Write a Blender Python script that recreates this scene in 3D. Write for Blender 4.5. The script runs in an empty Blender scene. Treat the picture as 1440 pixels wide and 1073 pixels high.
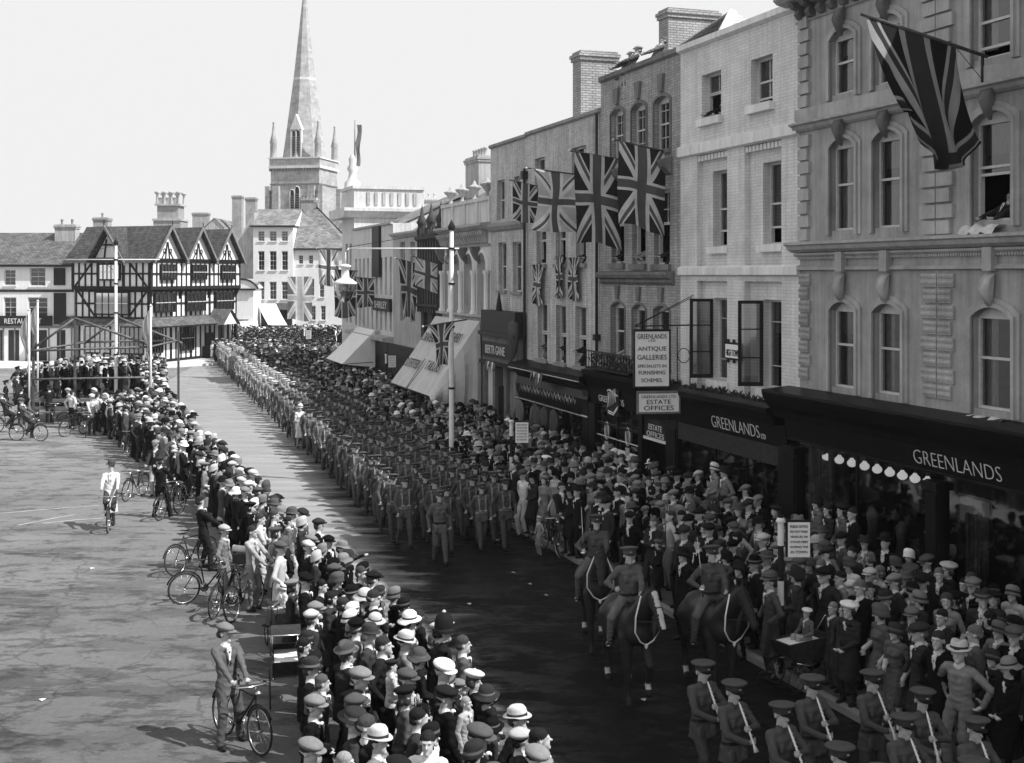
import bpy, math, random
import numpy as np
from mathutils import Vector, Matrix
R = math.radians
C = bpy.context.scene.collection
scene = bpy.context.scene
rnd = random.Random(7)

# ---------------------------------------------------------------- camera, sky, sun
F, H, CX, HY = 1700.0, 7.0, 720.0, 387.0        # focal length in photo pixels, eye height, principal column, horizon row
cam_d = bpy.data.cameras.new('camera'); cam = bpy.data.objects.new('camera', cam_d); C.objects.link(cam)
cam.location = (0, 0, H); cam.rotation_euler = (R(90), 0, 0)
cam_d.sensor_width = 36; cam_d.lens = F / 1440 * 36; cam_d.shift_y = -(536.5 - HY) / 1440
cam_d.clip_start = .2; cam_d.clip_end = 3000
scene.camera = cam
SUN_EL = 50.0
SUN_AZ = math.atan2(.93, -.37)                   # compass-like, from +Y towards +X
world = bpy.data.worlds.new('World'); scene.world = world; world.use_nodes = True
wn = world.node_tree; wn.nodes.clear()
sky = wn.nodes.new('ShaderNodeTexSky'); sky.sky_type = 'NISHITA'; sky.sun_disc = False
sky.sun_elevation = R(SUN_EL); sky.sun_rotation = SUN_AZ; sky.dust_density = .4; sky.air_density = 1.6
# black-and-white plate, blue-sensitive: a blue sky prints white, so the strongest channel is the tone
bw = wn.nodes.new('ShaderNodeSeparateColor'); bg = wn.nodes.new('ShaderNodeBackground'); wo = wn.nodes.new('ShaderNodeOutputWorld')
wn.links.new(sky.outputs[0], bw.inputs[0]); m1 = wn.nodes.new('ShaderNodeMath'); m1.operation = 'MAXIMUM'; m2 = wn.nodes.new('ShaderNodeMath'); m2.operation = 'MAXIMUM'
wn.links.new(bw.outputs[0], m1.inputs[0]); wn.links.new(bw.outputs[1], m1.inputs[1]); wn.links.new(m1.outputs[0], m2.inputs[0]); wn.links.new(bw.outputs[2], m2.inputs[1]); # thin high cloud evens the tone out
m3 = wn.nodes.new('ShaderNodeMath'); m3.operation = 'MINIMUM'; m3.inputs[1].default_value = 5.2; m4 = wn.nodes.new('ShaderNodeMath'); m4.operation = 'MAXIMUM'; m4.inputs[1].default_value = 4.6
wn.links.new(m2.outputs[0], m3.inputs[0]); wn.links.new(m3.outputs[0], m4.inputs[0]); wn.links.new(m4.outputs[0], bg.inputs[0]); wn.links.new(bg.outputs[0], wo.inputs[0])
bg.inputs[1].default_value = 0.12
sun_d = bpy.data.lights.new('sun', 'SUN'); sun = bpy.data.objects.new('sun', sun_d); C.objects.link(sun)
sun_d.energy = 4.9; sun_d.angle = R(.5); sun_d.color = (1, 1, 1)
sd = Vector((math.sin(SUN_AZ) * math.cos(R(SUN_EL)), math.cos(SUN_AZ) * math.cos(R(SUN_EL)), math.sin(R(SUN_EL))))
sun.rotation_euler = sd.to_track_quat('Z', 'Y').to_euler()
scene.view_settings.view_transform = 'Standard'; scene.view_settings.look = 'None'
scene.view_settings.exposure = 0.5; scene.view_settings.gamma = 1.0
scene.cycles.max_bounces = 5; scene.cycles.transparent_max_bounces = 8
scene.cycles.caustics_reflective = False; scene.cycles.caustics_refractive = False
scene.cycles.volume_bounces = 0

# ---------------------------------------------------------------- pixel <-> place
def gp(px, py, h=0.0):
    z = F * (H - h) / (py - HY); return Vector(((px - CX) / F * z, z, h))
def wp(px, py, z):                                # a point at distance z
    return Vector(((px - CX) / F * z, z, H - (py - HY) * z / F))
FO = Vector((8.34, 22.97)); FD = Vector((-.328, .9447)); FN = Vector((-.9447, -.328))
def uof(px):
    r = (px - CX) / F; return (FO.x - r * FO.y) / (r * FD.y - FD.x)
def uofd(px, y):
    r = (px - CX) / F; return (FO.x + .9447 * y - r * (FO.y + .328 * y)) / (r * FD.y - FD.x)
def uz(u): return FO.y + FD.y * u
def fh(px, py): return H - (py - HY) * uz(uof(px)) / F
FROT = math.atan2(-.9447, .328)
def fpt(u, out=0, h=0): return Vector((FO.x + FD.x * u + FN.x * out, FO.y + FD.y * u + FN.y * out, h))

# ---------------------------------------------------------------- naming
def tag(o, label=None, cat=None, group=None, kind=None):
    if label: o['label'] = label
    if cat: o['category'] = cat
    if group: o['group'] = group
    if kind: o['kind'] = kind
    return o
def empty(name, label, cat, loc=(0, 0, 0), rz=0, group=None):
    o = bpy.data.objects.new(name, None); C.objects.link(o); o.empty_display_size = .2
    o.location = loc; o.rotation_euler = (0, 0, rz); return tag(o, label, cat, group)
def copy_tree(o, parent=None):
    c = o.copy(); C.objects.link(c); c.parent = parent
    for ch in o.children: copy_tree(ch, c)
    return c
ORD = 'zeroth first second third fourth fifth sixth seventh eighth ninth tenth eleventh twelfth thirteenth fourteenth fifteenth sixteenth seventeenth eighteenth nineteenth'.split()
TENS = {2: 'twent', 3: 'thirt', 4: 'fort', 5: 'fift', 6: 'sixt', 7: 'sevent', 8: 'eight', 9: 'ninet'}
def ordw(n):
    if n < 20: return ORD[n]
    t, u = divmod(n, 10)
    return TENS[t] + 'ieth' if u == 0 else TENS[t] + 'y-' + ORD[u]

# ---------------------------------------------------------------- materials
class NT:
    def __init__(s, name):
        s.m = bpy.data.materials.new(name); s.m.use_nodes = True; s.t = s.m.node_tree
        s.b = s.t.nodes['Principled BSDF']; s.out = s.t.nodes['Material Output']
        if 'Specular IOR Level' in s.b.inputs: s.b.inputs['Specular IOR Level'].default_value = .12
    def n(s, typ, **k):
        x = s.t.nodes.new(typ)
        for a, v in k.items(): setattr(x, a, v)
        return x
    def l(s, a, b): s.t.links.new(a, b)
    def math(s, op, a, b=None, clamp=False):
        x = s.n('ShaderNodeMath', operation=op, use_clamp=clamp)
        for i, v in enumerate((a, b)):
            if v is None: continue
            if isinstance(v, (int, float)): x.inputs[i].default_value = v
            else: s.l(v, x.inputs[i])
        return x.outputs[0]
    def noise(s, scale, detail=4, src='Object', vec=None, stretch=None, rough=.55):
        tc = s.n('ShaderNodeTexCoord'); v = tc.outputs[src]
        if stretch:
            mp = s.n('ShaderNodeMapping'); mp.inputs['Scale'].default_value = stretch; s.l(v, mp.inputs[0]); v = mp.outputs[0]
        x = s.n('ShaderNodeTexNoise'); x.inputs['Scale'].default_value = scale; x.inputs['Detail'].default_value = detail
        x.inputs['Roughness'].default_value = rough
        s.l(v, x.inputs['Vector']); return x.outputs['Fac']
    def maprange(s, v, a, b, c, d):
        x = s.n('ShaderNodeMapRange'); s.l(v, x.inputs[0])
        for i, q in enumerate((a, b, c, d)): x.inputs[i + 1].default_value = q
        return x.outputs[0]
    def bump(s, h, strength=.3, dist=.02):
        x = s.n('ShaderNodeBump'); x.inputs['Strength'].default_value = strength; x.inputs['Distance'].default_value = dist
        s.l(h, x.inputs['Height']); s.l(x.outputs[0], s.b.inputs['Normal'])
    def base(s, v): s.l(v, s.b.inputs['Base Color'])
    def rough(s, v): s.b.inputs['Roughness'].default_value = v
def plain(name, c, rough=.7, var=.2, scale=6, metal=0, bump=0, stretch=None, src='Object'):
    m = NT(name); m.rough(rough); m.b.inputs['Metallic'].default_value = metal
    f = m.noise(scale, 5, src=src, stretch=stretch)
    m.base(m.math('MULTIPLY', m.maprange(f, .3, .7, 1 - var, 1 + var), c))
    if bump: m.bump(f, bump, .02)
    return m.m
def stone(name, c, var=.25, streak=.25, bump=.2):
    m = NT(name); m.rough(.85)
    a = m.maprange(m.noise(1.1, 6, rough=.65), .3, .72, 1 - var, 1 + var * .6)
    b = m.maprange(m.noise(2.2, 4, stretch=(3, 3, .22)), .35, .75, 1 + streak * .3, 1 - streak)
    g = m.noise(40, 3)
    d = m.maprange(g, .3, .7, .92, 1.08)
    m.base(m.math('MULTIPLY', m.math('MULTIPLY', m.math('MULTIPLY', a, b), d), c)); m.bump(g, bump, .01)
    return m.m
def brick(name, c, mortar, contrast=.18, bw_=.24, bh=.08, ms=.012, streak=.2):
    m = NT(name); m.rough(.85); tc = m.n('ShaderNodeTexCoord')
    b = m.n('ShaderNodeTexBrick'); m.l(tc.outputs['UV'], b.inputs['Vector'])
    b.inputs['Scale'].default_value = 1; b.inputs['Brick Width'].default_value = bw_; b.inputs['Row Height'].default_value = bh
    b.inputs['Mortar Size'].default_value = ms; b.inputs['Mortar Smooth'].default_value = .3
    b.inputs['Color1'].default_value = (c * (1 - contrast),) * 3 + (1,); b.inputs['Color2'].default_value = (c * (1 + contrast),) * 3 + (1,)
    b.inputs['Mortar'].default_value = (mortar,) * 3 + (1,)
    a = m.maprange(m.noise(.9, 6, rough=.65), .3, .72, .78, 1.12)
    s_ = m.maprange(m.noise(2, 4, stretch=(3, 3, .2)), .35, .75, 1.04, 1 - streak)
    k = m.math('MULTIPLY', a, s_); mx = m.n('ShaderNodeVectorMath', operation='SCALE')
    m.l(b.outputs['Color'], mx.inputs[0]); m.l(k, mx.inputs['Scale']); m.l(mx.outputs[0], m.b.inputs['Base Color'])
    m.bump(m.math('SUBTRACT', 1, b.outputs['Fac']), .5, .012)
    return m.m
def tiles(name, c, bw_=.26, bh=.18):
    m = NT(name); m.rough(.75); tc = m.n('ShaderNodeTexCoord'); b = m.n('ShaderNodeTexBrick'); m.l(tc.outputs['UV'], b.inputs['Vector'])
    b.inputs['Scale'].default_value = 1; b.inputs['Brick Width'].default_value = bw_; b.inputs['Row Height'].default_value = bh
    b.inputs['Mortar Size'].default_value = .02; b.inputs['Mortar Smooth'].default_value = 1
    b.inputs['Color1'].default_value = (c * .7,) * 3 + (1,); b.inputs['Color2'].default_value = (c * 1.3,) * 3 + (1,); b.inputs['Mortar'].default_value = (c * .25,) * 3 + (1,)
    k = m.maprange(m.noise(.7, 6, rough=.7), .3, .7, .7, 1.25); mx = m.n('ShaderNodeVectorMath', operation='SCALE')
    m.l(b.outputs['Color'], mx.inputs[0]); m.l(k, mx.inputs['Scale']); m.l(mx.outputs[0], m.b.inputs['Base Color'])
    m.bump(m.math('SUBTRACT', 1, b.outputs['Fac']), .8, .03)
    return m.m
M = {}
M['stoneA'] = stone('grey_painted_stucco', .37, .3, .28); M['stoneAtrim'] = stone('grey_stone_trim', .42, .3, .2)
M['stoneAdark'] = stone('sooty_stone_carving', .16, .4, .2)
M['brickB'] = brick('white_painted_brick', .74, .62, .05, ms=.011); M['stoneB'] = stone('pale_painted_stone', .78, .12, .2)
M['brickC'] = brick('grey_brick', .42, .3, .14, ms=.013, streak=.45); M['stoneC'] = stone('weathered_brown_stone', .2, .3, .3)
M['brickD'] = brick('stock_brick', .56, .44, .12, ms=.013, streak=.45); M['stoneD'] = stone('weathered_stone', .3, .25, .3)
M['stucco'] = stone('pale_stucco', .62, .18, .3); M['stucco2'] = stone('sooty_stucco', .42, .2, .35)
M['white'] = stone('whitewash', .72, .08, .1, .08); M['pale'] = stone('pale_limestone', .62, .15, .2)
M['churchstone'] = brick('church_ashlar', .4, .33, .14, .7, .35, .012)
M['darkstone'] = stone('dark_carved_stone', .07, .3, .3)
M['black'] = plain('black_shop_paint', .007, .4, .3, 3); M['blackmat'] = plain('black_matt', .012, .8, .3, 6)
M['sash'] = plain('white_sash_paint', .55, .5, .12, 9); M['sashdark'] = plain('dark_sash_paint', .05, .5, .2, 9)
M['interior'] = plain('dark_interior', .01, .95, .4, 1.2); M['curtain'] = plain('lace_curtain', .35, .95, .35, 14, stretch=(6, 6, .4))
M['greycurtain'] = plain('grey_drape', .13, .9, .5, 10, stretch=(6, 6, .25))
M['slate'] = tiles('slate_roof', .12, .3, .22); M['tiledark'] = tiles('clay_tile_roof', .075); M['tilepale'] = tiles('pale_slate_roof', .2, .35, .25)
M['wood'] = plain('rough_timber', .09, .8, .4, 5, stretch=(1, 1, 8)); M['timber'] = plain('black_timber', .018, .75, .4, 4)
M['woodpale'] = plain('scaffold_timber', .13, .8, .35, 5)
M['whitepaint'] = plain('white_post_paint', .72, .45, .1, 5); M['blackpaint'] = plain('black_band_paint', .02, .45, .2, 8)
M['signwhite'] = plain('white_sign_enamel', .85, .5, .08, 2); M['ink'] = plain('black_lettering', .015, .6, .1, 9); M['gilt'] = plain('pale_gilt_lettering', .62, .5, .1, 9)
M['iron'] = plain('dark_iron', .03, .5, .3, 10); M['steel'] = plain('plated_steel', .55, .25, .15, 10, metal=.9)
M['enamel'] = plain('bicycle_enamel', .02, .3, .2, 8); M['rubber'] = plain('tyre_rubber', .035, .8, .3, 12)
M['leather'] = plain('dark_leather', .03, .5, .4, 9); M['canvas'] = plain('awning_canvas', .5, .9, .12, 2, stretch=(1, 1, .3)); M['canvaswhite'] = plain('white_awning_canvas', .75, .9, .06, 2)
M['flower'] = plain('window_box_leaves', .06, .9, .6, 20)
M['rope'] = plain('white_rope', .7, .8, .1, 20); M['paper'] = plain('pale_paper', .6, .8, .2, 5)
M['lampglass'] = plain('milky_lamp_glass', .7, .2, .1, 5); M['lamplit'] = plain('lit_milky_lamp_glass', .7, .2, .1, 5); _b = M['lamplit'].node_tree.nodes['Principled BSDF']; _b.inputs['Emission Color'].default_value = (1, 1, 1, 1); _b.inputs['Emission Strength'].default_value = .35; M['pot'] = plain('chimney_pot', .22, .8, .2, 4)
M['chimbrick'] = brick('chimney_brick', .42, .2, .15, .26, .09, .016); M['plant'] = plain('leaves', .05, .9, .5, 15)
def glass(name='window_glass', tint=.85, refl=.06):
    m = bpy.data.materials.new(name); m.use_nodes = True; t = m.node_tree; t.nodes.clear()
    o = t.nodes.new('ShaderNodeOutputMaterial'); a = t.nodes.new('ShaderNodeBsdfTransparent'); a.inputs[0].default_value = (tint, tint, tint, 1)
    g = t.nodes.new('ShaderNodeBsdfGlossy'); g.inputs['Roughness'].default_value = .04; g.inputs[0].default_value = (.8, .8, .8, 1)
    f = t.nodes.new('ShaderNodeFresnel'); f.inputs[0].default_value = 1.55; x = t.nodes.new('ShaderNodeMixShader')
    nz = t.nodes.new('ShaderNodeTexNoise'); nz.inputs['Scale'].default_value = 1.5; bp = t.nodes.new('ShaderNodeBump'); bp.inputs['Strength'].default_value = .06
    t.links.new(nz.outputs[0], bp.inputs['Height']); t.links.new(bp.outputs[0], g.inputs['Normal'])
    ma = t.nodes.new('ShaderNodeMath'); ma.operation = 'MULTIPLY_ADD'; ma.inputs[1].default_value = 1.4; ma.inputs[2].default_value = refl; t.links.new(f.outputs[0], ma.inputs[0]); t.links.new(ma.outputs[0], x.inputs[0]); t.links.new(a.outputs[0], x.inputs[1]); t.links.new(g.outputs[0], x.inputs[2]); t.links.new(x.outputs[0], o.inputs[0])
    return m
M['glass'] = glass(); M['glassdull'] = glass('dull_casement_glass', .3, .1)

# ---------------------------------------------------------------- mesh builder
class MB:
    def __init__(s): s.v = []; s.f = []; s.mi = []; s.mats = []; s.sm = []; s.off = Vector((0, 0, 0))
    def m(s, mat):
        if isinstance(mat, str): mat = M[mat]
        if mat not in s.mats: s.mats.append(mat)
        return s.mats.index(mat)
    def add(s, vs, fs, mat, smooth=False):
        n = len(s.v); s.v += [tuple(Vector(q) + s.off) for q in vs]; k = s.m(mat)
        for f in fs: s.f.append([n + i for i in f]); s.mi.append(k); s.sm.append(smooth)
    def quad(s, a, b, c, d, mat): s.add([a, b, c, d], [(0, 1, 2, 3)], mat)
    def box(s, x0, x1, y0, y1, z0, z1, mat):
        s.add([(x0, y0, z0), (x1, y0, z0), (x1, y1, z0), (x0, y1, z0), (x0, y0, z1), (x1, y0, z1), (x1, y1, z1), (x0, y1, z1)],
              [(0, 3, 2, 1), (4, 5, 6, 7), (0, 1, 5, 4), (1, 2, 6, 5), (2, 3, 7, 6), (3, 0, 4, 7)], mat)
    def prism(s, poly, axis, a, b, mat):          # polygon extruded: axis 'x': poly=(y,z); 'y': (x,z); 'z': (x,y)
        f = {'x': lambda p, t: (t, p[0], p[1]), 'y': lambda p, t: (p[0], t, p[1]), 'z': lambda p, t: (p[0], p[1], t)}[axis]
        n = len(poly); vs = [f(p, a) for p in poly] + [f(p, b) for p in poly]
        s.add(vs, [tuple(range(n)), tuple(range(2 * n - 1, n - 1, -1))] + [(i, (i + 1) % n + 0, (i + 1) % n + n, i + n) for i in range(n)], mat)
    def tube(s, pts, r, mat, n=6, r2=None, closed=False, cap=True):
        pts = [Vector(p) for p in pts]; N = len(pts); rs = []; base = len(s.v); vs = []
        for i, p in enumerate(pts):
            a = pts[i - 1] if i or closed else p; b = pts[(i + 1) % N] if i < N - 1 or closed else p
            t = (b - a).normalized(); up = Vector((0, 0, 1)) if abs(t.z) < .9 else Vector((1, 0, 0))
            e1 = t.cross(up).normalized(); e2 = t.cross(e1)
            rr = r if r2 is None else r + (r2 - r) * i / max(1, N - 1)
            if isinstance(r, (list, tuple)): rr = r[i]
            for k in range(n):
                q = 2 * math.pi * k / n; vs.append(p + e1 * (rr * math.cos(q)) + e2 * (rr * math.sin(q)))
        fs = []
        for i in range(N if closed else N - 1):
            j = (i + 1) % N
            for k in range(n): fs.append((i * n + k, i * n + (k + 1) % n, j * n + (k + 1) % n, j * n + k))
        if not closed and cap: fs += [tuple(range(n - 1, -1, -1)), tuple((N - 1) * n + k for k in range(n))]
        s.add(vs, fs, mat, True)
    def lathe(s, prof, mat, c=(0, 0, 0), n=16, sx=1, sy=1, fn=None):   # prof [(r,z)] or [(r,z,mat)]
        vs = []; N = len(prof)
        for p in prof:
            for k in range(n):
                q = 2 * math.pi * k / n; v = Vector((c[0] + p[0] * sx * math.cos(q), c[1] + p[0] * sy * math.sin(q), c[2] + p[1]))
                if fn: v = fn(v)
                vs.append(v)
        b = len(s.v); s.v += [tuple(q + s.off) for q in vs]
        for i in range(N - 1):
            k_ = s.m(prof[i][2] if len(prof[i]) > 2 else mat)
            for k in range(n): s.f.append([b + i * n + k, b + i * n + (k + 1) % n, b + (i + 1) * n + (k + 1) % n, b + (i + 1) * n + k]); s.mi.append(k_); s.sm.append(True)
    def mesh(s, name):
        me = bpy.data.meshes.new(name); me.from_pydata(s.v, [], s.f)
        for m in s.mats: me.materials.append(m)
        me.polygons.foreach_set('material_index', s.mi); me.polygons.foreach_set('use_smooth', s.sm)
        boxuv(me); me.update(); return me
    def build(s, name, parent=None, loc=None, rz=None):
        o = bpy.data.objects.new(name, s.mesh(name)); C.objects.link(o)
        if parent: o.parent = parent
        if loc is not None: o.location = loc
        if rz is not None: o.rotation_euler = (0, 0, rz)
        return o
def boxuv(me):
    uv = me.uv_layers.new(name='UVMap'); n = len(me.loops); li = np.empty(n, np.int32); me.loops.foreach_get('vertex_index', li)
    co = np.empty(len(me.vertices) * 3, np.float32); me.vertices.foreach_get('co', co); co = co.reshape(-1, 3)
    pn = np.empty(len(me.polygons) * 3, np.float32); me.polygons.foreach_get('normal', pn); pn = np.abs(pn.reshape(-1, 3))
    lt = np.empty(len(me.polygons), np.int32); me.polygons.foreach_get('loop_total', lt)
    pl = np.repeat(np.arange(len(lt)), lt); c = co[li]; q = pn[pl]; ax = np.argmax(q[:, :2], 1)
    flat = q[:, 2] > .95; u = np.where(ax == 0, c[:, 1], c[:, 0]); v = np.where(flat, c[:, 1], c[:, 2])
    sl = (q[:, 2] > .3) & ~flat; v = np.where(sl, c[:, 2] / np.maximum(.2, np.sqrt(np.maximum(1e-4, 1 - q[:, 2] ** 2))), v)
    u = np.where(flat, c[:, 0], u)
    uv.data.foreach_set('uv', np.stack([u, v], 1).astype(np.float32).ravel())

_tc = {}
def text(body, mat, parent, x, y, z, height, width=None, rot=(R(90), 0, 0), name='lettering', depth=.01, shear=0, thin=0):
    cu = bpy.data.curves.new('lettering', 'FONT'); cu.body = body; cu.size = 1; cu.extrude = .02; cu.align_x = 'CENTER'; cu.align_y = 'CENTER'; cu.shear = shear; cu.offset = -thin; cu.resolution_u = 3
    t = bpy.data.objects.new('lettering', cu); C.objects.link(t); dg = bpy.context.evaluated_depsgraph_get()
    me = bpy.data.meshes.new_from_object(t.evaluated_get(dg)); C.objects.unlink(t); bpy.data.objects.remove(t)
    co = np.empty(len(me.vertices) * 3, np.float32); me.vertices.foreach_get('co', co); co = co.reshape(-1, 3)
    co[:, 0] -= (co[:, 0].max() + co[:, 0].min()) / 2; co[:, 1] -= (co[:, 1].max() + co[:, 1].min()) / 2
    sy = height / (co[:, 1].max() - co[:, 1].min()); sx = sy if width is None else width / (co[:, 0].max() - co[:, 0].min())
    co[:, 0] *= sx; co[:, 1] *= sy; co[:, 2] *= depth / .04; me.vertices.foreach_set('co', co.ravel())
    me.materials.clear(); me.materials.append(M[mat]); me.update()
    o = bpy.data.objects.new(name, me); C.objects.link(o); o.parent = parent; o.location = (x, y, z); o.rotation_euler = rot; return o
# ---------------------------------------------------------------- implicit bodies -> one continuous skin
SKIN, COAT, LEGS, SHIRT, SHOE, HAIR, BELT = range(7)
def V(*a): return np.array(a, np.float32)
class Body:
    def __init__(s): s.p = []; s.T = None; s.spots = []
    def tr(s, a):
        a = V(*a); return a if s.T is None else (s.T[0] @ (a - s.T[1]) + s.T[1] + s.T[2]).astype(np.float32)
    def c(s, a, b, ra, rb, mat, k=.03, sc=(1, 1, 1)): s.p.append(('c', s.tr(a), s.tr(b), ra, rb, mat, k, sc)); return s
    def e(s, c, r, mat, k=.02): s.p.append(('e', s.tr(c), V(*r), 0, 0, mat, k, None)); return s
    def spot(s, c, r, mat): s.spots.append((s.tr(c), r, mat))
    def mesh(s, name, mats, h):
        lo = np.min([np.minimum(q[1], q[2] if q[0] == 'c' else q[1]) - (max(q[3], q[4]) if q[0] == 'c' else q[2].max()) for q in s.p], 0) - 2.5 * h - .02
        hi = np.max([np.maximum(q[1], q[2] if q[0] == 'c' else q[1]) + (max(q[3], q[4]) if q[0] == 'c' else q[2].max()) for q in s.p], 0) + 2.5 * h + .02
        n = np.ceil((hi - lo) / h).astype(int) + 1
        f = np.full(n, 1e3, np.float32); ax = [lo[i] + h * np.arange(n[i], dtype=np.float32) for i in range(3)]
        for q in s.p:
            if q[0] == 'c': rr = max(q[3], q[4]); l = np.minimum(q[1], q[2]) - rr - .1; u = np.maximum(q[1], q[2]) + rr + .1
            else: l = q[1] - q[2] - .1; u = q[1] + q[2] + .1
            i0 = np.clip(((l - lo) / h).astype(int), 0, n); i1 = np.clip(((u - lo) / h).astype(int) + 2, 0, n)
            sl = tuple(slice(i0[i], i1[i]) for i in range(3))
            X, Y, Z = np.meshgrid(ax[0][sl[0]], ax[1][sl[1]], ax[2][sl[2]], indexing='ij')
            d = s.dist(q, X, Y, Z); g = f[sl]; k = q[6]
            hh = np.clip(.5 + .5 * (g - d) / k, 0, 1); f[sl] = np.where(g > 100, d, g * (1 - hh) + d * hh - k * hh * (1 - hh))
        vs, qs = nets(f, lo, h)
        cen = vs[qs].mean(1); best = np.full(len(cen), 1e3, np.float32); mi = np.zeros(len(cen), np.int32)
        for q in s.p:
            d = s.dist(q, cen[:, 0], cen[:, 1], cen[:, 2]) - (.006 if q[5] in (SHIRT, BELT) else 0); w = d < best; best[w] = d[w]; mi[w] = q[5]
        for c, r, m in s.spots: mi[((cen - c) ** 2).sum(1) < r * r] = m
        if h < .03 and len(mats) > 5:                 # creases of the cloth
            nv_ = len(vs); ca = vs[qs]; fn = np.cross(ca[:, 2] - ca[:, 0], ca[:, 3] - ca[:, 1]); vn = np.zeros((nv_, 3)); 
            for k_ in range(4): np.add.at(vn, qs[:, k_], fn)
            vn /= np.linalg.norm(vn, axis=1)[:, None] + 1e-9; cl = np.zeros(nv_, bool); cl[qs[(mi == COAT) | (mi == LEGS)]] = True
            x_, y_, z_ = vs.T; fo = np.sin(34 * z_ + 7 * np.sin(11 * x_ + 2) + 6 * y_) * np.sin(19 * x_ + 9 * np.sin(6 * z_) + 13 * y_) + .6 * np.sin(52 * z_ + 21 * x_ * y_ * 9 + 15 * x_)
            vs = vs + vn * (fo * cl * .0045)[:, None]
        me = bpy.data.meshes.new(name); me.vertices.add(len(vs)); me.vertices.foreach_set('co', vs.astype(np.float32).ravel())
        me.loops.add(len(qs) * 4); me.loops.foreach_set('vertex_index', qs.astype(np.int32).ravel()); me.polygons.add(len(qs))
        me.polygons.foreach_set('loop_start', np.arange(len(qs), dtype=np.int32) * 4); me.polygons.foreach_set('loop_total', np.full(len(qs), 4, np.int32))
        for m in mats: me.materials.append(m)
        me.polygons.foreach_set('material_index', mi); me.polygons.foreach_set('use_smooth', np.ones(len(qs), bool)); me.update(calc_edges=True)
        return me
    @staticmethod
    def dist(q, X, Y, Z):
        if q[0] == 'e':
            c, r = q[1], q[2]; a, b, d = (X - c[0]) / r[0], (Y - c[1]) / r[1], (Z - c[2]) / r[2]
            k0 = np.sqrt(a * a + b * b + d * d) + 1e-6; k1 = np.sqrt((a / r[0]) ** 2 + (b / r[1]) ** 2 + (d / r[2]) ** 2) + 1e-6
            return k0 * (k0 - 1) / k1
        a, b, ra, rb, sc = q[1], q[2], q[3], q[4], q[7]; ab = (b - a) * V(*sc); px, py, pz = (X - a[0]) * sc[0], (Y - a[1]) * sc[1], (Z - a[2]) * sc[2]
        t = np.clip((px * ab[0] + py * ab[1] + pz * ab[2]) / (ab @ ab + 1e-9), 0, 1)
        return (np.sqrt((px - t * ab[0]) ** 2 + (py - t * ab[1]) ** 2 + (pz - t * ab[2]) ** 2) - (ra + (rb - ra) * t)) / (1.25 if max(sc) > 1.01 else 1)
def nets(f, lo, h):
    s = f < 0; n = np.array(f.shape) - 1
    def cr(a, i, j, k): return a[i:n[0] + i, j:n[1] + j, k:n[2] + k]
    cnt = np.zeros(n, np.int8); pos = np.zeros((3,) + tuple(n), np.float32)
    for ax in range(3):
        for u in (0, 1):
            for w in (0, 1):
                o0 = [0, 0, 0]; o1 = [0, 0, 0]; oth = [a for a in range(3) if a != ax]
                o0[oth[0]] = o1[oth[0]] = u; o0[oth[1]] = o1[oth[1]] = w; o1[ax] = 1
                x = cr(s, *o0) != cr(s, *o1); fa, fb = cr(f, *o0), cr(f, *o1)
                t = np.where(x, fa / np.where(x, fa - fb, 1), 0); cnt += x
                pos[ax] += t
                for k, q in ((oth[0], u), (oth[1], w)):
                    if q: pos[k] += x
    act = cnt > 0; idx = np.full(n, -1, np.int64); idx[act] = np.arange(act.sum())
    I = np.argwhere(act).astype(np.float32); P = np.stack([pos[k][act] / cnt[act] for k in range(3)], 1)
    vs = (I + P) * h + lo; quads = []
    for ax in range(3):
        o = [a for a in range(3) if a != ax]; b = [0, 0, 0]; b[ax] = 1
        sa = s[tuple(slice(0, -1) if a == ax else slice(None) for a in range(3))]; sb = s[tuple(slice(1, None) if a == ax else slice(None) for a in range(3))]
        E = np.argwhere(sa != sb); E = E[(E[:, o[0]] > 0) & (E[:, o[1]] > 0) & (E[:, o[0]] < n[o[0]]) & (E[:, o[1]] < n[o[1]])]
        def id_(d0, d1):
            c = E.copy(); c[:, o[0]] -= d0; c[:, o[1]] -= d1; return idx[c[:, 0], c[:, 1], c[:, 2]]
        q = np.stack([id_(1, 1), id_(0, 1), id_(0, 0), id_(1, 0)], 1); ins = sa[E[:, 0], E[:, 1], E[:, 2]]
        fl = ins if ax != 1 else ~ins
        q = np.where(fl[:, None], q, q[:, ::-1]); quads.append(q)
    q = np.concatenate(quads); return vs, q[(q >= 0).all(1)]

# materials of the figures; the three tones (coat, legs, hair) come from the object's own colour
def tonemat(name, ch, var=.18, rough=.9, scale=9, bump=.35, mul=1):
    m = NT(name); m.rough(rough); m.b.inputs['Specular IOR Level'].default_value = .04; oi = m.n('ShaderNodeObjectInfo'); sp = m.n('ShaderNodeSeparateColor'); m.l(oi.outputs['Color'], sp.inputs[0])
    f = m.noise(scale, 4, stretch=(1, 1, .45)); m.base(m.math('MULTIPLY', m.math('MULTIPLY', sp.outputs[ch], m.maprange(f, .3, .7, 1 - var, 1 + var)), mul)); m.bump(f, bump, .03); return m.m
M['skin'] = plain('skin', .4, .6, .12, 20); M['coat'] = tonemat('coat_cloth', 0); M['legs'] = tonemat('leg_cloth', 1); M['hair'] = tonemat('hair', 2, .3, .6, 60, .5)
M['shirt'] = plain('white_shirt', .62, .9, .1, 15); M['shoe'] = plain('black_boot', .015, .35, .2, 12)
M['webbing'] = tonemat('webbing', 0, .1, .8, 9, .2, 2.6); M['hat'] = tonemat('hat_felt', 0, .15, .9, 12, .2); M['band'] = tonemat('hat_band', 1, .1, .8, 12, .1)
M['badge'] = plain('brass_badge', .6, .3, .1, 9, metal=.6)
PM = [M[k] for k in ('skin', 'coat', 'legs', 'shirt', 'shoe', 'hair', 'webbing')]

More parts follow.
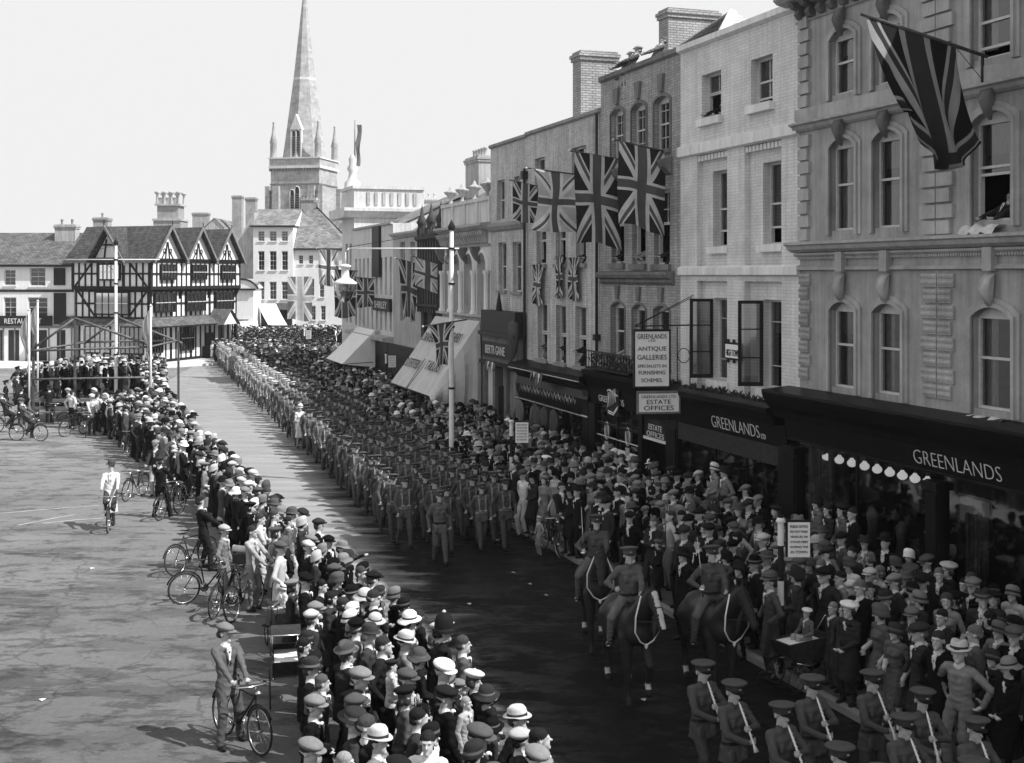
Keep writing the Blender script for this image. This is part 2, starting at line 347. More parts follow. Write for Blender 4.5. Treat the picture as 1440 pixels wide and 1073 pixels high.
def ik(a, b, l1, l2, pole):
    a, b, pole = V(*a), V(*b), V(*pole); d = b - a; L = min(np.linalg.norm(d), (l1 + l2) * .999); u = d / (np.linalg.norm(d) + 1e-6)
    x = (l1 * l1 - l2 * l2 + L * L) / (2 * L); hgt = math.sqrt(max(0, l1 * l1 - x * x)); q = pole - u * (pole @ u); q = q / (np.linalg.norm(q) + 1e-6)
    return a + u * x + q * hgt, a + u * L
def rot(yaw=0, pitch=0, roll=0):
    return np.array(Matrix.Rotation(R(yaw), 3, 'Z') @ Matrix.Rotation(R(pitch), 3, 'X') @ Matrix.Rotation(R(roll), 3, 'Y'), np.float32)
HC = V(0, -.015, 1.625)                            # head centre of a standing figure, face towards -Y
def hand(b, w, dirv, side, grip=0, nf=4):
    d = V(*dirv); d = d / np.linalg.norm(d); s_ = np.cross(d, V(0, 0, 1)) if abs(d[2]) < .9 else V(0, 1, 0); s_ = s_ / (np.linalg.norm(s_) + 1e-6)
    nrm = np.cross(d, s_); w = V(*w); pe = w + d * .085
    b.c(w, pe, .027, .03, SKIN, .015, (1, 1, 1))
    for i in range(nf):
        o = s_ * (-.027 + .018 * i); L = (.06, .07, .066, .052)[i]; f0 = pe + o; f1 = f0 + (d * (1 - grip * .6) - nrm * grip * .8) * L * .55; f2 = f1 + (d * (1 - grip * 1.5) - nrm * (.25 + grip * 1.2)) * L * .5
        b.c(f0, f1, .0105, .0095, SKIN, .006); b.c(f1, f2, .0095, .008, SKIN, .004)
    t0 = w + d * .03 + s_ * (-.028); b.c(t0, t0 + d * .035 - s_ * .028 - nrm * .012, .012, .01, SKIN, .008)
def figure(kind='suit', wl=None, wr=None, pl=(.4, .6, -.1), pr=(-.4, .6, -.1), fl=(.11, 0, .07), fr=(-.11, 0, .07), kl=(0, -1, 0), kr=(0, -1, 0), hips=(0, 0, .93),
           lean=0, yaw=0, pitch=0, hair='short', hd=((0, 0, -1), (0, 0, -1)), grip=.4, sleeve=COAT, female=False, twist=0, bare=False, belt=False, straps=False, medals=False):
    """one person as a Body; wl/wr wrist targets, fl/fr ankle targets (relative to the ground)"""
    b = Body(); hp = V(*hips); dh = hp - V(0, 0, .93); TL = rot(twist, -lean); w = .88 if female else 1
    up = (TL, V(0, 0, .95), dh)                      # upper body leans about the hips
    leg = LEGS if kind not in ('dress', 'coatw') else SKIN if kind == 'dress' else LEGS
    for sx, ft, kp in ((1, fl, kl), (-1, fr, kr)):
        a = hp + V(.095 * sx, 0, -.02); an = V(*ft); kn, an = ik(a, an, .44, .42, kp)
        if kind in ('dress', 'coatw', 'coat'): b.c(kn, an, .052, .038, leg, .02)
        else: b.c(a, kn, .094 * w, .072, LEGS, .02); b.c(kn, an, .07, .06 if kind != 'uniform' else .046, LEGS, .02)
        if kind in ('dress', 'coatw', 'coat'): b.c(a, kn, .09, .07, LEGS, .03)
        b.c(an + V(0, .025, -.035), an + V(0, -.13, -.045), .042, .036, SHOE, .02)
    b.T = up
    if kind == 'coat':
        b.c((0, 0, .95), (0, .0, .40), .158, .205, COAT, .015, (1, 1.3, 4)); b.c((0, .0, 1.34), (0, 0, .95), .178, .158, COAT, .03, (1, 1.5, 3))
    elif kind == 'coatw':
        b.c((0, 0, .95), (0, .0, .44), .155, .195, COAT, .015, (1, 1.2, 4)); b.c((0, .0, 1.32), (0, 0, .97), .155, .14, COAT, .03, (1, 1.4, 3))
        b.c((-.05, -.08, 1.42), (.05, -.08, 1.42), .05, .05, BELT if False else COAT, .03)
    elif kind == 'dress':
        b.c((0, 0, .98), (0, 0, .45), .135, .2, COAT, .015, (1, 1.2, 4)); b.c((0, 0, 1.32), (0, 0, 1.0), .15, .118, COAT, .03, (1, 1.4, 3))
        b.c((-.06, -.08, 1.27), (.06, -.08, 1.27), .05, .05, COAT, .04)
    elif kind == 'shirt':
        b.c((0, 0, 1.34), (0, 0, .98), .168, .148, COAT, .03, (1, 1.5, 3)); b.c((0, 0, .97), (0, 0, .86), .145, .155, LEGS, .03, (1, 1.4, 3))
    else:
        b.c((0, 0, 1.34), (0, 0, .98), .178, .15, COAT, .03, (1, 1.5, 3))
        b.c((0, 0, .98), (0, .01, .76), .15, .182 if kind != 'uniform' else .195, COAT, .012, (1, 1.35, 5))
    sh = (.155 if female else .178)
    b.c((-sh + .03, 0, 1.405), (sh - .03, 0, 1.405), .066, .066, COAT, .035)
    b.c((0, .005, 1.42), (0, -.005, 1.54), .056, .054, SKIN if not bare else SKIN, .02)
    if not female and kind != 'uniform': b.c((0, -.006, 1.455), (0, -.008, 1.475), .064, .06, SHIRT, .01)
    if kind in ('suit', 'coat') and not female:
        b.c((0, -.108, 1.42), (0, -.122, 1.24), .034, .008, SHIRT, .012); b.spot((0, -.15, 1.36), .022, SHOE)
        b.c((-.05, -.112, 1.42), (-.018, -.14, 1.2), .016, .012, COAT, .01); b.c((.05, -.112, 1.42), (.018, -.14, 1.2), .016, .012, COAT, .01)
    if female and kind == 'coatw': b.c((0, -.1, 1.42), (0, -.12, 1.3), .03, .008, SHIRT, .012)
    if kind == 'uniform':
        b.c((0, -.004, 1.45), (0, -.006, 1.48), .063, .06, COAT, .01)
        for sx in (1, -1): b.c((.08 * sx, -.105, 1.27), (.08 * sx, -.105, 1.22), .036, .036, COAT, .004, (1, 1.6, 1)); b.c((.1 * sx, -.115, .88), (.1 * sx, -.12, .82), .05, .052, COAT, .004, (1, 1.6, 1))
        for q in range(4): b.spot((0, -.13, 1.36 - q * .09), .011, SHIRT)
    if belt: b.c((0, 0, 1.01), (0, 0, .97), .16, .162, BELT if belt == 1 else SHOE, .006, (1, 1.45, 8))
    if straps:
        for sx in (1, -1): b.c((.1 * sx, -.09, 1.44), (.085 * sx, -.135, 1.05), .016, .016, BELT, .006); b.c((.1 * sx, -.09, 1.44), (.1 * sx, .08, 1.42), .016, .016, BELT, .006); b.c((.1 * sx, -.15, 1.05), (.045 * sx, -.158, 1.05), .03, .03, BELT, .008)
    for sx, wt, pole, hdv in ((1, wl, pl, hd[0]), (-1, wr, pr, hd[1])):
        b.T = up; S = b.tr((sh * sx, 0, 1.395)); b.T = None
        if wt is None: wt = (.228 * sx, -.05, .865)
        elb, wri = ik(S, wt, .29, .265, pole)
        sl = sleeve; b.c(S, elb, .06 * w, .05 * w, COAT, .022); b.c(elb, wri, .049 * w, .037, sl, .012)
        if hdv is not None: hand(b, wri, hdv, sx, grip)
    if hair == 'none': return b, None
    # head
    b.T = up; hc = b.tr(HC); b.T = None; HR = (TL @ rot(yaw - twist, 0)) @ rot(0, lean + pitch) if True else None
    HS = 1.07
    def h(*a): return tuple(hc + HR @ V(*a) * HS)
    b.e(h(0, .012, .035), (.078, .098, .094), SKIN, .02); b.e(h(0, -.03, -.045), (.058, .066, .07), SKIN, .03)
    b.c(h(0, -.082, .008), h(0, -.112, -.022), .011, .016, SKIN, .012); b.c(h(0, -.075, -.095), h(0, -.07, -.1), .026, .026, SKIN, .02)
    for sx in (1, -1): b.e(h(.078 * sx, .012, -.008), (.012, .024, .032), SKIN, .008); b.c(h(.012 * sx, -.088, .026), h(.05 * sx, -.076, .026), .011, .01, SKIN, .01)
    for sx in (1, -1): b.spot(h(.031 * sx, -.09, .006), .0155, HAIR)
    b.spot(h(.012, -.1, -.06), .012, BELT if False else HAIR); b.spot(h(-.012, -.1, -.06), .012, HAIR)
    if hair == 'short': b.e(h(0, .016, .052), (.083, .1, .09), HAIR, .01); b.e(h(0, .06, -.01), (.07, .055, .06), HAIR, .01)
    if hair == 'bob': b.e(h(0, .02, .052), (.09, .104, .092), HAIR, .01); b.e(h(.062, .015, -.03), (.036, .055, .06), HAIR, .02); b.e(h(-.062, .015, -.03), (.036, .055, .06), HAIR, .02); b.e(h(0, .075, -.03), (.07, .045, .07), HAIR, .02)
    Mh = Matrix((HR * HS * 1.05).tolist()).to_4x4(); Mh.translation = Vector([float(q) for q in hc + HR @ V(0, 0, .012)]); return b, Mh

# ---------------------------------------------------------------- hats, centred on the head
def hat_mesh(kind):
    m = MB()
    if kind == 'flat_cap':
        def dn(v): v = Vector(v); v.z += -.16 * (-v.y) * (1 if v.y < 0 else .35); return v
        m.lathe([(.08, .035), (.095, .05), (.113, .074), (.11, .094), (.08, .116), (.03, .142), (0, .143)], 'hat', (0, -.0, 0), 14, 1, 1.12, dn)
        m.lathe([(0, .04), (.06, .038), (.085, .028), (.085, .02), (.06, .03), (0, .03)], 'hat', (0, -.095, .0), 12, 1, .85)
    elif kind == 'trilby':
        def d(v):
            v = Vector(v)
            if v.z > .14: v.z -= .035 * max(0, 1 - abs(v.x) / .05)
            r = math.hypot(v.x, v.y)
            if r > .11: v.z += .02 * (abs(v.x) / .14) ** 2 - .012 * (v.y < 0)
            return v
        m.lathe([(.096, .05), (.132, .046), (.137, .05), (.132, .056), (.097, .062, 'band'), (.095, .09), (.088, .135), (.078, .162), (.05, .172), (0, .165)], 'hat', (0, 0, 0), 18, 1, 1.15, d)
    elif kind == 'bowler':
        m.lathe([(.094, .045), (.12, .05), (.13, .062), (.133, .066), (.12, .057), (.096, .058, 'band'), (.096, .085), (.09, .125), (.07, .158), (.035, .176), (0, .18)], 'hat', (0, 0, 0), 16, 1, 1.15)
    elif kind == 'boater':
        m.lathe([(.1, .05), (.16, .046), (.162, .053), (.1, .06, 'band'), (.098, .095), (.098, .128), (.05, .14), (0, .141)], 'hat', (0, 0, 0), 18, 1, 1.1)
    elif kind == 'cloche':
        def d(v):
            v = Vector(v); v.z += .03 * max(0, -v.y / .1) - .03 * max(0, v.y / .1); return v
        m.lathe([(.099, -.015), (.108, -.034), (.111, -.026), (.1, .012, 'band'), (.1, .045), (.098, .08), (.085, .115), (.055, .137), (0, .145)], 'hat', (0, .008, 0), 16, 1, 1.1, d)
    elif kind == 'brimmed_hat':
        def d(v):
            v = Vector(v); v.z += .35 * v.x * .3; r = math.hypot(v.x, v.y); v.z -= .02 * (r > .12) * (1 if v.y > 0 else -.6); return v
        m.lathe([(.097, .025), (.135, .012), (.158, .0), (.16, .007), (.135, .02), (.1, .036, 'band'), (.098, .06), (.09, .1), (.06, .13), (0, .138)], 'hat', (0, .005, 0), 18, 1, 1.08, d)
    elif kind == 'beret':
        def d(v): v = Vector(v); v.x += .2 * (v.z - .03); v.z -= .25 * v.x * .6; return v
        m.lathe([(.09, .04), (.1, .055), (.132, .08), (.128, .1), (.09, .12), (.02, .13), (.008, .145), (0, .145)], 'hat', (0, .01, 0), 14, 1, 1.08, d)
    elif kind in ('peaked_cap', 'white_peaked_cap', 'peaked_cap_covered'):
        def d(v):
            v = Vector(v)
            if v.z > .075: v.z -= .22 * (v.y + .0) * (1 if v.z > .075 else 0)
            return v
        m.lathe([(.092, .03, 'band'), (.093, .066), (.1, .075), (.138, .098), (.142, .106), (.13, .118), (.06, .135), (0, .138)], 'hat', (0, 0, 0), 18, 1, 1.12, d)
        m.prism([(-.085, -.055), (-.075, -.1), (-.045, -.138), (0, -.15), (.045, -.138), (.075, -.1), (.085, -.055), (.05, -.09), (0, -.1), (-.05, -.09)], 'z', .022, .032, 'shoe')
        m.lathe([(.0, .0), (.018, .004), (.018, .012), (0, .014)], 'badge', (0, -.112, .06), 8, 1, .6)
    elif kind == 'police_helmet':
        m.lathe([(.098, .02), (.125, .005), (.128, .01), (.104, .035, 'band'), (.106, .055), (.106, .1), (.1, .15), (.082, .2), (.05, .235), (.02, .247), (.016, .262), (0, .27)], 'hat', (0, .0, 0), 18, 1, 1.14)
        m.lathe([(.0, .0), (.03, .004), (.03, .012), (0, .014)], 'badge', (0, -.118, .1), 8, 1, .5)
        m.lathe([(.024, .24), (.03, .25), (.012, .272), (0, .275)], 'badge', (0, 0, 0), 8)
    return m.mesh(kind)
M['shoe'] = M['shoe']
HATS = {k: hat_mesh(k) for k in ('flat_cap', 'trilby', 'bowler', 'boater', 'cloche', 'brimmed_hat', 'beret', 'peaked_cap', 'police_helmet')}

# ---------------------------------------------------------------- the poses
VAR = {}
POSES = {
 'arms down': dict(kind='suit', yaw=8), 'hands in pockets': dict(kind='suit', wl=(.24, -.1, .93), wr=(-.24, -.1, .93), pl=(.8, .5, 0), pr=(-.8, .5, 0), hd=(None, None), yaw=-12),
 'arms folded': dict(kind='suit', wl=(-.07, -.2, 1.17), wr=(.09, -.21, 1.13), pl=(.7, -.1, -.8), pr=(-.7, -.1, -.8), hd=((-1, 0, .2), (1, 0, .2)), yaw=5),
 'long overcoat': dict(kind='coat', wl=(.22, -.12, 1.0), wr=(-.22, -.12, 1.0), pl=(.8, .6, 0), pr=(-.8, .6, 0), hd=(None, None), yaw=-6),
 'coat, hands joined': dict(kind='coatw', female=True, hair='bob', wl=(.03, -.23, 1.0), wr=(-.03, -.24, .99), hd=((-.8, -.3, -.3), (.8, -.3, -.3)), yaw=10),
 'coat, arm raised': dict(kind='coatw', female=True, hair='bob', wl=(.08, -.22, 1.5), wr=(-.1, -.22, 1.02), pl=(.8, 0, -.6), hd=((-.4, .3, .8), (.8, -.3, 0)), yaw=-8),
 'summer frock': dict(kind='dress', female=True, hair='bob', sleeve=SKIN, wl=(.2, -.1, .9), wr=(-.05, -.22, 1.05), yaw=-4),
 'shirtsleeves': dict(kind='shirt', wl=(.26, .05, .95), wr=(-.26, .05, .95), pl=(1, .3, 0), pr=(-1, .3, 0), hd=((-.5, -.3, -.5), (.5, -.3, -.5)), yaw=0),
 'pointing': dict(kind='suit', wl=(.3, -.5, 1.4), wr=(-.25, -.02, .9), hd=((.2, -1, .1), (0, 0, -1)), yaw=15, pl=(.5, 0, -1)),
 'leaning': dict(kind='suit', lean=32, pitch=-6, wl=(.2, -.55, 1.02), wr=(-.2, -.55, 1.02), pl=(.8, -.2, -.4), pr=(-.8, -.2, -.4), hd=((-.5, -.6, 0), (.5, -.6, 0))),
 'marchL': dict(kind='uniform', wl=(.22, -.18, .91), wr=(-.22, .15, .89), fl=(.1, .22, .09), fr=(-.1, -.26, .08), belt=1, straps=True, grip=.9, hd=((0, -.3, -1), (0, .2, -1))),
 'marchR': dict(kind='uniform', wl=(.22, .16, .88), wr=(-.22, -.2, .92), fl=(.1, -.26, .08), fr=(-.1, .22, .1), belt=1, straps=True, grip=.9, yaw=4, hd=((0, .2, -1), (0, -.3, -1))),
 'marchL2': dict(kind='uniform', wl=(.21, -.26, .96), wr=(-.24, .2, .9), fl=(.12, .18, .09), fr=(-.08, -.22, .08), belt=1, straps=True, grip=.9, yaw=-14, pitch=3, lean=2, hd=((0, -.3, -1), (0, .2, -1))),
 'marchR2': dict(kind='uniform', wl=(.24, .1, .88), wr=(-.2, -.12, .9), fl=(.1, -.2, .08), fr=(-.12, .26, .12), belt=1, straps=True, grip=.9, yaw=16, pitch=-2, hd=((0, .2, -1), (0, -.3, -1))),
 'officer': dict(kind='uniform', wl=(.28, .05, .9), wr=(-.26, -.06, .9), fl=(.1, -.24, .08), fr=(-.1, .2, .1), belt=2, grip=.9),
 'clarinet': dict(kind='uniform', wl=(.05, -.26, 1.22), wr=(-.02, -.31, 1.07), pl=(.9, .1, -.6), pr=(-.9, .1, -.6), hd=((-.8, -.5, .1), (.8, -.4, .1)), fl=(.1, -.2, .08), fr=(-.1, .18, .1), belt=2, grip=.7, pitch=6),
 'clarinetR': dict(kind='uniform', wl=(.05, -.26, 1.22), wr=(-.02, -.31, 1.07), pl=(.9, .1, -.6), pr=(-.9, .1, -.6), hd=((-.8, -.5, .1), (.8, -.4, .1)), fl=(.1, .2, .08), fr=(-.1, -.2, .1), belt=2, grip=.7, pitch=9),
 'policeman': dict(kind='uniform', wl=(.27, .02, .87), wr=(-.27, .02, .87), belt=2, yaw=10),
 'rider': dict(kind='uniform', hips=(0, 0, .93), fl=(.36, -.12, .28), fr=(-.36, -.12, .28), kl=(.7, -1, .4), kr=(-.7, -1, .4), wl=(.08, -.42, 1.08), wr=(-.27, -.2, 1.12), belt=2, grip=.9, hd=((-.2, -1, 0), (0, -1, .1)), pr=(-.6, .8, -.2)),
 'cyclist': dict(kind='coat', hips=(0, .12, 1.0), lean=16, pitch=-8, wl=(.22, -.42, 1.0), wr=(-.22, -.42, 1.0), pl=(1, .3, -.4), pr=(-1, .3, -.4), fl=(.1, -.08, .2), fr=(-.1, -.02, .46), grip=.9, hd=((0, -1, -.2), (0, -1, -.2))),
 'cyclists': dict(kind='suit', hips=(0, .12, 1.0), lean=20, pitch=-8, wl=(.22, -.42, 1.0), wr=(-.22, -.42, 1.0), pl=(1, .3, -.4), pr=(-1, .3, -.4), fl=(.1, -.08, .2), fr=(-.1, -.02, .46), grip=.9, hd=((0, -1, -.2), (0, -1, -.2))),
 'astride': dict(kind='suit', hips=(0, .1, .93), fl=(.22, .12, .08), fr=(-.2, -.05, .08), lean=8, yaw=38, wl=(.1, -.34, 1.0), wr=(-.14, -.38, .98), grip=.8, hd=((-.2, -.6, -.6), (0, -.9, -.3))),
 'pushing': dict(kind='suit', wl=(.14, -.42, 1.0), wr=(-.14, -.42, 1.0), grip=.9, hd=((0, -1, -.1), (0, -1, -.1)), yaw=10),
 'sitting child': dict(kind='suit', female=False, hips=(0, 0, .93), fl=(.1, -.5, .62), fr=(-.1, -.5, .6), kl=(0, -.3, 1), kr=(0, -.3, 1), wl=(.16, -.3, 1.05), wr=(-.16, -.3, 1.05), hd=((0, -1, 0), (0, -1, 0))),
}
for _k in ('arms down', 'hands in pockets', 'arms folded', 'long overcoat', 'coat, hands joined', 'coat, arm raised', 'summer frock', 'shirtsleeves', 'pointing'):
    _d = POSES[_k]; POSES[_k + '~b'] = dict(_d, yaw=_d.get('yaw', 0) - 30, pitch=9, lean=3, fl=(.13, -.09, .08), hips=(.02, 0, .92)); POSES[_k + '~c'] = dict(_d, yaw=_d.get('yaw', 0) + 24, pitch=-5, lean=-2, fr=(-.14, -.1, .08), twist=8, hips=(-.03, 0, .925))
MATT = {}
def variant(p):
    if p not in VAR:
        b, mh = figure(**POSES[p]); VAR[p] = (b.mesh('person', PM, .0135), mh)
    return VAR[p]
LOD = {}
def lod(p):
    if p not in LOD:
        b, mh = figure(**POSES[p]); me = b.mesh('far_person', PM, .036); n = len(me.vertices)
        co = np.empty(n * 3, np.float32); me.vertices.foreach_get('co', co); q = np.empty(len(me.polygons) * 4, np.int32); me.loops.foreach_get('vertex_index', q)
        mi = np.empty(len(me.polygons), np.int32); me.polygons.foreach_get('material_index', mi); bpy.data.meshes.remove(me)
        LOD[p] = (co.reshape(-1, 3), q.reshape(-1, 4), mi, mh)
    return LOD[p]
def person(pose, loc, face, label, tones, hat=None, hattone=.1, bandtone=.03, group=None, cat='person', scale=1.0, name='person', wide=1.0):
    """face: heading in degrees, 0 = towards the camera (-Y), positive turns towards +X"""
    me, mh = variant(pose); o = bpy.data.objects.new(name, me); C.objects.link(o)
    o.location = loc; o.rotation_euler = (0, 0, R(face)); o.scale = (scale * wide, scale * wide, scale); o.color = (*tones, 1); tag(o, label, cat, group)
    if hat:
        h = bpy.data.objects.new('hat' if hat not in ('peaked_cap', 'flat_cap') else 'cap', HATS[hat]); C.objects.link(h); h.parent = o; h.matrix_local = mh; h.color = (hattone, bandtone, .1, 1)
    return o
CAPT = {}
def crowd_mesh(name, items, label, cat):
    """items: (pose, x, y, z, face, scale, tones, hat, hattone) merged into one object"""
    if not items: return
    vs, qs, ts, off = [], [], [], 0
    fixed = {SKIN: .43, SHIRT: .62, SHOE: .015}
    for pose, x, y, z, fc, sc, tn, hat, ht in items:
        co, q, mi, mh = lod(pose); c, s = math.cos(R(fc)), math.sin(R(fc)); Rm = np.array([[c, -s, 0], [s, c, 0], [0, 0, 1]], np.float32)
        vs.append(co @ Rm.T * sc + V(x, y, z)); qs.append(q + off); off += len(co)
        lut = np.array([.43, tn[0], tn[1], .62, .015, tn[2], min(1, tn[0] * 2.2)], np.float32); ts.append(lut[mi])
        if hat:
            if hat not in CAPT:
                me = HATS[hat]; n = len(me.vertices); hc = np.empty(n * 3, np.float32); me.vertices.foreach_get('co', hc)
                CAPT[hat] = (hc.reshape(-1, 3), np.array([list(p.vertices) for p in me.polygons if len(p.vertices) == 4], np.int32))
            hc, hq = CAPT[hat]; m = np.array(mh, np.float32); w = hc @ m[:3, :3].T + m[:3, 3]
            vs.append(w @ Rm.T * sc + V(x, y, z)); qs.append(hq + off); off += len(hc); ts.append(np.full(len(hq), ht, np.float32))
    v = np.concatenate(vs); q = np.concatenate(qs); t = np.concatenate(ts)
    me = bpy.data.meshes.new(name); me.vertices.add(len(v)); me.vertices.foreach_set('co', v.astype(np.float32).ravel())
    me.loops.add(len(q) * 4); me.loops.foreach_set('vertex_index', q.astype(np.int32).ravel()); me.polygons.add(len(q))
    me.polygons.foreach_set('loop_start', np.arange(len(q), dtype=np.int32) * 4); me.polygons.foreach_set('loop_total', np.full(len(q), 4, np.int32))
    me.polygons.foreach_set('use_smooth', np.ones(len(q), bool))
    at = me.attributes.new('tone', 'FLOAT', 'FACE'); at.data.foreach_set('value', t)
    me.materials.append(M['crowd']); me.update(calc_edges=True)
    o = bpy.data.objects.new(name, me); C.objects.link(o); tag(o, label, cat, None, 'stuff'); return o
def _cm():
    m = NT('crowd_clothing'); m.rough(.9); m.b.inputs['Specular IOR Level'].default_value = .04; a = m.n('ShaderNodeAttribute'); a.attribute_name = 'tone'; m.base(m.math('MULTIPLY', a.outputs['Fac'], m.maprange(m.noise(6, 3), .3, .7, .85, 1.15))); return m.m
M['crowd'] = _cm()
# ---------------------------------------------------------------- ground
def gmat(name, c, patch, dark, rough=.75, streakdir=None, wet=0, cobble=0):
    m = NT(name); m.rough(rough)
    a = m.maprange(m.noise(.35, 6, rough=.6, stretch=streakdir), .3, .7, 1 - patch, 1 + patch)
    n2 = m.noise(.55, 8, rough=.72, stretch=streakdir); k = m.maprange(n2, .5, .56, 1, dark)
    n3 = m.maprange(m.noise(5, 6, rough=.7, stretch=streakdir), .35, .65, .85, 1.12); n4 = m.maprange(m.noise(60, 2), .3, .7, .88, 1.12)
    m.base(m.math('MULTIPLY', m.math('MULTIPLY', m.math('MULTIPLY', a, k), m.math('MULTIPLY', n3, n4)), c)); m.bump(m.noise(30, 4), .25, .01)
    if wet: m.l(m.maprange(n2, .4, .6, rough, wet), m.b.inputs['Roughness'])
    return m.m
def plazamat():
    m = NT('worn_square_surface'); m.rough(.8)
    a = m.maprange(m.noise(.22, 6, rough=.6, stretch=(.7, 1.6, 1)), .3, .7, .8, 1.15); b = m.maprange(m.noise(.5, 9, rough=.7, stretch=(.6, 1.7, 1)), .49, .53, 1, .62); c_ = m.maprange(m.noise(1.5, 10, rough=.75, stretch=(.7, 1.5, 1)), .53, .56, 1, .6); mk = m.maprange(m.noise(.13, 3), .42, .55, 0, 1)
    mix = lambda v: m.math('ADD', m.math('MULTIPLY', v, mk), m.math('SUBTRACT', 1, mk))
    vo = m.n('ShaderNodeTexVoronoi'); vo.feature = 'DISTANCE_TO_EDGE'; vo.inputs['Scale'].default_value = .45; tc = m.n('ShaderNodeTexCoord'); wv = m.n('ShaderNodeTexNoise'); wv.inputs['Scale'].default_value = 1.2; wv.inputs['Detail'].default_value = 8; m.l(tc.outputs['Object'], wv.inputs['Vector']); ad = m.n('ShaderNodeVectorMath', operation='ADD'); m.l(tc.outputs['Object'], ad.inputs[0]); m.l(wv.outputs['Color'], ad.inputs[1]); m.l(ad.outputs[0], vo.inputs['Vector'])
    cr = m.maprange(vo.outputs['Distance'], .0, .02, .6, 1); g = m.maprange(m.noise(9, 8, rough=.8), .35, .65, .82, 1.14); g2 = m.maprange(m.noise(70, 2), .3, .7, .85, 1.15)
    v = a
    for q_ in (mix(b), c_, mix(cr), g, g2): v = m.math('MULTIPLY', v, q_)
    sx_ = m.n('ShaderNodeSeparateXYZ'); m.l(tc.outputs['Object'], sx_.inputs[0]); far_sheen = m.maprange(m.math('ADD', sx_.outputs[1], m.math('MULTIPLY', m.noise(.12, 5), 22)), 26, 62, .88, 1.75)   # far-off sheen painted into the tone: paler with distance
    m.base(m.math('MULTIPLY', m.math('MULTIPLY', v, far_sheen), .122)); m.bump(m.noise(28, 5), .35, .012); return m.m
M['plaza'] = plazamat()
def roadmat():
    m = NT('tarred_paving_painted_shade'); m.rough(.7); tc = m.n('ShaderNodeTexCoord'); sp_ = m.n('ShaderNodeSeparateXYZ'); m.l(tc.outputs['Object'], sp_.inputs[0])
    # distance from the kerb line, in metres: kerb-side shade and sunlit margin painted into the tone
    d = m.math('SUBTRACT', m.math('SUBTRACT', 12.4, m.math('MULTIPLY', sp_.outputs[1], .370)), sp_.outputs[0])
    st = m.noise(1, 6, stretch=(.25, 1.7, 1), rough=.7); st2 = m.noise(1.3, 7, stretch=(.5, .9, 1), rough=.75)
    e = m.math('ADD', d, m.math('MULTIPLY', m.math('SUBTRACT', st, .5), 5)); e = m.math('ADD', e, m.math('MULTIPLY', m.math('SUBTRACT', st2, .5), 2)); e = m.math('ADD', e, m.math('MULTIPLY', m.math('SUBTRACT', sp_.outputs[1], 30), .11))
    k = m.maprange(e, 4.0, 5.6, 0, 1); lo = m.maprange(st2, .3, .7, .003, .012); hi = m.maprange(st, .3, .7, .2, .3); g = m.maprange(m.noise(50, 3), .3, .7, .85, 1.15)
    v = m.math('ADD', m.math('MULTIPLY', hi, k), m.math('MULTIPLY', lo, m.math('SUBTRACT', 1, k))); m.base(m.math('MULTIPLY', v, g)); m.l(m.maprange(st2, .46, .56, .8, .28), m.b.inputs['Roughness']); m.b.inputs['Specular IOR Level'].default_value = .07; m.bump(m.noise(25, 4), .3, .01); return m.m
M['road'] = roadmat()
M['flag'] = brick('pavement_flagstones', .08, .04, .2, .9, .6, .02); M['kerb'] = stone('granite_kerb', .22, .2, .1)
def structure(name, mb): return tag(mb.build(name), kind='structure')
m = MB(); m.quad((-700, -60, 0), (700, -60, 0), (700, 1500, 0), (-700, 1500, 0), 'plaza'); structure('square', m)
KO, KD = Vector((1.34, 29.9)), Vector((-.347, .938))       # right-hand kerb line
def kpt(z, off=0): x = KO.x + KD.x / KD.y * (z - KO.y); return (x - off, z)
FRONT = [(2.2, 9), (.3, 13.3), (-.75, 17.5), (-1.6, 19.6), (-2.93, 22.6), (-5.4, 28.5), (-7.9, 34.6), (-11.3, 43), (-14.8, 52.6), (-18, 62), (-21, 72), (-23, 84)]
REAR = [(-1.0, 9), (-1.9, 12.8), (-2.7, 16), (-3.2, 19), (-4.1, 22.5), (-5.3, 26), (-6.3, 29), (-8.8, 34.7), (-12.6, 43), (-17.3, 52), (-21.6, 60), (-27, 70)]
def at(pl, z):
    for a, b in zip(pl, pl[1:]):
        if z <= b[1]: t = (z - a[1]) / (b[1] - a[1]); return a[0] + (b[0] - a[0]) * t
    return pl[-1][0] + (pl[-1][0] - pl[-2][0]) / (pl[-1][1] - pl[-2][1]) * (z - pl[-1][1])
zs = [-20, 5, 13, 17, 20, 24, 30, 38, 48, 60, 75, 90, 105]
lx = lambda z: at(FRONT, z) - .6 if z < 80 else at(FRONT, 80) - .6 + (z - 80) * -.12
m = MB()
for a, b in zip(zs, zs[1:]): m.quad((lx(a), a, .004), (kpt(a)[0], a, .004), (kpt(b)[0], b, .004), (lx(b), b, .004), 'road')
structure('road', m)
m = MB()
for a, b in ((-20, 30), (30, 60), (60, 100)):
    ka, kb = kpt(a)[0], kpt(b)[0]
    m.add([(ka, a, 0), (kb, b, 0), (kb, b, .12), (ka, a, .12), (ka + .16, a, .12), (kb + .16, b, .12)], [(0, 1, 2, 3), (3, 2, 5, 4)], 'kerb')
    m.quad((ka + .16, a, .12), (ka + 14, a, .12), (kb + 14, b, .12), (kb + .16, b, .12), 'flag')
structure('pavement', m)
m = MB()                                            # pale footway round the timbered house and the inn
m.prism([(-80, 92), (-27.2, 89.5), (-21, 97), (-17.5, 110), (-17.5, 140), (-80, 140)], 'z', .004, .12, 'stucco'); structure('footway', m)
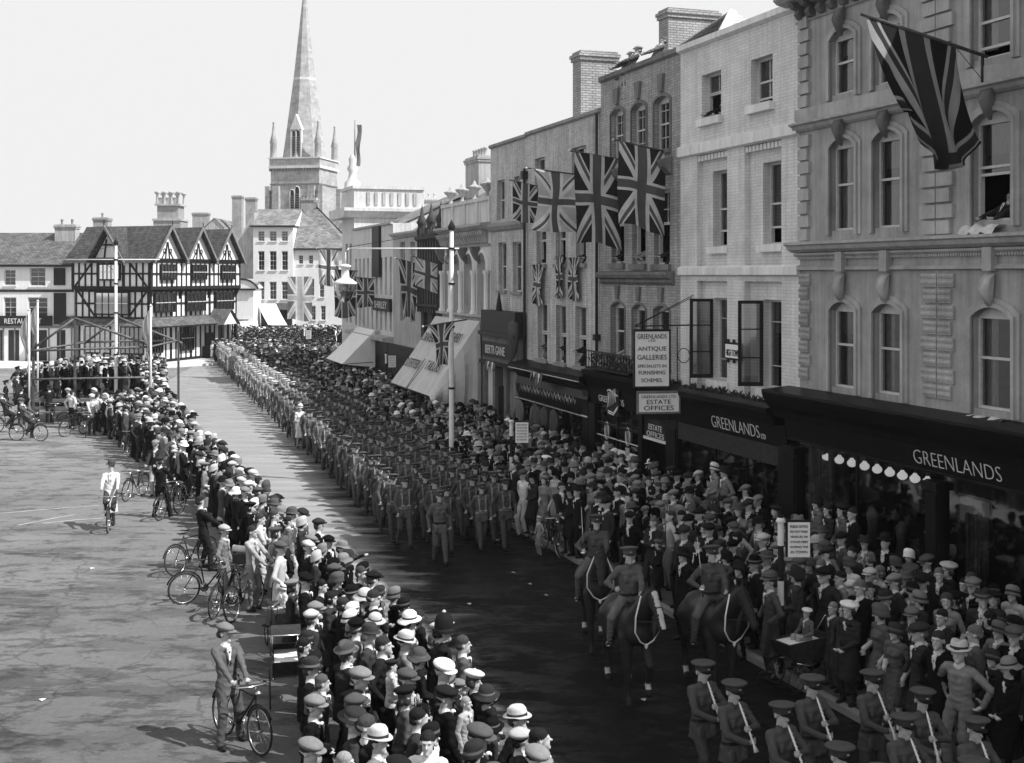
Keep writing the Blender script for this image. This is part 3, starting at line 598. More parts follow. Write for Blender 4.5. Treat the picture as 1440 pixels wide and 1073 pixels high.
# chalky lines and pressed strips on the square
m = MB()
def strip(mb, pts, w, mat, z=.006):
    for (a, b) in zip(pts, pts[1:]):
        a, b = Vector((*a, 0)), Vector((*b, 0)); n = (b - a).cross(Vector((0, 0, 1))).normalized() * w / 2
        mb.quad(*[(q.x, q.y, z) for q in (a - n, b - n, b + n, a + n)], mat)
def G2(px, py): p = gp(px, py); return (p.x, p.y)
M['chalk'] = plain('worn_chalk', .3, .9, .3, 3)
strip(m, [G2(0, 722), G2(70, 716), G2(140, 711)], .1, 'chalk'); strip(m, [G2(25, 739), G2(80, 728), G2(105, 724)], .11, 'chalk'); strip(m, [G2(60, 736), G2(110, 731), G2(145, 729)], .1, 'chalk')
structure('square_markings', m)


# ---------------------------------------------------------------- walls with openings
def wall(mb, x0, x1, z0, z1, ops, mat, y=0, depth=.24, reveal=None):
    """front face at y, openings (xa,xb,za,zb,rise)"""
    reveal = reveal or mat
    X = sorted({x0, x1, *[q for o in ops for q in o[:2]]}); Z = sorted({z0, z1, *[q for o in ops for q in o[2:4]]})
    for i in range(len(X) - 1):
        for j in range(len(Z) - 1):
            cx, cz = (X[i] + X[i + 1]) / 2, (Z[j] + Z[j + 1]) / 2
            if any(o[0] < cx < o[1] and o[2] < cz < o[3] for o in ops): continue
            mb.quad((X[i], y, Z[j]), (X[i + 1], y, Z[j]), (X[i + 1], y, Z[j + 1]), (X[i], y, Z[j + 1]), mat)
    for xa, xb, za, zb, rise in ops:
        mb.quad((xa, y, za), (xa, y + depth, za), (xa, y + depth, zb), (xa, y, zb), reveal); mb.quad((xb, y, za), (xb, y, zb), (xb, y + depth, zb), (xb, y + depth, za), reveal)
        mb.quad((xa, y, za), (xb, y, za), (xb, y + depth, za), (xa, y + depth, za), reveal)
        if not rise: mb.quad((xa, y, zb), (xa, y + depth, zb), (xb, y + depth, zb), (xb, y, zb), reveal)
        else:
            n = 8; P = arch(xa, xb, zb, rise, n)
            for a, b in zip(P, P[1:]):
                mb.quad((a[0], y, a[1]), (b[0], y, b[1]), (b[0], y, zb), (a[0], y, zb), mat); mb.quad((a[0], y, a[1]), (a[0], y + depth, a[1]), (b[0], y + depth, b[1]), (b[0], y, b[1]), reveal)
def arch(xa, xb, ztop, rise, n=8):
    w = (xb - xa) / 2; rise = min(rise, w); r = (w * w + rise * rise) / (2 * rise); cz = ztop - r; cx = (xa + xb) / 2; t0 = math.asin(min(1, w / r)); 
    return [(cx + r * math.sin(-t0 + 2 * t0 * i / n), cz + r * math.cos(-t0 + 2 * t0 * i / n)) for i in range(n + 1)]
def surround(mb, xa, xb, za, zb, rise, w, proud, mat, y=0, foot=0):
    """moulded architrave round an opening, in two steps"""
    for ww, pr in ((w, proud * .5), (w * .45, proud)):
        P = [(xa, za - foot)] + (arch(xa, xb, zb, rise, 8) if rise else [(xa, zb), (xb, zb)]) + [(xb, za - foot)]
        Q = [(xa - ww, za - foot)] + (arch(xa - ww, xb + ww, zb + ww, rise + ww * .4, 8) if rise else [(xa - ww, zb + ww), (xb + ww, zb + ww)]) + [(xb + ww, za - foot)]
        n = len(P)
        for i in range(n - 1):
            a, b, c, d = P[i], P[i + 1], Q[i + 1], Q[i]
            mb.quad((a[0], y - pr, a[1]), (b[0], y - pr, b[1]), (c[0], y - pr, c[1]), (d[0], y - pr, d[1]), mat)
            mb.quad((d[0], y - pr, d[1]), (c[0], y - pr, c[1]), (c[0], y, c[1]), (d[0], y, d[1]), mat); mb.quad((a[0], y, a[1]), (b[0], y, b[1]), (b[0], y - pr, b[1]), (a[0], y - pr, a[1]), mat)
        mb.quad((Q[0][0], y - pr, Q[0][1]), (Q[0][0], y, Q[0][1]), (P[0][0], y, P[0][1]), (P[0][0], y - pr, P[0][1]), mat)
def cornice(mb, x0, x1, z, prof, mat, y=0):
    """prof: list of (out, up) from the wall face; swept along x"""
    P = [(y - o, z + h) for o, h in prof]; P = P + [(y, P[-1][1]), (y, P[0][1])]; mb.prism(P, 'x', x0, x1, mat)
def window(par, xa, xb, za, zb, y=0, d=.2, nx=2, nz=2, fr='sash', sill='stoneB', rise=0, opn=0, cur=None, silld=.1, sillh=.12, name='window', fw=.055, mid=True):
    """sash window: frame (> pane, curtain, sill). opn = fraction of the height left open at the bottom"""
    m = MB(); Y = y + d; zo = za + (zb - za) * opn; m.box(xa, xa + fw, Y - .04, Y + .06, za, zb, fr); m.box(xb - fw, xb, Y - .04, Y + .06, za, zb, fr)
    m.box(xa + fw, xb - fw, Y - .04, Y + .06, zb - fw - rise * .8, zb, fr); m.box(xa + fw, xb - fw, Y - .04, Y + .06, za, za + .05, fr)
    zm = (za + zb) / 2
    if opn: zm = max(zm, zo); m.box(xa + fw, xb - fw, Y - .03, Y + .03, zo, zo + .05, fr)
    if mid: m.box(xa + fw, xb - fw, Y - .03, Y + .04, zm - .025, zm + .025, fr)
    lo = zo if opn else za
    for i in range(1, nx): x = xa + (xb - xa) * i / nx; m.box(x - .011, x + .011, Y - .01, Y + .02, lo, zb - .05, fr)
    for i in range(1, nz * 2):
        z = za + (zb - za) * i / (nz * 2)
        if z > lo + .05 and abs(z - zm) > .06: m.box(xa + fw, xb - fw, Y - .01, Y + .02, z - .011, z + .011, fr)
    w = m.build(name, par)
    g = MB(); g.quad((xa + .03, Y + .012, lo), (xb - .03, Y + .012, lo), (xb - .03, Y + .012, zb - .02), (xa + .03, Y + .012, zb - .02), 'glass'); g.build('pane', w)
    if cur:
        c = MB(); W = xb - xa
        def drape(a, b, z0, z1):
            n = 10
            for i in range(n):
                p, q = a + (b - a) * i / n, a + (b - a) * (i + 1) / n; yy = [Y + .14 + .025 * math.sin(k * 2.2) for k in (i, i + 1)]
                c.quad((p, yy[0], z0), (q, yy[1], z0), (q, yy[1], z1), (p, yy[0], z1), cur[1])
        if 'l' in cur[0]: drape(xa, xa + W * .3, lo, zb)
        if 'r' in cur[0]: drape(xb - W * .3, xb, lo, zb)
        if 'b' in cur[0]: drape(xa, xb, zb - (zb - za) * .38, zb)
        if 'h' in cur[0]: drape(xa, xb, za, za + (zb - za) * .45)
        c.build('curtain', w)
    if sill:
        s_ = MB(); s_.box(xa - .08, xb + .08, y - silld, y + d - .045, za - sillh, za - .001, sill); s_.build('sill', w)
    return w
class Row:
    """a building of the right-hand row; local x runs towards the camera, y into the building"""
    def __init__(s, name, label, pxl, pxr, h, cat='building', depth=9.0, front=0.0):
        s.u0, s.u1, s.h, s.dp = uof(pxl), uof(pxr), h, depth; s.W = s.u0 - s.u1; p = fpt(s.u0, front); s.o = empty(name, label, cat, p, FROT); s.mb = MB(); s.ops = []
    def x(s, px): return s.u0 - uof(px)
    def win(s, pl, pr, pt, pb, rise=0, **k):
        c = (pl + pr) / 2; o = (s.x(pl), s.x(pr), fh(c, pb), fh(c, pt), rise); s.ops.append(o); s.wk = getattr(s, 'wk', []); s.wk.append((o, k)); return o
    def winl(s, o, **k): s.ops.append(o); s.wk = getattr(s, 'wk', []); s.wk.append((o, k)); return o
    def finish(s, mat, z0=0, depth=.24, roof='slate', reveal=None):
        wall(s.mb, 0, s.W, z0, s.h, s.ops, mat, 0, depth, reveal); s.mb.build('wall', s.o)
        for o, k in getattr(s, 'wk', []):
            if k.get('skip'): continue
            k = dict(k); window(s.o, *o[:4], rise=o[4], d=k.pop('d', depth - .05), **k)
        b = MB(); D = s.dp; e = .01
        b.quad((e, .0, 0), (e, D, 0), (e, D, s.h - .05), (e, .0, s.h - .05), mat); b.quad((s.W - e, 0, 0), (s.W - e, 0, s.h - .05), (s.W - e, D, s.h - .05), (s.W - e, D, 0), mat); b.quad((e, D, 0), (s.W - e, D, 0), (s.W - e, D, s.h - .05), (e, D, s.h - .05), mat)
        b.quad((e, .3, s.h - .4), (s.W - e, .3, s.h - .4), (s.W - e, D, s.h - .4), (e, D, s.h - .4), roof); b.quad((e, .3, s.h - .4), (e, .3, s.h - .01), (s.W - e, .3, s.h - .01), (s.W - e, .3, s.h - .4), mat); b.quad((e, 0, s.h), (s.W, 0, s.h), (s.W, .3, s.h), (e, .3, s.h), mat)
        b.build('body', s.o)
        i = MB(); i.quad((.05, 1.3, 0), (s.W - .05, 1.3, 0), (s.W - .05, 1.3, s.h - .5), (.05, 1.3, s.h - .5), 'interior')
        for zf in (3.9, 7.3, 10.2): 
            if zf < s.h - 1: i.quad((.05, depth + .02, zf), (s.W - .05, depth + .02, zf), (s.W - .05, 1.3, zf), (.05, 1.3, zf), 'interior')
        i.build('interior', s.o)
def chimney(par, x, y, z0, z1, w, d, pots=4, mat='chimbrick', potm='pot'):
    m = MB(); m.box(x, x + w, y, y + d, z0, z1 - .35, mat); m.box(x - .06, x + w + .06, y - .06, y + d + .06, z1 - .35, z1 - .22, mat); m.box(x - .1, x + w + .1, y - .1, y + d + .1, z1 - .22, z1 - .1, mat); m.box(x - .02, x + w + .02, y - .02, y + d + .02, z1 - .1, z1, mat)
    c = m.build('chimney', par)
    for i in range(pots):
        p = MB(); px = x + w * (i + .5) / pots; p.lathe([(.13, 0), (.1, .05), (.095, .35), (.12, .38), (.12, .45), (.09, .45), (.09, .3)], potm, (px, y + d / 2, z1), 10); p.build('chimney_pot', c)
    return c
def chim(row, pxl, pxr, pyt, y0, w=.8):
    u = uofd(pxl, y0); r = (pxr - CX) / F; X, Z = FO.x + FD.x * u, FO.y + FD.y * u; y1 = (r * Z - X) / (.9447 - r * .328); zt = H - (pyt - HY) * (Z + .328 * y0) / F
    chimney(row.o, row.u0 - u - w, y0, 11.5, zt, w, y1 - y0, 0)
def relief(mb, x0, x1, z0, z1, y, mat, amp=.03, nx=5, nz=2):
    """a carved block: studded relief on a raised panel"""
    mb.box(x0, x1, y - .05, y, z0, z1, mat); w, h_ = (x1 - x0) / nx, (z1 - z0) / nz
    for i in range(nx):
        for j in range(nz):
            a, b, c, d = x0 + w * (i + .12), x0 + w * (i + .88), z0 + h_ * (j + .14), z0 + h_ * (j + .86)
            mb.add([(a, y - .05, c), (b, y - .05, c), (b, y - .05, d), (a, y - .05, d), ((a + b) / 2, y - .05 - amp, (c + d) / 2)], [(0, 1, 4), (1, 2, 4), (2, 3, 4), (3, 0, 4)], mat)
def mask(mb, x, z, y, mat, s_=1):
    """carved keystone head over a window"""
    mb.add([(x + a * s_, y - o * s_, z + b * s_) for a, b, o in [(-.16, .42, .02), (.16, .42, .02), (.2, .3, .16), (-.2, .3, .16), (-.17, .05, .24), (.17, .05, .24), (-.09, -.3, .12), (.09, -.3, .12), (-.05, -.42, .0), (.05, -.42, 0), (0, .02, .34), (0, -.12, .27)]],
           [(0, 1, 2, 3), (3, 2, 5, 10, 4), (4, 10, 11, 6), (10, 5, 7, 11), (6, 11, 7), (6, 7, 9, 8), (0, 3, 4, 6, 8), (2, 1, 9, 7, 5)], mat, True)

# ================================================================ A: the big ornate stone building, nearest
A = Row('department_store', 'large grey ornate stone shop building with carved quoins and arched windows, nearest at right', 1125, 1500, 13.6)
uW = [1187, 1250, 1397]; uc = [A.u0 - uof(p) for p in uW]; dx = uc[1] - uc[0]; x3 = uc[2]; more = [x3 + dx, x3 + dx + (x3 - uc[1]), x3 + 2 * dx + (x3 - uc[1])]
A.W = more[-1] + 8; cols = uc + more + [more[-1] + dx * 2]
k = 0
for fl, (za, zb, zt) in enumerate(((4.55, 6.42, 6.22), (7.98, 9.98, 9.8), (10.95, 12.35, 12.2))):
    for i, cx in enumerate(cols):
        w = .47 if i < 2 else .52
        if i == 2 and fl == 1: A.winl((cx - w, cx + w, za, zb, .2), nx=1, nz=1, sill=None, opn=.42, cur=('b', 'greycurtain'))
        elif i == 2 and fl == 0: A.winl((cx - w, cx + w, za, zb, .2), nx=1, nz=1, sill=None, cur=('l', 'curtain'))
        else: A.winl((cx - w, cx + w, za, zb, .2), nx=1, nz=1, sill=None, cur=(('b', 'greycurtain'), ('lr', 'curtain'), ('bh', 'greycurtain'))[(i + fl) % 3], opn=.14 if fl == 2 and i == 2 else 0)
A.finish('stoneA', z0=4.3, depth=.2)
tr = MB()
for fl, (za, zb) in enumerate(((4.55, 6.42), (7.98, 9.98), (10.95, 12.35))):
    for i, cx in enumerate(cols):
        w = .47 if i < 2 else .52; surround(tr, cx - w, cx + w, za, zb, .2, .17, .09, 'stoneAtrim', 0, .1)
    qx = (uc[1] + uc[2]) / 2 + .02
    for (c, side) in ((.0, 'l'), (qx, 'd'), ((more[0] + more[1]) / 2, 'd')):
        z0_, z1_ = ((4.6, 7.05), (7.75, 10.2), (10.8, 12.9))[fl]; n = (8, 8, 7)[fl]; hh = (z1_ - z0_) / n
        for j in range(n):
            ww = .46 if j % 2 else .38
            segs = [(.02, .02 + ww * .95)] if side == 'l' else [(c - ww - .01, c - .015), (c + .015, c + ww + .01)]
            for a, b in segs:
                if fl == 0: relief(tr, a, b, z0_ + j * hh + .035, z0_ + (j + 1) * hh - .02, 0, 'stoneAtrim', .035, 6, 2)
                else: tr.box(a, b, -.08, 0, z0_ + j * hh + .04, z0_ + (j + 1) * hh - .01, 'stoneAtrim')
tr.build('quoins', A.o)
for fl, z in enumerate((6.72, 10.12, 12.5)):
    for cx in cols: kb = MB(); mask(kb, cx, z, -.06, 'stoneAdark' if fl else 'stoneAtrim', .75); kb.build('keystone', A.o)
c = MB(); W = A.W
cornice(c, -.12, W, 7.1, [(.04, 0), (.09, .02), (.09, .06), (.03, .1)], 'stoneAtrim'); cornice(c, -.12, W, 7.42, [(.05, 0), (.1, .04), (.1, .08)], 'stoneAtrim')
cornice(c, -.2, W, 7.52, [(.1, 0), (.22, .06), (.26, .14), (.32, .17), (.32, .22), (.1, .25)], 'stoneAtrim')
n = int(W / .07)
for i in range(n): c.box(i * .07, i * .07 + .04, -.075, 0, 7.36, 7.415, 'stoneAtrim')
cornice(c, -.12, W, 10.28, [(.05, 0), (.12, .05), (.16, .12), (.24, .15), (.24, .2)], 'stoneAtrim'); c.box(-.08, W, -.1, 0, 10.49, 10.8, 'stoneAtrim')
for i, cx in enumerate(cols):
    c.box(cx - .12, cx + .12, -.16, -.005, 7.08, 7.51, 'stoneAtrim')
cornice(c, -.1, W, 12.78, [(.03, 0), (.07, .03), (.03, .06)], 'stoneAtrim')
cornice(c, -.35, W, 13.2, [(.12, 0), (.4, .06), (.5, .14), (.5, .24), (.56, .3), (.56, .36), (.1, .4)], 'stoneAtrim')
for i in range(int(W / .42)): c.prism([(-.0, 12.84), (-.12, 12.86), (-.2, 12.96), (-.16, 13.06), (-.3, 13.1), (-.36, 13.2), (0, 13.2)], 'x', .05 + i * .42, .22 + i * .42, 'stoneAdark')
c.build('cornice', A.o)
# shopfront of A
s_ = MB(); g0, g1 = A.x(1142), A.x(1326); p0, p1 = A.x(1327), A.x(1346)
s_.prism([(.0, 3.72), (-.42, 3.72), (-.47, 3.86), (-.62, 4.02), (-.72, 4.2), (-.75, 4.3), (-.75, 4.36), (0, 4.42)], 'x', -.45, W, 'black')
s_.prism([(0, 3.28), (-.34, 3.28), (-.42, 3.72), (0, 3.72)], 'x', 0, W, 'black')
s_.box(0, W, -.36, -.1, 3.24, 3.28, 'black')
for a, b in ((0, g0), (p0, p1)):
    s_.box(a, b, -.42, 0, 0.12, 3.12, 'black'); s_.box(a + .04, b - .04, -.46, -.42, .6, 2.9, 'black'); s_.box(a - .03, b + .03, -.48, 0, .12, .45, 'black'); s_.box(a - .03, b + .03, -.5, 0, 2.95, 3.1, 'black')
sx = p1
while sx < W - 5: s_.box(sx + 3.7, sx + 4.0, -.42, 0, .12, 3.12, 'black'); sx += 4.0
s_.box(g0, W, -.38, -.2, .12, .5, 'black'); s_.box(g0, W, -.34, -.24, .5, .56, 'iron')
sf = s_.build('shopfront', A.o)
mu = MB(); xm = A.x(1223); mu.box(xm - .03, xm + .03, -.33, -.27, .56, 3.24, 'black'); mu.build('mullion', sf)
g = MB(); g.quad((g0, -.3, .56), (p0, -.3, .56), (p0, -.3, 3.24), (g0, -.3, 3.24), 'glass'); g.quad((p1, -.3, .56), (W, -.3, .56), (W, -.3, 3.24), (p1, -.3, 3.24), 'glass'); g.build('shop_window', sf)
fl_ = MB(); fl_.box(g0, W, -.26, 2.2, .3, .5, 'interior'); fl_.quad((0, 2.2, .3), (W, 2.2, .3), (W, 2.2, 4.2), (0, 2.2, 4.2), 'interior'); fl_.quad((0, -.1, 3.3), (W, -.1, 3.3), (W, 2.2, 3.3), (0, 2.2, 3.3), 'interior'); fl_.build('display_floor', sf)
def drapes(par, x0, x1, z0, z1, y, mat, n=40, amp=.05, name='curtain'):
    m = MB(); pts = [(x0 + (x1 - x0) * i / n, y + amp * math.sin(i * 1.7) + amp * .5 * math.sin(i * .7)) for i in range(n + 1)]
    for (a, b), (c_, d) in zip(pts, pts[1:]): m.add([(a, b, z0), (c_, d, z0), (c_, d, z1), (a, b, z1)], [(0, 1, 2, 3)], mat, True)
    return m.build(name, par)
drapes(sf, A.x(1143), A.x(1180), .5, 3.15, -.12, 'greycurtain', 36); drapes(sf, A.x(1205), A.x(1222), .5, 3.0, .9, 'blackmat'); drapes(sf, A.x(1365), A.x(1395), .5, 2.6, -.12, 'greycurtain', 30)
text('GREENLANDS', 'gilt', sf, (A.x(1309) + A.x(1434)) / 2, -.402, 3.51, .27, A.x(1434) - A.x(1309), (R(100.3), 0, 0), thin=.022)
t_ = text('37', 'gilt', sf, A.x(1352), -.39, .33, .14); 
# lamps hung inside the window head
for i in range(9):
    px = 1168 + i * 17.8; x = A.x(px); p = fpt(A.u0 - x, .1, 2.98); L = MB(); L.tube([(0, 0, .24), (0, 0, .1)], .012, 'iron'); L.lathe([(.03, .12), (.05, .09), (.1, .04), (.105, 0), (.085, -.04), (.04, -.07), (0, -.075)], 'lamplit', n=12)
    tag(L.build('display_lamp', None, p), 'white glass lamp hung inside the near shop window, %s from the left' % ordw(i + 1), 'lamp', 'lamps in the shop window')
# gown on a stand, draped cloths
def gown(px, y, h, label, mat, seed=0, w=.32):
    m = MB(); q = random.Random(seed); N = 28
    def f(v):
        v = Vector(v); a = math.atan2(v.y, v.x); k = max(0, (h - v.z) / h); s = 1 + .14 * k * math.sin(a * 9 + seed); return Vector((v.x * s, v.y * s, v.z))
    m.lathe([(w, 0), (w * .8, h * .2), (w * .5, h * .5), (w * .34, h * .72), (w * .42, h * .84), (w * .5, h * .92), (w * .25, h * .97), (w * .12, h), (0, h)], mat, n=N, sx=1, sy=.8, fn=f)
    p = fpt(A.u0 - A.x(px), -y, .5); tag(m.build('gown', None, p, FROT), label, 'gown')
gown(1311, .05, 1.62, 'pale long gown on a dress stand in the near shop window', 'white', 1, .42)
gown(1262, .1, 1.5, 'dark striped cloth draped on a stand in the near shop window', 'greycurtain', 2, .3); gown(1222, .1, 1.6, 'patterned grey fabric draped in the middle of the near shop window', 'curtain', 3, .32); gown(1210, .3, 1.6, 'grey fabric length hung left of the patterned drape in the shop window', 'greycurtain', 5, .3)
pb = MB(); pb.box(0, .9, 0, .02, 0, .55, 'greycurtain'); pb.box(.06, .84, -.004, 0, .05, .5, 'curtain'); tag(pb.build('framed_picture', None, fpt(A.u0 - A.x(1346), -.02, 2.35), FROT), 'pale framed picture hanging in the nearest shop window', 'picture')
# cloth left on sills of A
def cloth(px, py, w, label, seed):
    m = MB(); q = random.Random(seed); n = 9; g_ = [[(x / n * w - w / 2, -.28 + .5 * y / 6, .05 * math.sin(x * 1.9 + seed) * (1 - y / 8) - (.16 if y == 0 else .05 if y == 1 else 0) + q.uniform(-.02, .02) + .03) for x in range(n + 1)] for y in range(7)]
    vs = [v for r_ in g_ for v in r_]; m.add(vs, [(j * (n + 1) + i, j * (n + 1) + i + 1, (j + 1) * (n + 1) + i + 1, (j + 1) * (n + 1) + i) for j in range(6) for i in range(n)], 'paper', True)
    tag(m.build('cloth', None, fpt(uof(px), 0.04, fh(px, py) + .1), FROT), label, 'cloth')
cloth(1395, 598, .95, 'crumpled pale cloth on the sill above the GREENLANDS fascia', 3); cloth(1390, 328, .9, 'crumpled cloth spread on the sill of the upper window at far right', 8)

# ================================================================ B: white painted brick
B = Row('shop_building', 'white painted brick shop building with open casements beside the ornate stone building', 957, 1125, 13.25)
B.win(986.8, 1014, 102, 165, nx=2, nz=1, sill='stoneB', opn=.55, sillh=.2, silld=.14); B.win(1056, 1086.6, 80, 146, nx=2, nz=1, sill='stoneB', opn=.12, sillh=.2, silld=.14, cur=('b', 'greycurtain'))
B.finish('brickB', z0=3.8, depth=.3)
# the recessed bays of the two floors below are real: cut them by rebuilding a thick pier layer
pier = MB(); zt, zm0, zm1 = 10.3, 7.0, 7.2
w2 = [B.win(995, 1022, 241, 345), B.win(1065, 1096, 228, 345)]; w1 = [B.win(996, 1024, 424, 537), B.win(1066, 1100, 426, 546)]
B.mb = MB(); B.wk = []; ops = []
bays = [(B.x(980.5), B.x(1022.5)), (B.x(1047), B.x(1099))]
for o in B.o.children:
    if o.name.startswith('wall'): bpy.data.objects.remove(o); break
opsT = [B.ops[0], B.ops[1]]
mb = MB(); wall(mb, 0, B.W, 10.25, B.h, opsT, 'brickB', 0, .3)
cut = [(a, b, 7.2, 10.25, 0) for a, b in bays]; wall(mb, 0, B.W, 7.0, 10.25, cut, 'brickB', 0, .16)
cut = [(a, b, 3.85, 6.85, 0) for a, b in bays]; wall(mb, 0, B.W, 3.8, 7.0, cut, 'brickB', 0, .16)
for (a, b), u, l in zip(bays, w2, w1):
    wall(mb, a, b, 7.2, 10.25, [(max(a + .1, u[0]), min(b - .02, u[1]), 7.75, 9.75, .0)], 'brickB', .16, .3); wall(mb, a, b, 3.85, 6.85, [(max(a + .1, l[0]), min(b - .02, l[1]), 4.25, 6.4, 0)], 'brickB', .16, .3)
mb.build('wall', B.o)
for (a, b), u, l in zip(bays, w2, w1):
    window(B.o, max(a + .1, u[0]), min(b - .02, u[1]), 7.75, 9.75, .16, .24, 2, 1, sill='stoneB', opn=.2, cur=('lr', 'greycurtain'), sillh=.18, silld=.16)
    xa, xb = max(a + .1, l[0]), min(b - .02, l[1]); window(B.o, xa, xb, 4.25, 6.4, .16, .2, 2, 2, mid=False, sill='stoneB', fr='sash', sillh=.2, silld=.2, cur=('b', 'greycurtain'))
    cs = MB(); hgt = 2.1; Lw = .62
    for (p, q, r_, t) in ((0, Lw, 0, .1), (0, Lw, hgt - .08, hgt), (0, .08, .1, hgt - .08), (Lw - .08, Lw, .1, hgt - .08), (.06, Lw - .06, .68, .71), (.06, Lw - .06, 1.38, 1.41)): cs.box(p, q, -.025, .025, r_, t, 'blackpaint')
    co = cs.build('casement', B.o, (xa, .14, 4.28), R(-106)); gg = MB(); gg.quad((.06, 0, .07), (Lw - .06, 0, .07), (Lw - .06, 0, hgt - .07), (.06, 0, hgt - .07), 'glassdull'); gg.build('pane', co)
c = MB(); W = B.W
cornice(c, 0, W, 10.22, [(.02, 0), (.12, .04), (.12, .3), (.02, .34)], 'stoneB'); cornice(c, 0, W, 6.98, [(.02, 0), (.1, .03), (.1, .22), (.02, .26)], 'stoneB'); cornice(c, 0, W, 13.12, [(.02, 0), (.14, .05), (.14, .2), (.0, .24)], 'stoneB')
for a, b in bays:
    n = int((b - a) / .17)
    for i in range(n): c.box(a + i * (b - a) / n + .03, a + (i + 1) * (b - a) / n - .03, .01, .15, 10.06, 10.2, 'stoneB')
c.build('string_course', B.o)
s_ = MB(); s_.prism([(0, 3.5), (-.4, 3.5), (-.45, 3.62), (-.6, 3.78), (-.62, 3.9), (0, 3.97)], 'x', 0, W - .48, 'black'); s_.prism([(0, 3.0), (-.32, 3.0), (-.4, 3.5), (0, 3.5)], 'x', 0, W, 'black')
s_.box(.5, W - .02, -.34, -.05, 2.55, 3.0, 'iron'); s_.box(0, .5, -.36, 0, .12, 3.0, 'black'); s_.box(.06, .44, -.4, -.36, .5, 2.8, 'black'); s_.box(W - .35, W - .01, -.36, 0, .12, 3.0, 'black'); s_.box(.5, W - .35, -.34, -.2, .12, .55, 'black')
for x in (W * .42, W * .68): s_.box(x, x + .06, -.32, -.26, .55, 2.55, 'black')
sf = s_.build('shopfront', B.o); g = MB(); g.quad((.5, -.29, .55), (W - .35, -.29, .55), (W - .35, -.29, 2.55), (.5, -.29, 2.55), 'glass'); g.build('shop_window', sf)
i_ = MB(); i_.quad((0, 1.0, .1), (W, 1.0, .1), (W, 1.0, 3.4), (0, 1.0, 3.4), 'interior'); i_.build('interior', sf)
text('GREENLANDS', 'gilt', sf, (B.x(1019) + B.x(1087)) / 2, -.378, 3.26, .3, B.x(1087) - B.x(1019), (R(99), 0, 0), thin=.02); text('LTD', 'gilt', sf, (B.x(1089) + B.x(1096)) / 2, -.366, 3.17, .12, .2, (R(99), 0, 0))
cr = MB()
q = random.Random(4)
for i in range(46):
    x = .1 + i * (W - .7) / 46; z = 3.96; h_ = q.uniform(.08, .26)
    for j in range(5): a = q.uniform(0, 6.3); cr.add([(x, -.45, z), (x + .05 * math.cos(a), -.45 + .05 * math.sin(a), z + h_ * .5), (x + .09 * math.cos(a), -.45 + .09 * math.sin(a), z + h_ * q.uniform(.8, 1.1)), (x - .03 * math.sin(a), -.45 + .03 * math.cos(a), z + h_ * .6)], [(0, 1, 2, 3)], 'plant')
tag(cr.build('plant_row', None, B.o.location, FROT), 'low row of dark plants along the top of the white building shopfront', 'plants')
# street name plate
sp = empty('street_sign', 'white HIGH TOWN street sign in a dark frame between the open casements', 'sign', fpt(uof(1034), .03, fh(1034, 494)), FROT)
m_ = MB(); m_.box(-.42, .42, -.03, 0, -.22, .22, 'blackpaint')
for x in (-.3, 0, .3): m_.box(x - .04, x + .04, -.03, 0, .22, .3, 'blackpaint'); m_.box(x - .04, x + .04, -.03, 0, -.3, -.22, 'blackpaint')
m_.build('frame', sp); m_ = MB(); m_.box(-.38, .38, -.045, -.031, -.17, .17, 'signwhite'); m_.build('plate', sp); text('HIGH TOWN', 'ink', sp, 0, -.05, -.04, .17, .66); 
# pyramid roof over B behind the parapet
rf = MB(); cc, ss = math.cos(-FROT), math.sin(-FROT)
def bl_(p): d = p - B.o.location; return Vector((cc * d.x - ss * d.y, ss * d.x + cc * d.y, d.z))
Pn, Pf = bl_(wp(1031, 16, 33.2)), bl_(wp(908, 90, 38.6)); xp, xf = Pn.x, Pf.x; Pf.y = max(Pf.y, 1.6)
En, Ef = Vector((xp, .35, 12.75)), Vector((xf - .3, .35, 12.75))
rf.add([Ef, En, Pn, Pf], [(0, 1, 2, 3)], 'tiledark'); rf.add([En, (xp, Pn.y + 3.5, 12.7), Pn], [(0, 1, 2)], 'brickB'); rf.add([Pf, Pn, (xp, Pn.y + 3.5, 12.7), (xf, Pf.y + 3, 12.7)], [(0, 1, 2, 3)], 'tiledark'); rf.tube([En, Pn], .12, 'white', 6); rf.tube([Pf, Pn], .07, 'stoneC', 6)
rf.add([(xp + .05, .6, 12.7), (B.W + 1.5, .6, 12.7), (B.W + .2, 4.2, Pn.z - .2), (xp + .05, 4.2, Pn.z - .2)], [(0, 1, 2, 3)], 'tilepale'); rf.build('roof', B.o)

# ================================================================ C: grey brick
Cb = Row('shop_building', 'grey brick building with three arched windows on each floor, between white and stock brick fronts', 845, 957, 13.3)
for (a, b, t, bt) in ((859.6, 877.7, 153, 226), (888.6, 908.8, 145, 219), (920, 942.6, 135, 211)): Cb.win(a, b, t, bt, rise=.16, nx=3, nz=2, sill='stoneC', opn=0 if a != 920 else 0)
f2 = [Cb.win(a, b, t, bt, rise=0, nx=2, nz=2, sill='stoneC', opn=.55, sillh=.18) for (a, b, t, bt) in ((859.8, 877.8, 273, 370), (888.8, 908, 271, 371), (919.5, 942, 268, 371.5))]
f1 = [Cb.win(a, b, t, bt, rise=.16, nx=1, nz=1, sill='stoneC', opn=.0, fr='sash') for (a, b, t, bt) in ((860, 879, 425, 507), (889.5, 908.5, 428, 512), (920, 942, 430, 517))]
Cb.finish('brickC', z0=3.9, depth=.26)
c = MB(); W = Cb.W
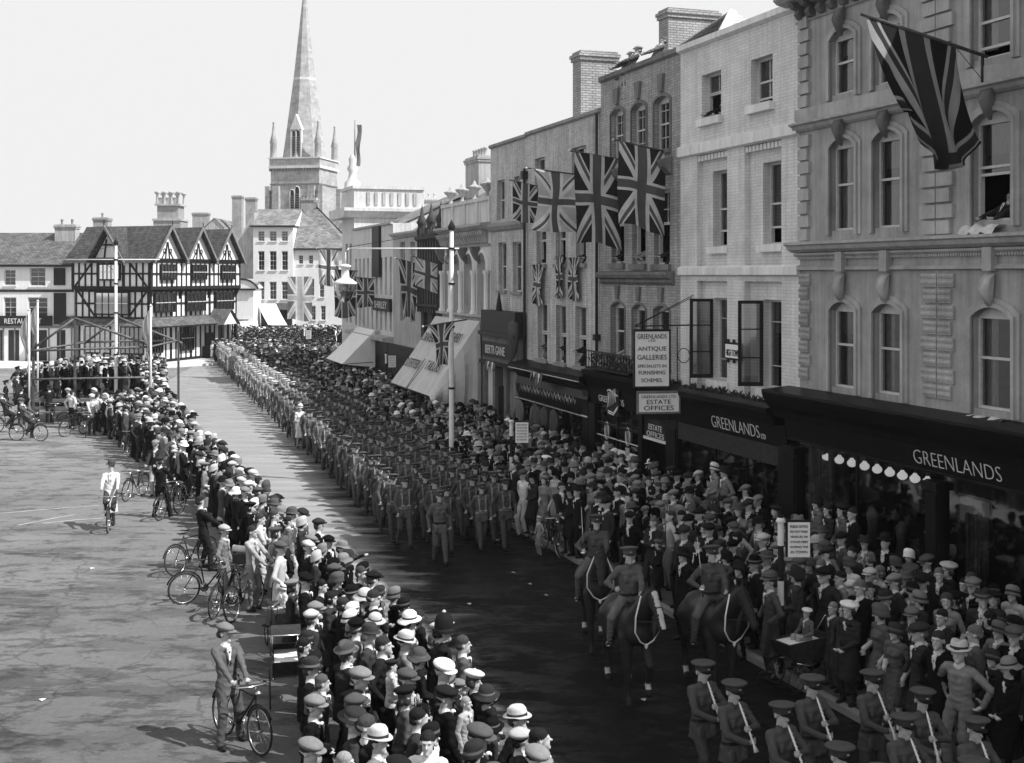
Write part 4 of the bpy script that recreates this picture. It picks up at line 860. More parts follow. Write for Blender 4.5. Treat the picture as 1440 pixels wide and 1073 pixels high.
for o in Cb.ops[:3]: surround(c, o[0], o[1], o[2], o[3], o[4], .1, .04, 'stoneC'); c.prism([((o[0] + o[1]) / 2 - .1, o[3] + .12), ((o[0] + o[1]) / 2 + .1, o[3] + .12), ((o[0] + o[1]) / 2 + .19, o[3] + .62), ((o[0] + o[1]) / 2 - .19, o[3] + .62)], 'y', -.09, -.001, 'stoneC')
for o in f1: surround(c, o[0], o[1], o[2], o[3], o[4], .07, .03, 'stoneC'); c.prism([((o[0] + o[1]) / 2 - .08, o[3] + .1), ((o[0] + o[1]) / 2 + .08, o[3] + .1), ((o[0] + o[1]) / 2 + .15, o[3] + .52), ((o[0] + o[1]) / 2 - .15, o[3] + .52)], 'y', -.08, -.001, 'stoneC')
x0, x1 = .15, W - .35
cornice(c, x0, x1, 6.72, [(.05, 0), (.14, .08), (.1, .16), (.22, .2), (.28, .3), (.28, .36), (.0, .4)], 'stoneC')
cornice(c, Cb.x(858), Cb.x(946), 9.85, [(.05, 0), (.16, .1), (.28, .2), (.34, .34), (.34, .4), (.0, .5)], 'stoneC'); cornice(c, 0, W, 13.15, [(.02, 0), (.1, .05), (.1, .18), (.0, .2)], 'stoneC')
c.build('stone_dressing', Cb.o)
chim(Cb, 940, 1010, 10, 4.6)
sa = MB(); xd = Cb.x(955) ; xs = Cb.x(938)
sa.prism([(0, 3.4), (-.4, 3.4), (-.42, 3.5), (-.62, 3.85), (-.65, 4.0), (0, 4.05)], 'x', -.1, W - .02, 'black'); sa.prism([(0, 2.95), (-.34, 2.95), (-.4, 3.4), (0, 3.4)], 'x', 0, W, 'black')
sa.box(0, .45, -.42, 0, .12, 2.95, 'black'); sa.box(W - 2.0, W - 1.75, -.36, 0, .12, 2.95, 'black'); sa.box(W - .2, W, -.36, 0, .12, 2.95, 'black'); sa.box(.45, W - 2.0, -.36, -.1, .12, .6, 'black')
for x in (.45 + (W - 2.45) * .5,): sa.box(x - .03, x + .03, -.33, -.28, .6, 2.95, 'black')
sa.box(.45, W - 2.0, -.34, -.28, 2.35, 2.41, 'black'); sa.box(.45, W - 2, -.34, -.29, 1.98, 2.0, 'gilt')
sf = sa.build('shopfront', Cb.o); g = MB(); g.quad((.45, -.3, .6), (W - 2.0, -.3, .6), (W - 2.0, -.3, 2.95), (.45, -.3, 2.95), 'glass'); g.build('shop_window', sf)
i_ = MB(); i_.quad((0, 1.0, .1), (W, 1.0, .1), (W, 1.0, 3.4), (0, 1.0, 3.4), 'interior'); i_.build('interior', sf)
nb = MB(); nb.box(.55, W - 2.1, -.335, -.33, 1.55, 1.72, 'signwhite')
for x in (.45 + (W - 2.45) * .25, .45 + (W - 2.45) * .75):
    nb.box(x - .14, x + .14, -.345, -.336, 1.5, 1.85, 'curtain')
    P = [(x + .16 * math.cos(t * .5236), -.33, 2.18 + .27 * math.sin(t * .5236)) for t in range(12)]; nb.tube(P, .018, 'gilt', 4, closed=True); P = [(x + .07 * math.cos(t * .5236), -.33, 2.18 + .17 * math.sin(t * .5236)) for t in range(12)]; nb.tube(P, .022, 'curtain', 4, closed=True)
nb.build('window_band', sf)
# doorway with an arched fanlight
dw = MB(); a0, a1 = W - 1.72, W - .22
P = arch(a0 + .05, a1 - .05, 2.9, .5, 10)
for a, b in zip(P, P[1:]): dw.quad((a[0], -.3, a[1]), (b[0], -.3, b[1]), (b[0], -.3, 2.96), (a[0], -.3, 2.96), 'black')
dw.box(a0, a1, -.33, -.27, 2.28, 2.36, 'gilt'); dw.quad((a0, -.29, 2.3), (a1, -.29, 2.3), (a1, -.29, 2.95), (a0, -.29, 2.95), 'iron'); dw.box(a0 + .3, a1 - .1, .3, .36, 1.4, 1.56, 'curtain'); d_ = dw.build('doorway', sf)
text('ESTATE', 'gilt', sf, (a0 + a1) / 2, -.305, 2.66, .16, .85); text('OFFICES', 'gilt', sf, (a0 + a1) / 2, -.305, 2.46, .15, 1.1)
text('GREENLANDS', 'gilt', sf, W * .30, -.385, 3.16, .2, 1.9, (R(97.6), 0, 0))
bl = MB(); q = random.Random(9); bl.box(.2, W * .62, -.62, -.2, 4.06, 4.12, 'black')
for i in range(17): x = .2 + i * (W * .62 - .2) / 16; bl.box(x - .012, x + .012, -.6, -.576, 4.12, 4.62, 'iron')
bl.box(.2, W * .62, -.605, -.575, 4.6, 4.64, 'iron'); bl.box(.2, W * .62, -.605, -.575, 4.38, 4.4, 'iron'); bl.build('balcony_rail', Cb.o)
pl = MB()
for i in range(260):
    x = q.uniform(.25, W * .6); y = q.uniform(-.55, -.3); z = q.uniform(4.12, 4.5); a = q.uniform(0, 6.3); r_ = q.uniform(.05, .1)
    pl.add([(x, y, z), (x + r_ * math.cos(a), y + r_ * math.sin(a), z + r_ * .6), (x + r_ * 1.2 * math.cos(a + .5), y, z + r_ * 1.5), (x + r_ * .3 * math.cos(a + 2), y, z + r_)], [(0, 1, 2, 3)], 'flower' if q.random() < .8 else 'curtain')
tag(pl.build('window_plants', None, Cb.o.location, FROT), 'leafy plants behind the iron rail above the grey brick shopfront', 'plants')
dp = MB(); dp.tube([(0, -.1, 12.2), (0, -.1, 4.2)], .05, 'iron', 8); dp.box(-.1, .1, -.2, 0, 4.9, 5.1, 'iron'); dp.box(-.12, .12, -.22, 0, 9.9, 10.1, 'iron'); tag(dp.build('drainpipe', None, fpt(uof(843), 0, 0), FROT), 'dark drainpipe at the joint of the grey brick and stock brick fronts', 'pipe')
# script neon-like sign
sc_ = empty('shop_sign', 'white outlined script sign on the fascia below the ANTIQUE GALLERIES board', 'sign', fpt(uof(882), .5, fh(882, 564)), FROT)
zz = MB(); pts = [(-.3 + .06 * i, -.02, (.22 if i % 2 else -.2) + .02 * i) for i in range(11)]; zz.tube(pts, .022, 'signwhite', 5); zz.tube([(-.36, 0, .3), (-.2, 0, .34), (.4, 0, .2)], .022, 'signwhite', 5); zz.tube([(-.3, 0, -.3), (.1, 0, -.34), (.42, 0, -.1), (.38, 0, -.18), (.1, 0, -.4), (-.3, 0, -.36)], .018, 'signwhite', 5); zz.build('script', sc_)
bk = MB(); bk.box(-.42, .42, .02, .06, -.42, .38, 'blackpaint'); bk.box(-.03, .03, .06, .5, -.03, .03, 'iron'); bk.build('back_board', sc_)

# projecting sign boards (hang square to the wall)
def signboard(px0, px1, pyt, pyb, z, label, lines, bracket=True):
    L, Rr = wp(px0, pyb, z), wp(px1, pyb, z); w = (Rr - L).length; hh = (pyb - pyt) * z / F; o = empty('hanging_sign', label, 'sign', ((L.x + Rr.x) / 2, z, L.z), R(8))
    m = MB(); m.box(-w / 2, w / 2, -.03, .03, 0, hh, 'signwhite'); m.build('board', o)
    m = MB()
    for a, b, c_, d in ((-w / 2 - .04, w / 2 + .04, -.05, 0), (-w / 2 - .04, w / 2 + .04, hh, hh + .06), (-w / 2 - .04, -w / 2, 0, hh), (w / 2, w / 2 + .04, 0, hh)): m.box(a, b, -.045, .045, c_, d, 'blackpaint' if bracket else 'stoneC')
    m.build('frame', o)
    for s, fy, fh_, fw in lines: text(s, 'ink', o, 0, -.035, hh * fy, hh * fh_, w * fw)
    return o, w, hh
o, w, hh = signboard(892, 941, 466, 543, 32.5, 'tall white GREENLANDS ANTIQUE GALLERIES board hung over the pavement', [('GREENLANDS', .91, .085, .86), ('LTD', .83, .04, .2), ('ANTIQUE', .68, .09, .84), ('GALLERIES', .53, .09, .86), ('SPECIALISTS IN', .37, .055, .84), ('FURNISHING', .25, .07, .78), ('SCHEMES.', .11, .07, .62)])
br = MB(); br.tube([(-w / 2, .0, hh + .14), (w / 2 + 1.1, .25, hh + .16)], .022, 'iron'); br.tube([(-w / 2, 0, hh + .15), (w / 2 + 1.0, .2, hh + 1.1)], .012, 'iron'); br.tube([(-w / 2 + .05, 0, hh + .16), (w / 2 + 1.25, .3, hh + 1.15)], .01, 'iron')
br.tube([(w / 2 + .25, .05, hh + .1), (w / 2 + .25, .05, -.4)], .015, 'iron'); br.tube([(w / 2 + .62, .1, hh + .1), (w / 2 + .62, .1, -.15)], .015, 'iron'); br.tube([(w / 2 + .44 + .17 * math.cos(t * .6283), .07, hh * .55 + .2 * math.sin(t * .6283)) for t in range(10)], .012, 'iron', 5, closed=True)
br.tube([(w / 2 + .3, .05, -.1), (w / 2 + 1.1, .2, -.1)], .018, 'iron'); br.tube([(-w / 2 + .1, 0, -.05), (-w / 2 + .1, 0, -.2)], .012, 'iron'); br.build('bracket', o)
signboard(897, 955, 553, 579, 32.3, 'small white GREENLANDS ESTATE OFFICES board under the tall sign', [('GREENLANDS LTD', .82, .15, .86), ('ESTATE', .54, .24, .6), ('OFFICES', .21, .25, .74)], False)

# ================================================================ D: stock brick, two sections
D = Row('shop_building', 'tall stock brick building with narrow windows full of onlookers and small flags on sills', 741, 845, 12.35)
D.win(752, 766, 222, 262, nx=1, nz=1, sill='stoneD', sillh=.12, opn=.5); D.win(804, 824, 206, 250, nx=1, nz=1, sill='stoneD', opn=.5)
for (a, b) in ((754.5, 768), (781.5, 795.5), (810, 824)):
    c0 = (a + b) / 2; D.win(a, b, 387 - (9.1 - 7) * F / uz(uof(c0)), 387 - (7.4 - 7) * F / uz(uof(c0)), nx=1, nz=1, sill='stoneD', opn=.5, sillh=.14)
for (a, b) in ((756, 769.5), (782, 796), (809, 824.5)):
    c0 = (a + b) / 2; D.win(a, b, 387 - (5.95 - 7) * F / uz(uof(c0)), 387 - (3.95 - 7) * F / uz(uof(c0)), nx=1, nz=1, sill='stoneD', opn=.45, sillh=.16, cur=('l', 'curtain'))
D.finish('brickD', z0=3.2, depth=.26)
c = MB(); cornice(c, 0, D.W, 12.2, [(.02, 0), (.1, .05), (.1, .15), (0, .18)], 'stoneD'); c.build('coping', D.o)
rf = MB(); W = D.W; xa = D.x(790); hr = H + (387 - 118) * (uz(uof(845)) + 1.3) / F
rf.add([(xa, .35, 12.1), (W + .3, .35, 12.1), (W + .3, 4, hr), (xa, 4, hr)], [(0, 1, 2, 3)], 'tiledark'); rf.add([(xa, 4, hr), (W + .3, 4, hr), (W + .3, 8, 12), (xa, 8, 12)], [(0, 1, 2, 3)], 'tiledark'); rf.add([(xa, .35, 12.1), (xa, 4, hr), (xa, 8, 12)], [(0, 1, 2)], 'brickC'); rf.tube([(xa, .3, 12.1), (xa, 4, hr)], .08, 'stoneD', 6); rf.build('roof', D.o)
chim(D, 817, 868, 70, 1.5)
s_ = MB(); s_.prism([(0, 3.25), (-.35, 3.25), (-.4, 3.35), (-.7, 3.6), (-.72, 3.75), (0, 3.85)], 'x', -.1, W - .1, 'black'); s_.prism([(0, 2.45), (-.3, 2.45), (-.42, 2.7), (-.45, 3.0), (-.38, 3.25), (0, 3.25)], 'x', 0, W - .1, 'black')
s_.box(0, .25, -.36, 0, .12, 2.45, 'black'); s_.box(W - .55, W - .05, -.42, 0, .12, 3.3, 'black'); s_.box(.25, W - .55, -.3, -.1, .12, .5, 'black')
for a in (.36, .66): s_.box(W * a, W * a + .05, -.3, -.25, .5, 2.45, 'black')
s_.tube([(.1, -.5, 2.5), (W - .5, -.5, 2.5)], .018, 'iron'); s_.box(0, W - .1, -.46, -.42, 2.44, 2.48, 'gilt'); s_.box(0, W - .1, -.75, -.72, 3.58, 3.6, 'gilt')
sf = s_.build('shopfront', D.o); g = MB(); g.quad((.25, -.27, .5), (W - .55, -.27, .5), (W - .55, -.27, 2.45), (.25, -.27, 2.45), 'glass'); g.build('shop_window', sf); i_ = MB(); i_.quad((0, .8, .1), (W, .8, .1), (W, .8, 3.2), (0, .8, 3.2), 'interior'); i_.build('interior', sf)
sw = MB(); q = random.Random(2)
for i in range(16):
    x = .5 + i * (W - 1.5) / 16; z = 2.88; sw.tube([(x, -.46, z - .15), (x + .12, -.47, z + .12), (x + .26, -.46, z - .1), (x + .34, -.46, z + .05)], .012, 'gilt' if i % 3 else 'curtain', 4)
sw.build('scroll_ornament', sf)
D1 = Row('shop_building', 'narrow stone fronted building with carved wooden shop surround left of the stock brick one', 690, 741, 12.3)
D1.win(699, 709.5, 253, 309, nx=1, nz=1, sill=None); D1.win(723, 731, 248, 300, nx=1, nz=1, sill=None); D1.win(701, 712, 341, 408, nx=2, nz=1, sill='stoneD', cur=('lr', 'curtain')); D1.win(721, 733, 340, 410, nx=2, nz=1, sill='stoneD', cur=('lr', 'curtain'))
D1.finish('brickD', z0=0, depth=.25)
W = D1.W; c = MB(); cornice(c, 0, W * .95, 8.75, [(.02, 0), (.1, .05), (.2, .2), (.2, .3), (0, .35)], 'stoneD'); cornice(c, 0, W, 12.15, [(.02, 0), (.1, .05), (.1, .15), (0, .18)], 'stoneD'); c.build('coping', D1.o)
s_ = MB(); s_.box(.1, W - .1, -.45, -.002, 4.75, 5.6, 'iron'); s_.box(0, W, -.55, -.002, 4.6, 4.75, 'iron'); s_.box(.1, W - .1, -.4, -.002, 3.6, 4.6, 'stoneAdark'); s_.box(.25, W - .5, -.44, -.4, 3.75, 4.35, 'blackpaint'); s_.box(0, W, -.5, -.002, 3.45, 3.6, 'iron')
s_.lathe([(.14, 0), (.1, .3), (.05, .6), (0, .8)], 'iron', (W * .45, -.3, 5.6), 8); s_.lathe([(.0, -.9), (.3, -.6), (.42, 0), (.4, .5), (.0, .62)], 'darkstone', (W - .35, -.42, 4.7), 12, 1, .4)
for a in (0, W * .3, W * .62, W - .3): s_.box(a, a + .3, -.35, -.002, .12, 3.45, 'stoneAdark')
s_.box(.3, W * .3, -.2, -.002, 1.7, 3.3, 'stucco'); s_.box(W * .62 + .3, W - .3, -.2, -.002, .12, 3.3, 'stoneC'); s_.box(W * .3 + .3, W * .62, -.2, -.002, 1.2, 2.6, 'interior')
sf = s_.build('shopfront', D1.o); text('BERTR GANE', 'gilt', sf, W * .43, -.45, 4.05, .34, W * .55)
dp = MB(); dp.tube([(0, -.1, 11), (0, -.1, .2)], .055, 'iron', 8); dp.box(-.12, .12, -.22, 0, 10.6, 10.9, 'iron'); tag(dp.build('drainpipe', None, fpt(uof(741), 0, 0), FROT), 'dark drainpipe left of the small sill flags on the stock brick front', 'pipe')
# coats on hangers outside D
for i, (px, tone, wd, ln, rz_) in enumerate(((748, 'greycurtain', .34, 1.25, 20), (771, 'greycurtain', .2, 1.25, 70), (784, 'darkstone', .3, 1.2, 10), (798, 'darkstone', .44, 1.1, 0))):
    m = MB()
    def f(v): v = Vector(v); a = math.atan2(v.y, v.x); k = max(0, -v.z); s = 1 + .08 * k * math.sin(a * 7 + i); return Vector((v.x * s, v.y * s, v.z))
    m.lathe([(wd * .75, -ln), (wd * .6, -ln * .5), (wd * .62, -.25), (wd * .6, -.1), (wd * .3, -.02), (.05, 0), (0, .02)], tone, n=22, sy=.35, fn=f)
    for s in (1, -1): m.tube([(wd * .5 * s, 0, -.1), (wd * .72 * s, 0, -.4), (wd * .75 * s, -.02, -.68)], .055, tone, 8)
    t = empty('coat', ('pale grey overcoat hanging nearest the notice post outside the shop', 'narrow pale coat hung edge-on outside the shop, second from the notice post', 'dark coat hung between the pale coat and the belted one outside the shop', 'dark belted coat hanging outside the shop, farthest from the notice post')[i], 'coat', fpt(uof(px), .5, 2.4), FROT + R(rz_), 'coats on hangers outside the shop')
    m.build('garment', t); h_ = MB(); h_.tube([(-.15, 0, -.03), (0, 0, .04), (.15, 0, -.03)], .01, 'iron', 5); h_.tube([(0, 0, .04), (0, 0, .1)], .007, 'iron', 5); h_.build('hanger', t)

# ================================================================ E: stucco arcade with balustrade
E = Row('arcaded_building', 'pale stucco building with tall round arched windows and a balustraded parapet with urns', 622, 690, 9.2)
for (a, b) in ((627, 634.5), (638.5, 648.5), (654, 666.5), (672.5, 685)):
    xa, xb = E.x(a), E.x(b); E.winl((xa, xb, 5.35, 7.95, (xb - xa) / 2), nx=1, nz=1, sill=None)
E.finish('stucco', z0=0, depth=.35); W = E.W; c = MB()
for o in E.ops: surround(c, *o, .14, .08, 'white')
for x in [E.ops[0][0] - .35] + [(a[1] + b[0]) / 2 - .1 for a, b in zip(E.ops, E.ops[1:])] + [E.ops[-1][1] + .15]: c.lathe([(.15, 5.3), (.15, 5.45), (.1, 5.5), (.1, 7.0), (.15, 7.1), (.15, 7.2)], 'white', (x + .1, -.12, 0), 10)
cornice(c, 0, W, 8.2, [(.05, 0), (.12, .1)], 'stucco2'); cornice(c, 0, W, 8.85, [(.1, 0), (.3, .1), (.45, .2), (.45, .3), (0, .35)], 'stucco2'); cornice(c, 0, W, 5.2, [(.1, 0), (.3, .05), (.3, .14), (0, .16)], 'stucco2')
for i in range(int(W / .28)): c.prism([(0, 8.3), (-.12, 8.35), (-.2, 8.6), (-.32, 8.7), (-.36, 8.85), (0, 8.85)], 'x', .05 + i * .28, .17 + i * .28, 'stucco2')
for i in range(4): x = W * (i + .12) / 4; c.prism([(0, 7.5), (-.2, 7.7), (-.35, 8.0), (-.38, 8.2), (0, 8.2)], 'x', x - .15, x + .15, 'stoneAdark')
c.build('stone_dressing', E.o); pr_ = MB(); pr_.box(0, W, 0, .3, 9.2, 10.1, 'stucco'); pr_.box(-.05, W, -.08, .35, 10.1, 10.25, 'stucco')
for i in range(5): x = W * i / 4; pr_.box(max(0, x - .15), min(W, x + .15), -.06, .0, 9.22, 10.1, 'stucco')
pr_.build('parapet', E.o)
for i in range(4):
    x = W * (i + .5) / 4; ur = MB(); ur.lathe([(.14, 0), (.08, .08), (.06, .2), (.2, .4), (.3, .5), (.32, .56), (.2, .6), (.1, .66), (.04, .8), (0, .84)], 'stucco2', (0, 0, 0), 12)
    tag(ur.build('urn', None, fpt(E.u0 - x, -.15, 10.25)), 'stone urn on the balustraded parapet, %s from the camera' % ('fourth', 'third', 'second', 'nearest')[i], 'urn', 'urns on the parapet')
# F dark narrow gothic front, G, H stuccoed fronts
Fb = Row('gothic_building', 'narrow dark carved gothic front with pinnacles beside the arcaded building', 592, 622, 9.3)
for (a, b) in ((596, 602), (608, 615)): Fb.win(a, b, 365, 425, nx=1, nz=1, sill=None); Fb.winl((Fb.x(a), Fb.x(b), 4.2, 5.3, 0), nx=1, nz=1, sill=None)
Fb.finish('darkstone', depth=.3); c = MB(); W = Fb.W
for i in range(9): x = W * i / 8; c.box(max(0, x - .12), min(W, x + .12), -.2, -.0, 5.2, 9.3, 'darkstone')
cornice(c, 0, W, 8.6, [(.1, 0), (.35, .15), (.35, .3), (0, .35)], 'darkstone'); cornice(c, 0, W, 5.4, [(.1, 0), (.3, .1), (.3, .2), (0, .25)], 'darkstone')
for x in (.2, W * .5, W - .2): c.lathe([(.22, 9.3), (.22, 9.5), (.3, 9.6), (.12, 9.9), (.05, 10.3), (0, 10.5)], 'darkstone', (x, 0, 0), 8)
c.build('carving', Fb.o)
G = Row('shop_building', 'plain pale fronted building with a low pitched roof beyond the dark gothic front', 553, 592, 9.2)
for (a, b) in ((563, 569.5), (577, 583.5)): G.win(a, b, 340, 368, nx=1, nz=1, sill=None); G.winl((G.x(a), G.x(b), 4.6, 6.3, 0), nx=1, nz=1, sill=None); 
G.finish('stucco2', depth=.25); c = MB(); cornice(c, 0, G.W, 9.0, [(.05, 0), (.25, .15), (.25, .25), (0, .3)], 'stucco2'); c.build('cornice', G.o)
def gable(par, x0, x1, y0, y1, z, rise, mat, wallm, ridge='x'):
    m = MB()
    if ridge == 'x':
        ym = (y0 + y1) / 2; m.add([(x0, y0, z), (x1, y0, z), (x1, ym, z + rise), (x0, ym, z + rise), (x1, y1, z), (x0, y1, z)], [(0, 1, 2, 3), (3, 2, 4, 5)], mat)
        m.add([(x0 + .1, y0 + .1, z), (x0 + .1, y1 - .1, z), (x0 + .1, ym, z + rise - .1)], [(0, 1, 2)], wallm); m.add([(x1 - .1, y0 + .1, z), (x1 - .1, ym, z + rise - .1), (x1 - .1, y1 - .1, z)], [(0, 1, 2)], wallm)
    else:
        xm = (x0 + x1) / 2; m.add([(x0, y0, z), (xm, y0, z + rise), (xm, y1, z + rise), (x0, y1, z), (x1, y0, z), (x1, y1, z)], [(0, 1, 2, 3), (1, 4, 5, 2)], mat)
        m.add([(x0 + .1, y0 + .12, z), (x1 - .1, y0 + .12, z), (xm, y0 + .12, z + rise - .1)], [(0, 1, 2)], wallm)
    return m.build('roof', par)
gable(G.o, 0, G.W, .3, 9, 9.0, 2.6, 'tilepale', 'stucco'); chimney(G.o, .3, 4, 10, 13.4, 2.4, .9, 5, 'stucco2', 'stucco2')
Hb = Row('terrace_building', 'long pale terrace with rows of narrow windows and a ledge above a white awning', 498, 553, 9.9)
for i in range(9):
    a = Hb.W * (i + .28) / 9; Hb.winl((a, a + Hb.W * .05, 5.9, 8.0, 0), nx=1, nz=1, sill=None); Hb.winl((a, a + Hb.W * .05, 3.9, 5.6, 0), nx=1, nz=1, sill=None)
Hb.finish('stucco', depth=.22); c = MB(); cornice(c, 0, Hb.W, 9.75, [(.02, 0), (.15, .05), (.15, .15)], 'stucco2'); cornice(c, 0, Hb.W, 3.3, [(.1, 0), (.6, .1), (.6, .3), (0, .35)], 'stucco2'); c.box(Hb.W * .55, Hb.W * .72, -.15, 0, 6.9, 9.8, 'iron'); c.box(Hb.W * .6, Hb.W * .98, -.2, -.02, 5.0, 5.7, 'iron'); c.build('cornice', Hb.o)
text('SHIRLEY', 'gilt', Hb.o, Hb.W * .79, -.22, 5.35, .4, Hb.W * .3)
for o_ in (Fb, G, Hb):
    s_ = MB(); s_.box(.05, o_.W - .05, -.3, -.002, 2.6, 3.3, 'black'); s_.box(.05, o_.W - .05, -.1, -.003, .6, 2.6, 'iron'); s_.build('shopfront', o_.o)
gable(Hb.o, Hb.W * .4, Hb.W, .3, 9, 9.7, 2.0, 'tilepale', 'stucco')
# I: tall baroque corner block with statue group and flagstaff
Ib = Row('corner_hotel', 'tall pale baroque corner block with balustrade and flagstaff beyond the terrace', 481, 498, 11.0, depth=4.5)
for z in (4.0, 7.0): Ib.winl((Ib.W * .3, Ib.W * .5, z, z + 2, 0), nx=1, nz=1, sill=None); Ib.winl((Ib.W * .65, Ib.W * .8, z, z + 2, 0), nx=1, nz=1, sill=None)
Ib.finish('pale', depth=.3); W = Ib.W; c = MB(); 
c.prism([(-.5, 10.6), (-.9, 11.0), (-.9, 11.2), (W + .4, 11.2), (W + .4, 11.0), (W + .1, 10.6)], 'y', -.7, 4.5, 'pale'); c.box(0, W, 0, 4.5, 11.2, 12.4, 'pale'); c.box(-.1, W + .1, -.1, 4.5, 12.4, 12.6, 'pale')
for i in range(7): c.box(W, W + .06, .8 + i * .5, 1.0 + i * .5, 11.4, 12.2, 'stucco2')
c.lathe([(.75, 11.0), (.7, 12.2), (.55, 12.4), (.5, 13.0), (.3, 13.2), (.22, 13.6), (.36, 13.9), (.2, 14.2), (.25, 14.5), (.1, 14.8)], 'pale', (.9, .5, 0), 10); c.build('turret', Ib.o)
t = empty('flagstaff', 'tall flagstaff with a limp striped flag on the far corner block', 'flagpole', wp(499, 238, 78.5)); m = MB(); m.tube([(0, 0, -.5), (0, 0, 3.2)], .08, 'stoneC', 6, .03); m.build('pole', t)
m = MB(); vs = [((.12 + .32 * (j / 3)) * (1 - .3 * i / 9) + .05 * math.sin(i), .1 * math.sin(i * 1.3 + j), 2.9 - i * .3) for i in range(10) for j in range(4)]; m.add(vs, [(i * 4 + j, i * 4 + j + 1, i * 4 + j + 5, i * 4 + j + 4) for i in range(9) for j in range(3)], 'stoneC', True); m.build('flag', t)
# ================================================================ timbered house
HR_ = math.atan2(.93, .37)
T = empty('timbered_house', 'black and white timber framed house with three gables and a low pent roof', 'house', (-27.8, 93, 0), HR_)
LX, LY = 11.9, 7.6
def timb(mb, side, u, z0, z1, w=.17, y=0, lean=0):
    """upright on a face: side 'r' = the gabled long face (y=y), 'l' = the left face (x=y)"""
    a, b = (u, u + lean); P = [(a - w / 2, z0), (a + w / 2, z0), (b + w / 2, z1), (b - w / 2, z1)]
    if side == 'r': mb.prism(P, 'y', y - .05, y, 'timber')
    else: mb.prism([(p, q) for p, q in P], 'x', y - .05, y, 'timber')
def beam(mb, side, u0, u1, z, h=.2, y=0):
    if side == 'r': mb.box(u0, u1, y - .065, y, z, z + h, 'timber')
    else: mb.box(y - .065, y, u0, u1, z, z + h, 'timber')
wl_ = MB()
for lv, (z0, z1, ins) in enumerate(((0, 3.5, .75), (3.5, 5.9, .38), (5.9, 8.2, 0))): wl_.box(ins, LX - ins * .3, ins, LY, z0, z1, 'white')
wl_.build('wall', T); tm = MB()
for lv, (z0, z1, ins) in enumerate(((0, 3.3, .75), (3.5, 5.9, .38), (5.9, 8.2, 0))):
    for side, L in (('r', LX), ('l', LY)):
        beam(tm, side, ins, L - (0 if side == 'l' else ins * .3), z0 + (0 if lv else .1), .24, ins); beam(tm, side, ins, L, z1 - .22, .22, ins)
        if lv: beam(tm, side, ins, L, (z0 + z1) / 2 + .0, .13, ins)
        n = int((L - ins) / .62)
        for i in range(n + 1):
            u = ins + .09 + i * (L - ins - .18) / n
            timb(tm, side, u, z0 + .2, z1 - .2, .15 if i % 4 else .26, ins)
    if lv:
        for u, ln in ((ins + .3, 1.7), (LY - .3, -1.7)): timb(tm, 'l', u if lv == 2 else u + ln, z0 + .2, z1 - .2, .2, ins - .02, ln if lv == 2 else -ln)
tm.build('timber_frame', T)
j = MB(); j.box(-.04, LX, -.04, LY, 5.86, 5.96, 'timber'); j.box(.34, LX, .34, LY, 3.46, 3.56, 'timber')
for i in range(4):
    x = .1 + i * (LX - .4) / 3; j.prism([(.38, 5.1), (.38, 5.88), (-.05, 5.88), (.1, 5.6)], 'x', x, x + .22, 'timber')
j.build('jetty_brackets', T)
def hwin(side, u0, u1, z0, z1, y, out=.25):
    m = MB()
    def bx(a, b, p, q, r_, s_, mt): (m.box(a, b, p, q, r_, s_, mt) if side == 'r' else m.box(p, q, a, b, r_, s_, mt))
    bx(u0, u1, y - out, y - .001, z0 - .12, z0, 'timber'); bx(u0, u1, y - out, y - .001, z1, z1 + .12, 'timber'); n = 5
    for i in range(n + 1): u = u0 + (u1 - u0 - .06) * i / n; bx(u, u + .06, y - out, y - out + .06, z0, z1, 'sashdark')
    bx(u0 + .06, u1 - .06, y - out + .01, y - out + .05, (z0 + z1) / 2 - .03, (z0 + z1) / 2 + .03, 'sash'); bx(u0, u0 + .06, y - out + .06, y - .001, z0, z1, 'timber'); bx(u1 - .06, u1, y - out + .06, y - .001, z0, z1, 'timber')
    w = m.build('window', T); g = MB()
    if side == 'r': g.quad((u0 + .05, y - out + .04, z0), (u1 - .05, y - out + .04, z0), (u1 - .05, y - out + .04, z1), (u0 + .05, y - out + .04, z1), 'glass'); g.quad((u0 + .05, y - .07, z0), (u1 - .05, y - .07, z0), (u1 - .05, y - .07, z1), (u0 + .05, y - .07, z1), 'iron')
    else: g.quad((y - out + .04, u0 + .05, z0), (y - out + .04, u1 - .05, z0), (y - out + .04, u1 - .05, z1), (y - out + .04, u0 + .05, z1), 'glass'); g.quad((y - .07, u0 + .05, z0), (y - .07, u1 - .05, z0), (y - .07, u1 - .05, z1), (y - .07, u0 + .05, z1), 'iron')
    g.build('pane', w)
GW = LX / 3
for i in range(3):
    c0 = GW * (i + .5); hwin('r', c0 - .95, c0 + .95, 6.75, 7.75, 0); hwin('r', c0 - 1.25, c0 + 1.25, 4.2, 5.5, .38, .3); hwin('r', c0 - 1.4, c0 + .3, 1.0, 2.8, .75, .2) if i < 2 else None
hwin('l', LY / 2 - 1.0, LY / 2 + 1.0, 6.7, 7.8, 0); hwin('l', LY / 2 - 1.6, LY / 2 + 1.6, 4.0, 5.6, .38, .3); hwin('l', 1.2, 3.4, .9, 2.9, .75, .15); hwin('l', 4.4, 6.9, .9, 2.9, .75, .15)
rf = MB(); pk = 10.9
for i in range(3):
    x0, x1, xm = GW * i, GW * (i + 1), GW * (i + .5); y1 = LY + .3; o0 = -.5
    rf.add([(x0 - .12, o0, 8.0), (xm, o0, pk), (xm, y1, pk), (x0 - .12, y1, 8.0)], [(0, 3, 2, 1)], 'tiledark'); rf.add([(x1 + .12, o0, 8.0), (xm, o0, pk), (xm, y1, pk), (x1 + .12, y1, 8.0)], [(0, 1, 2, 3)], 'tiledark')
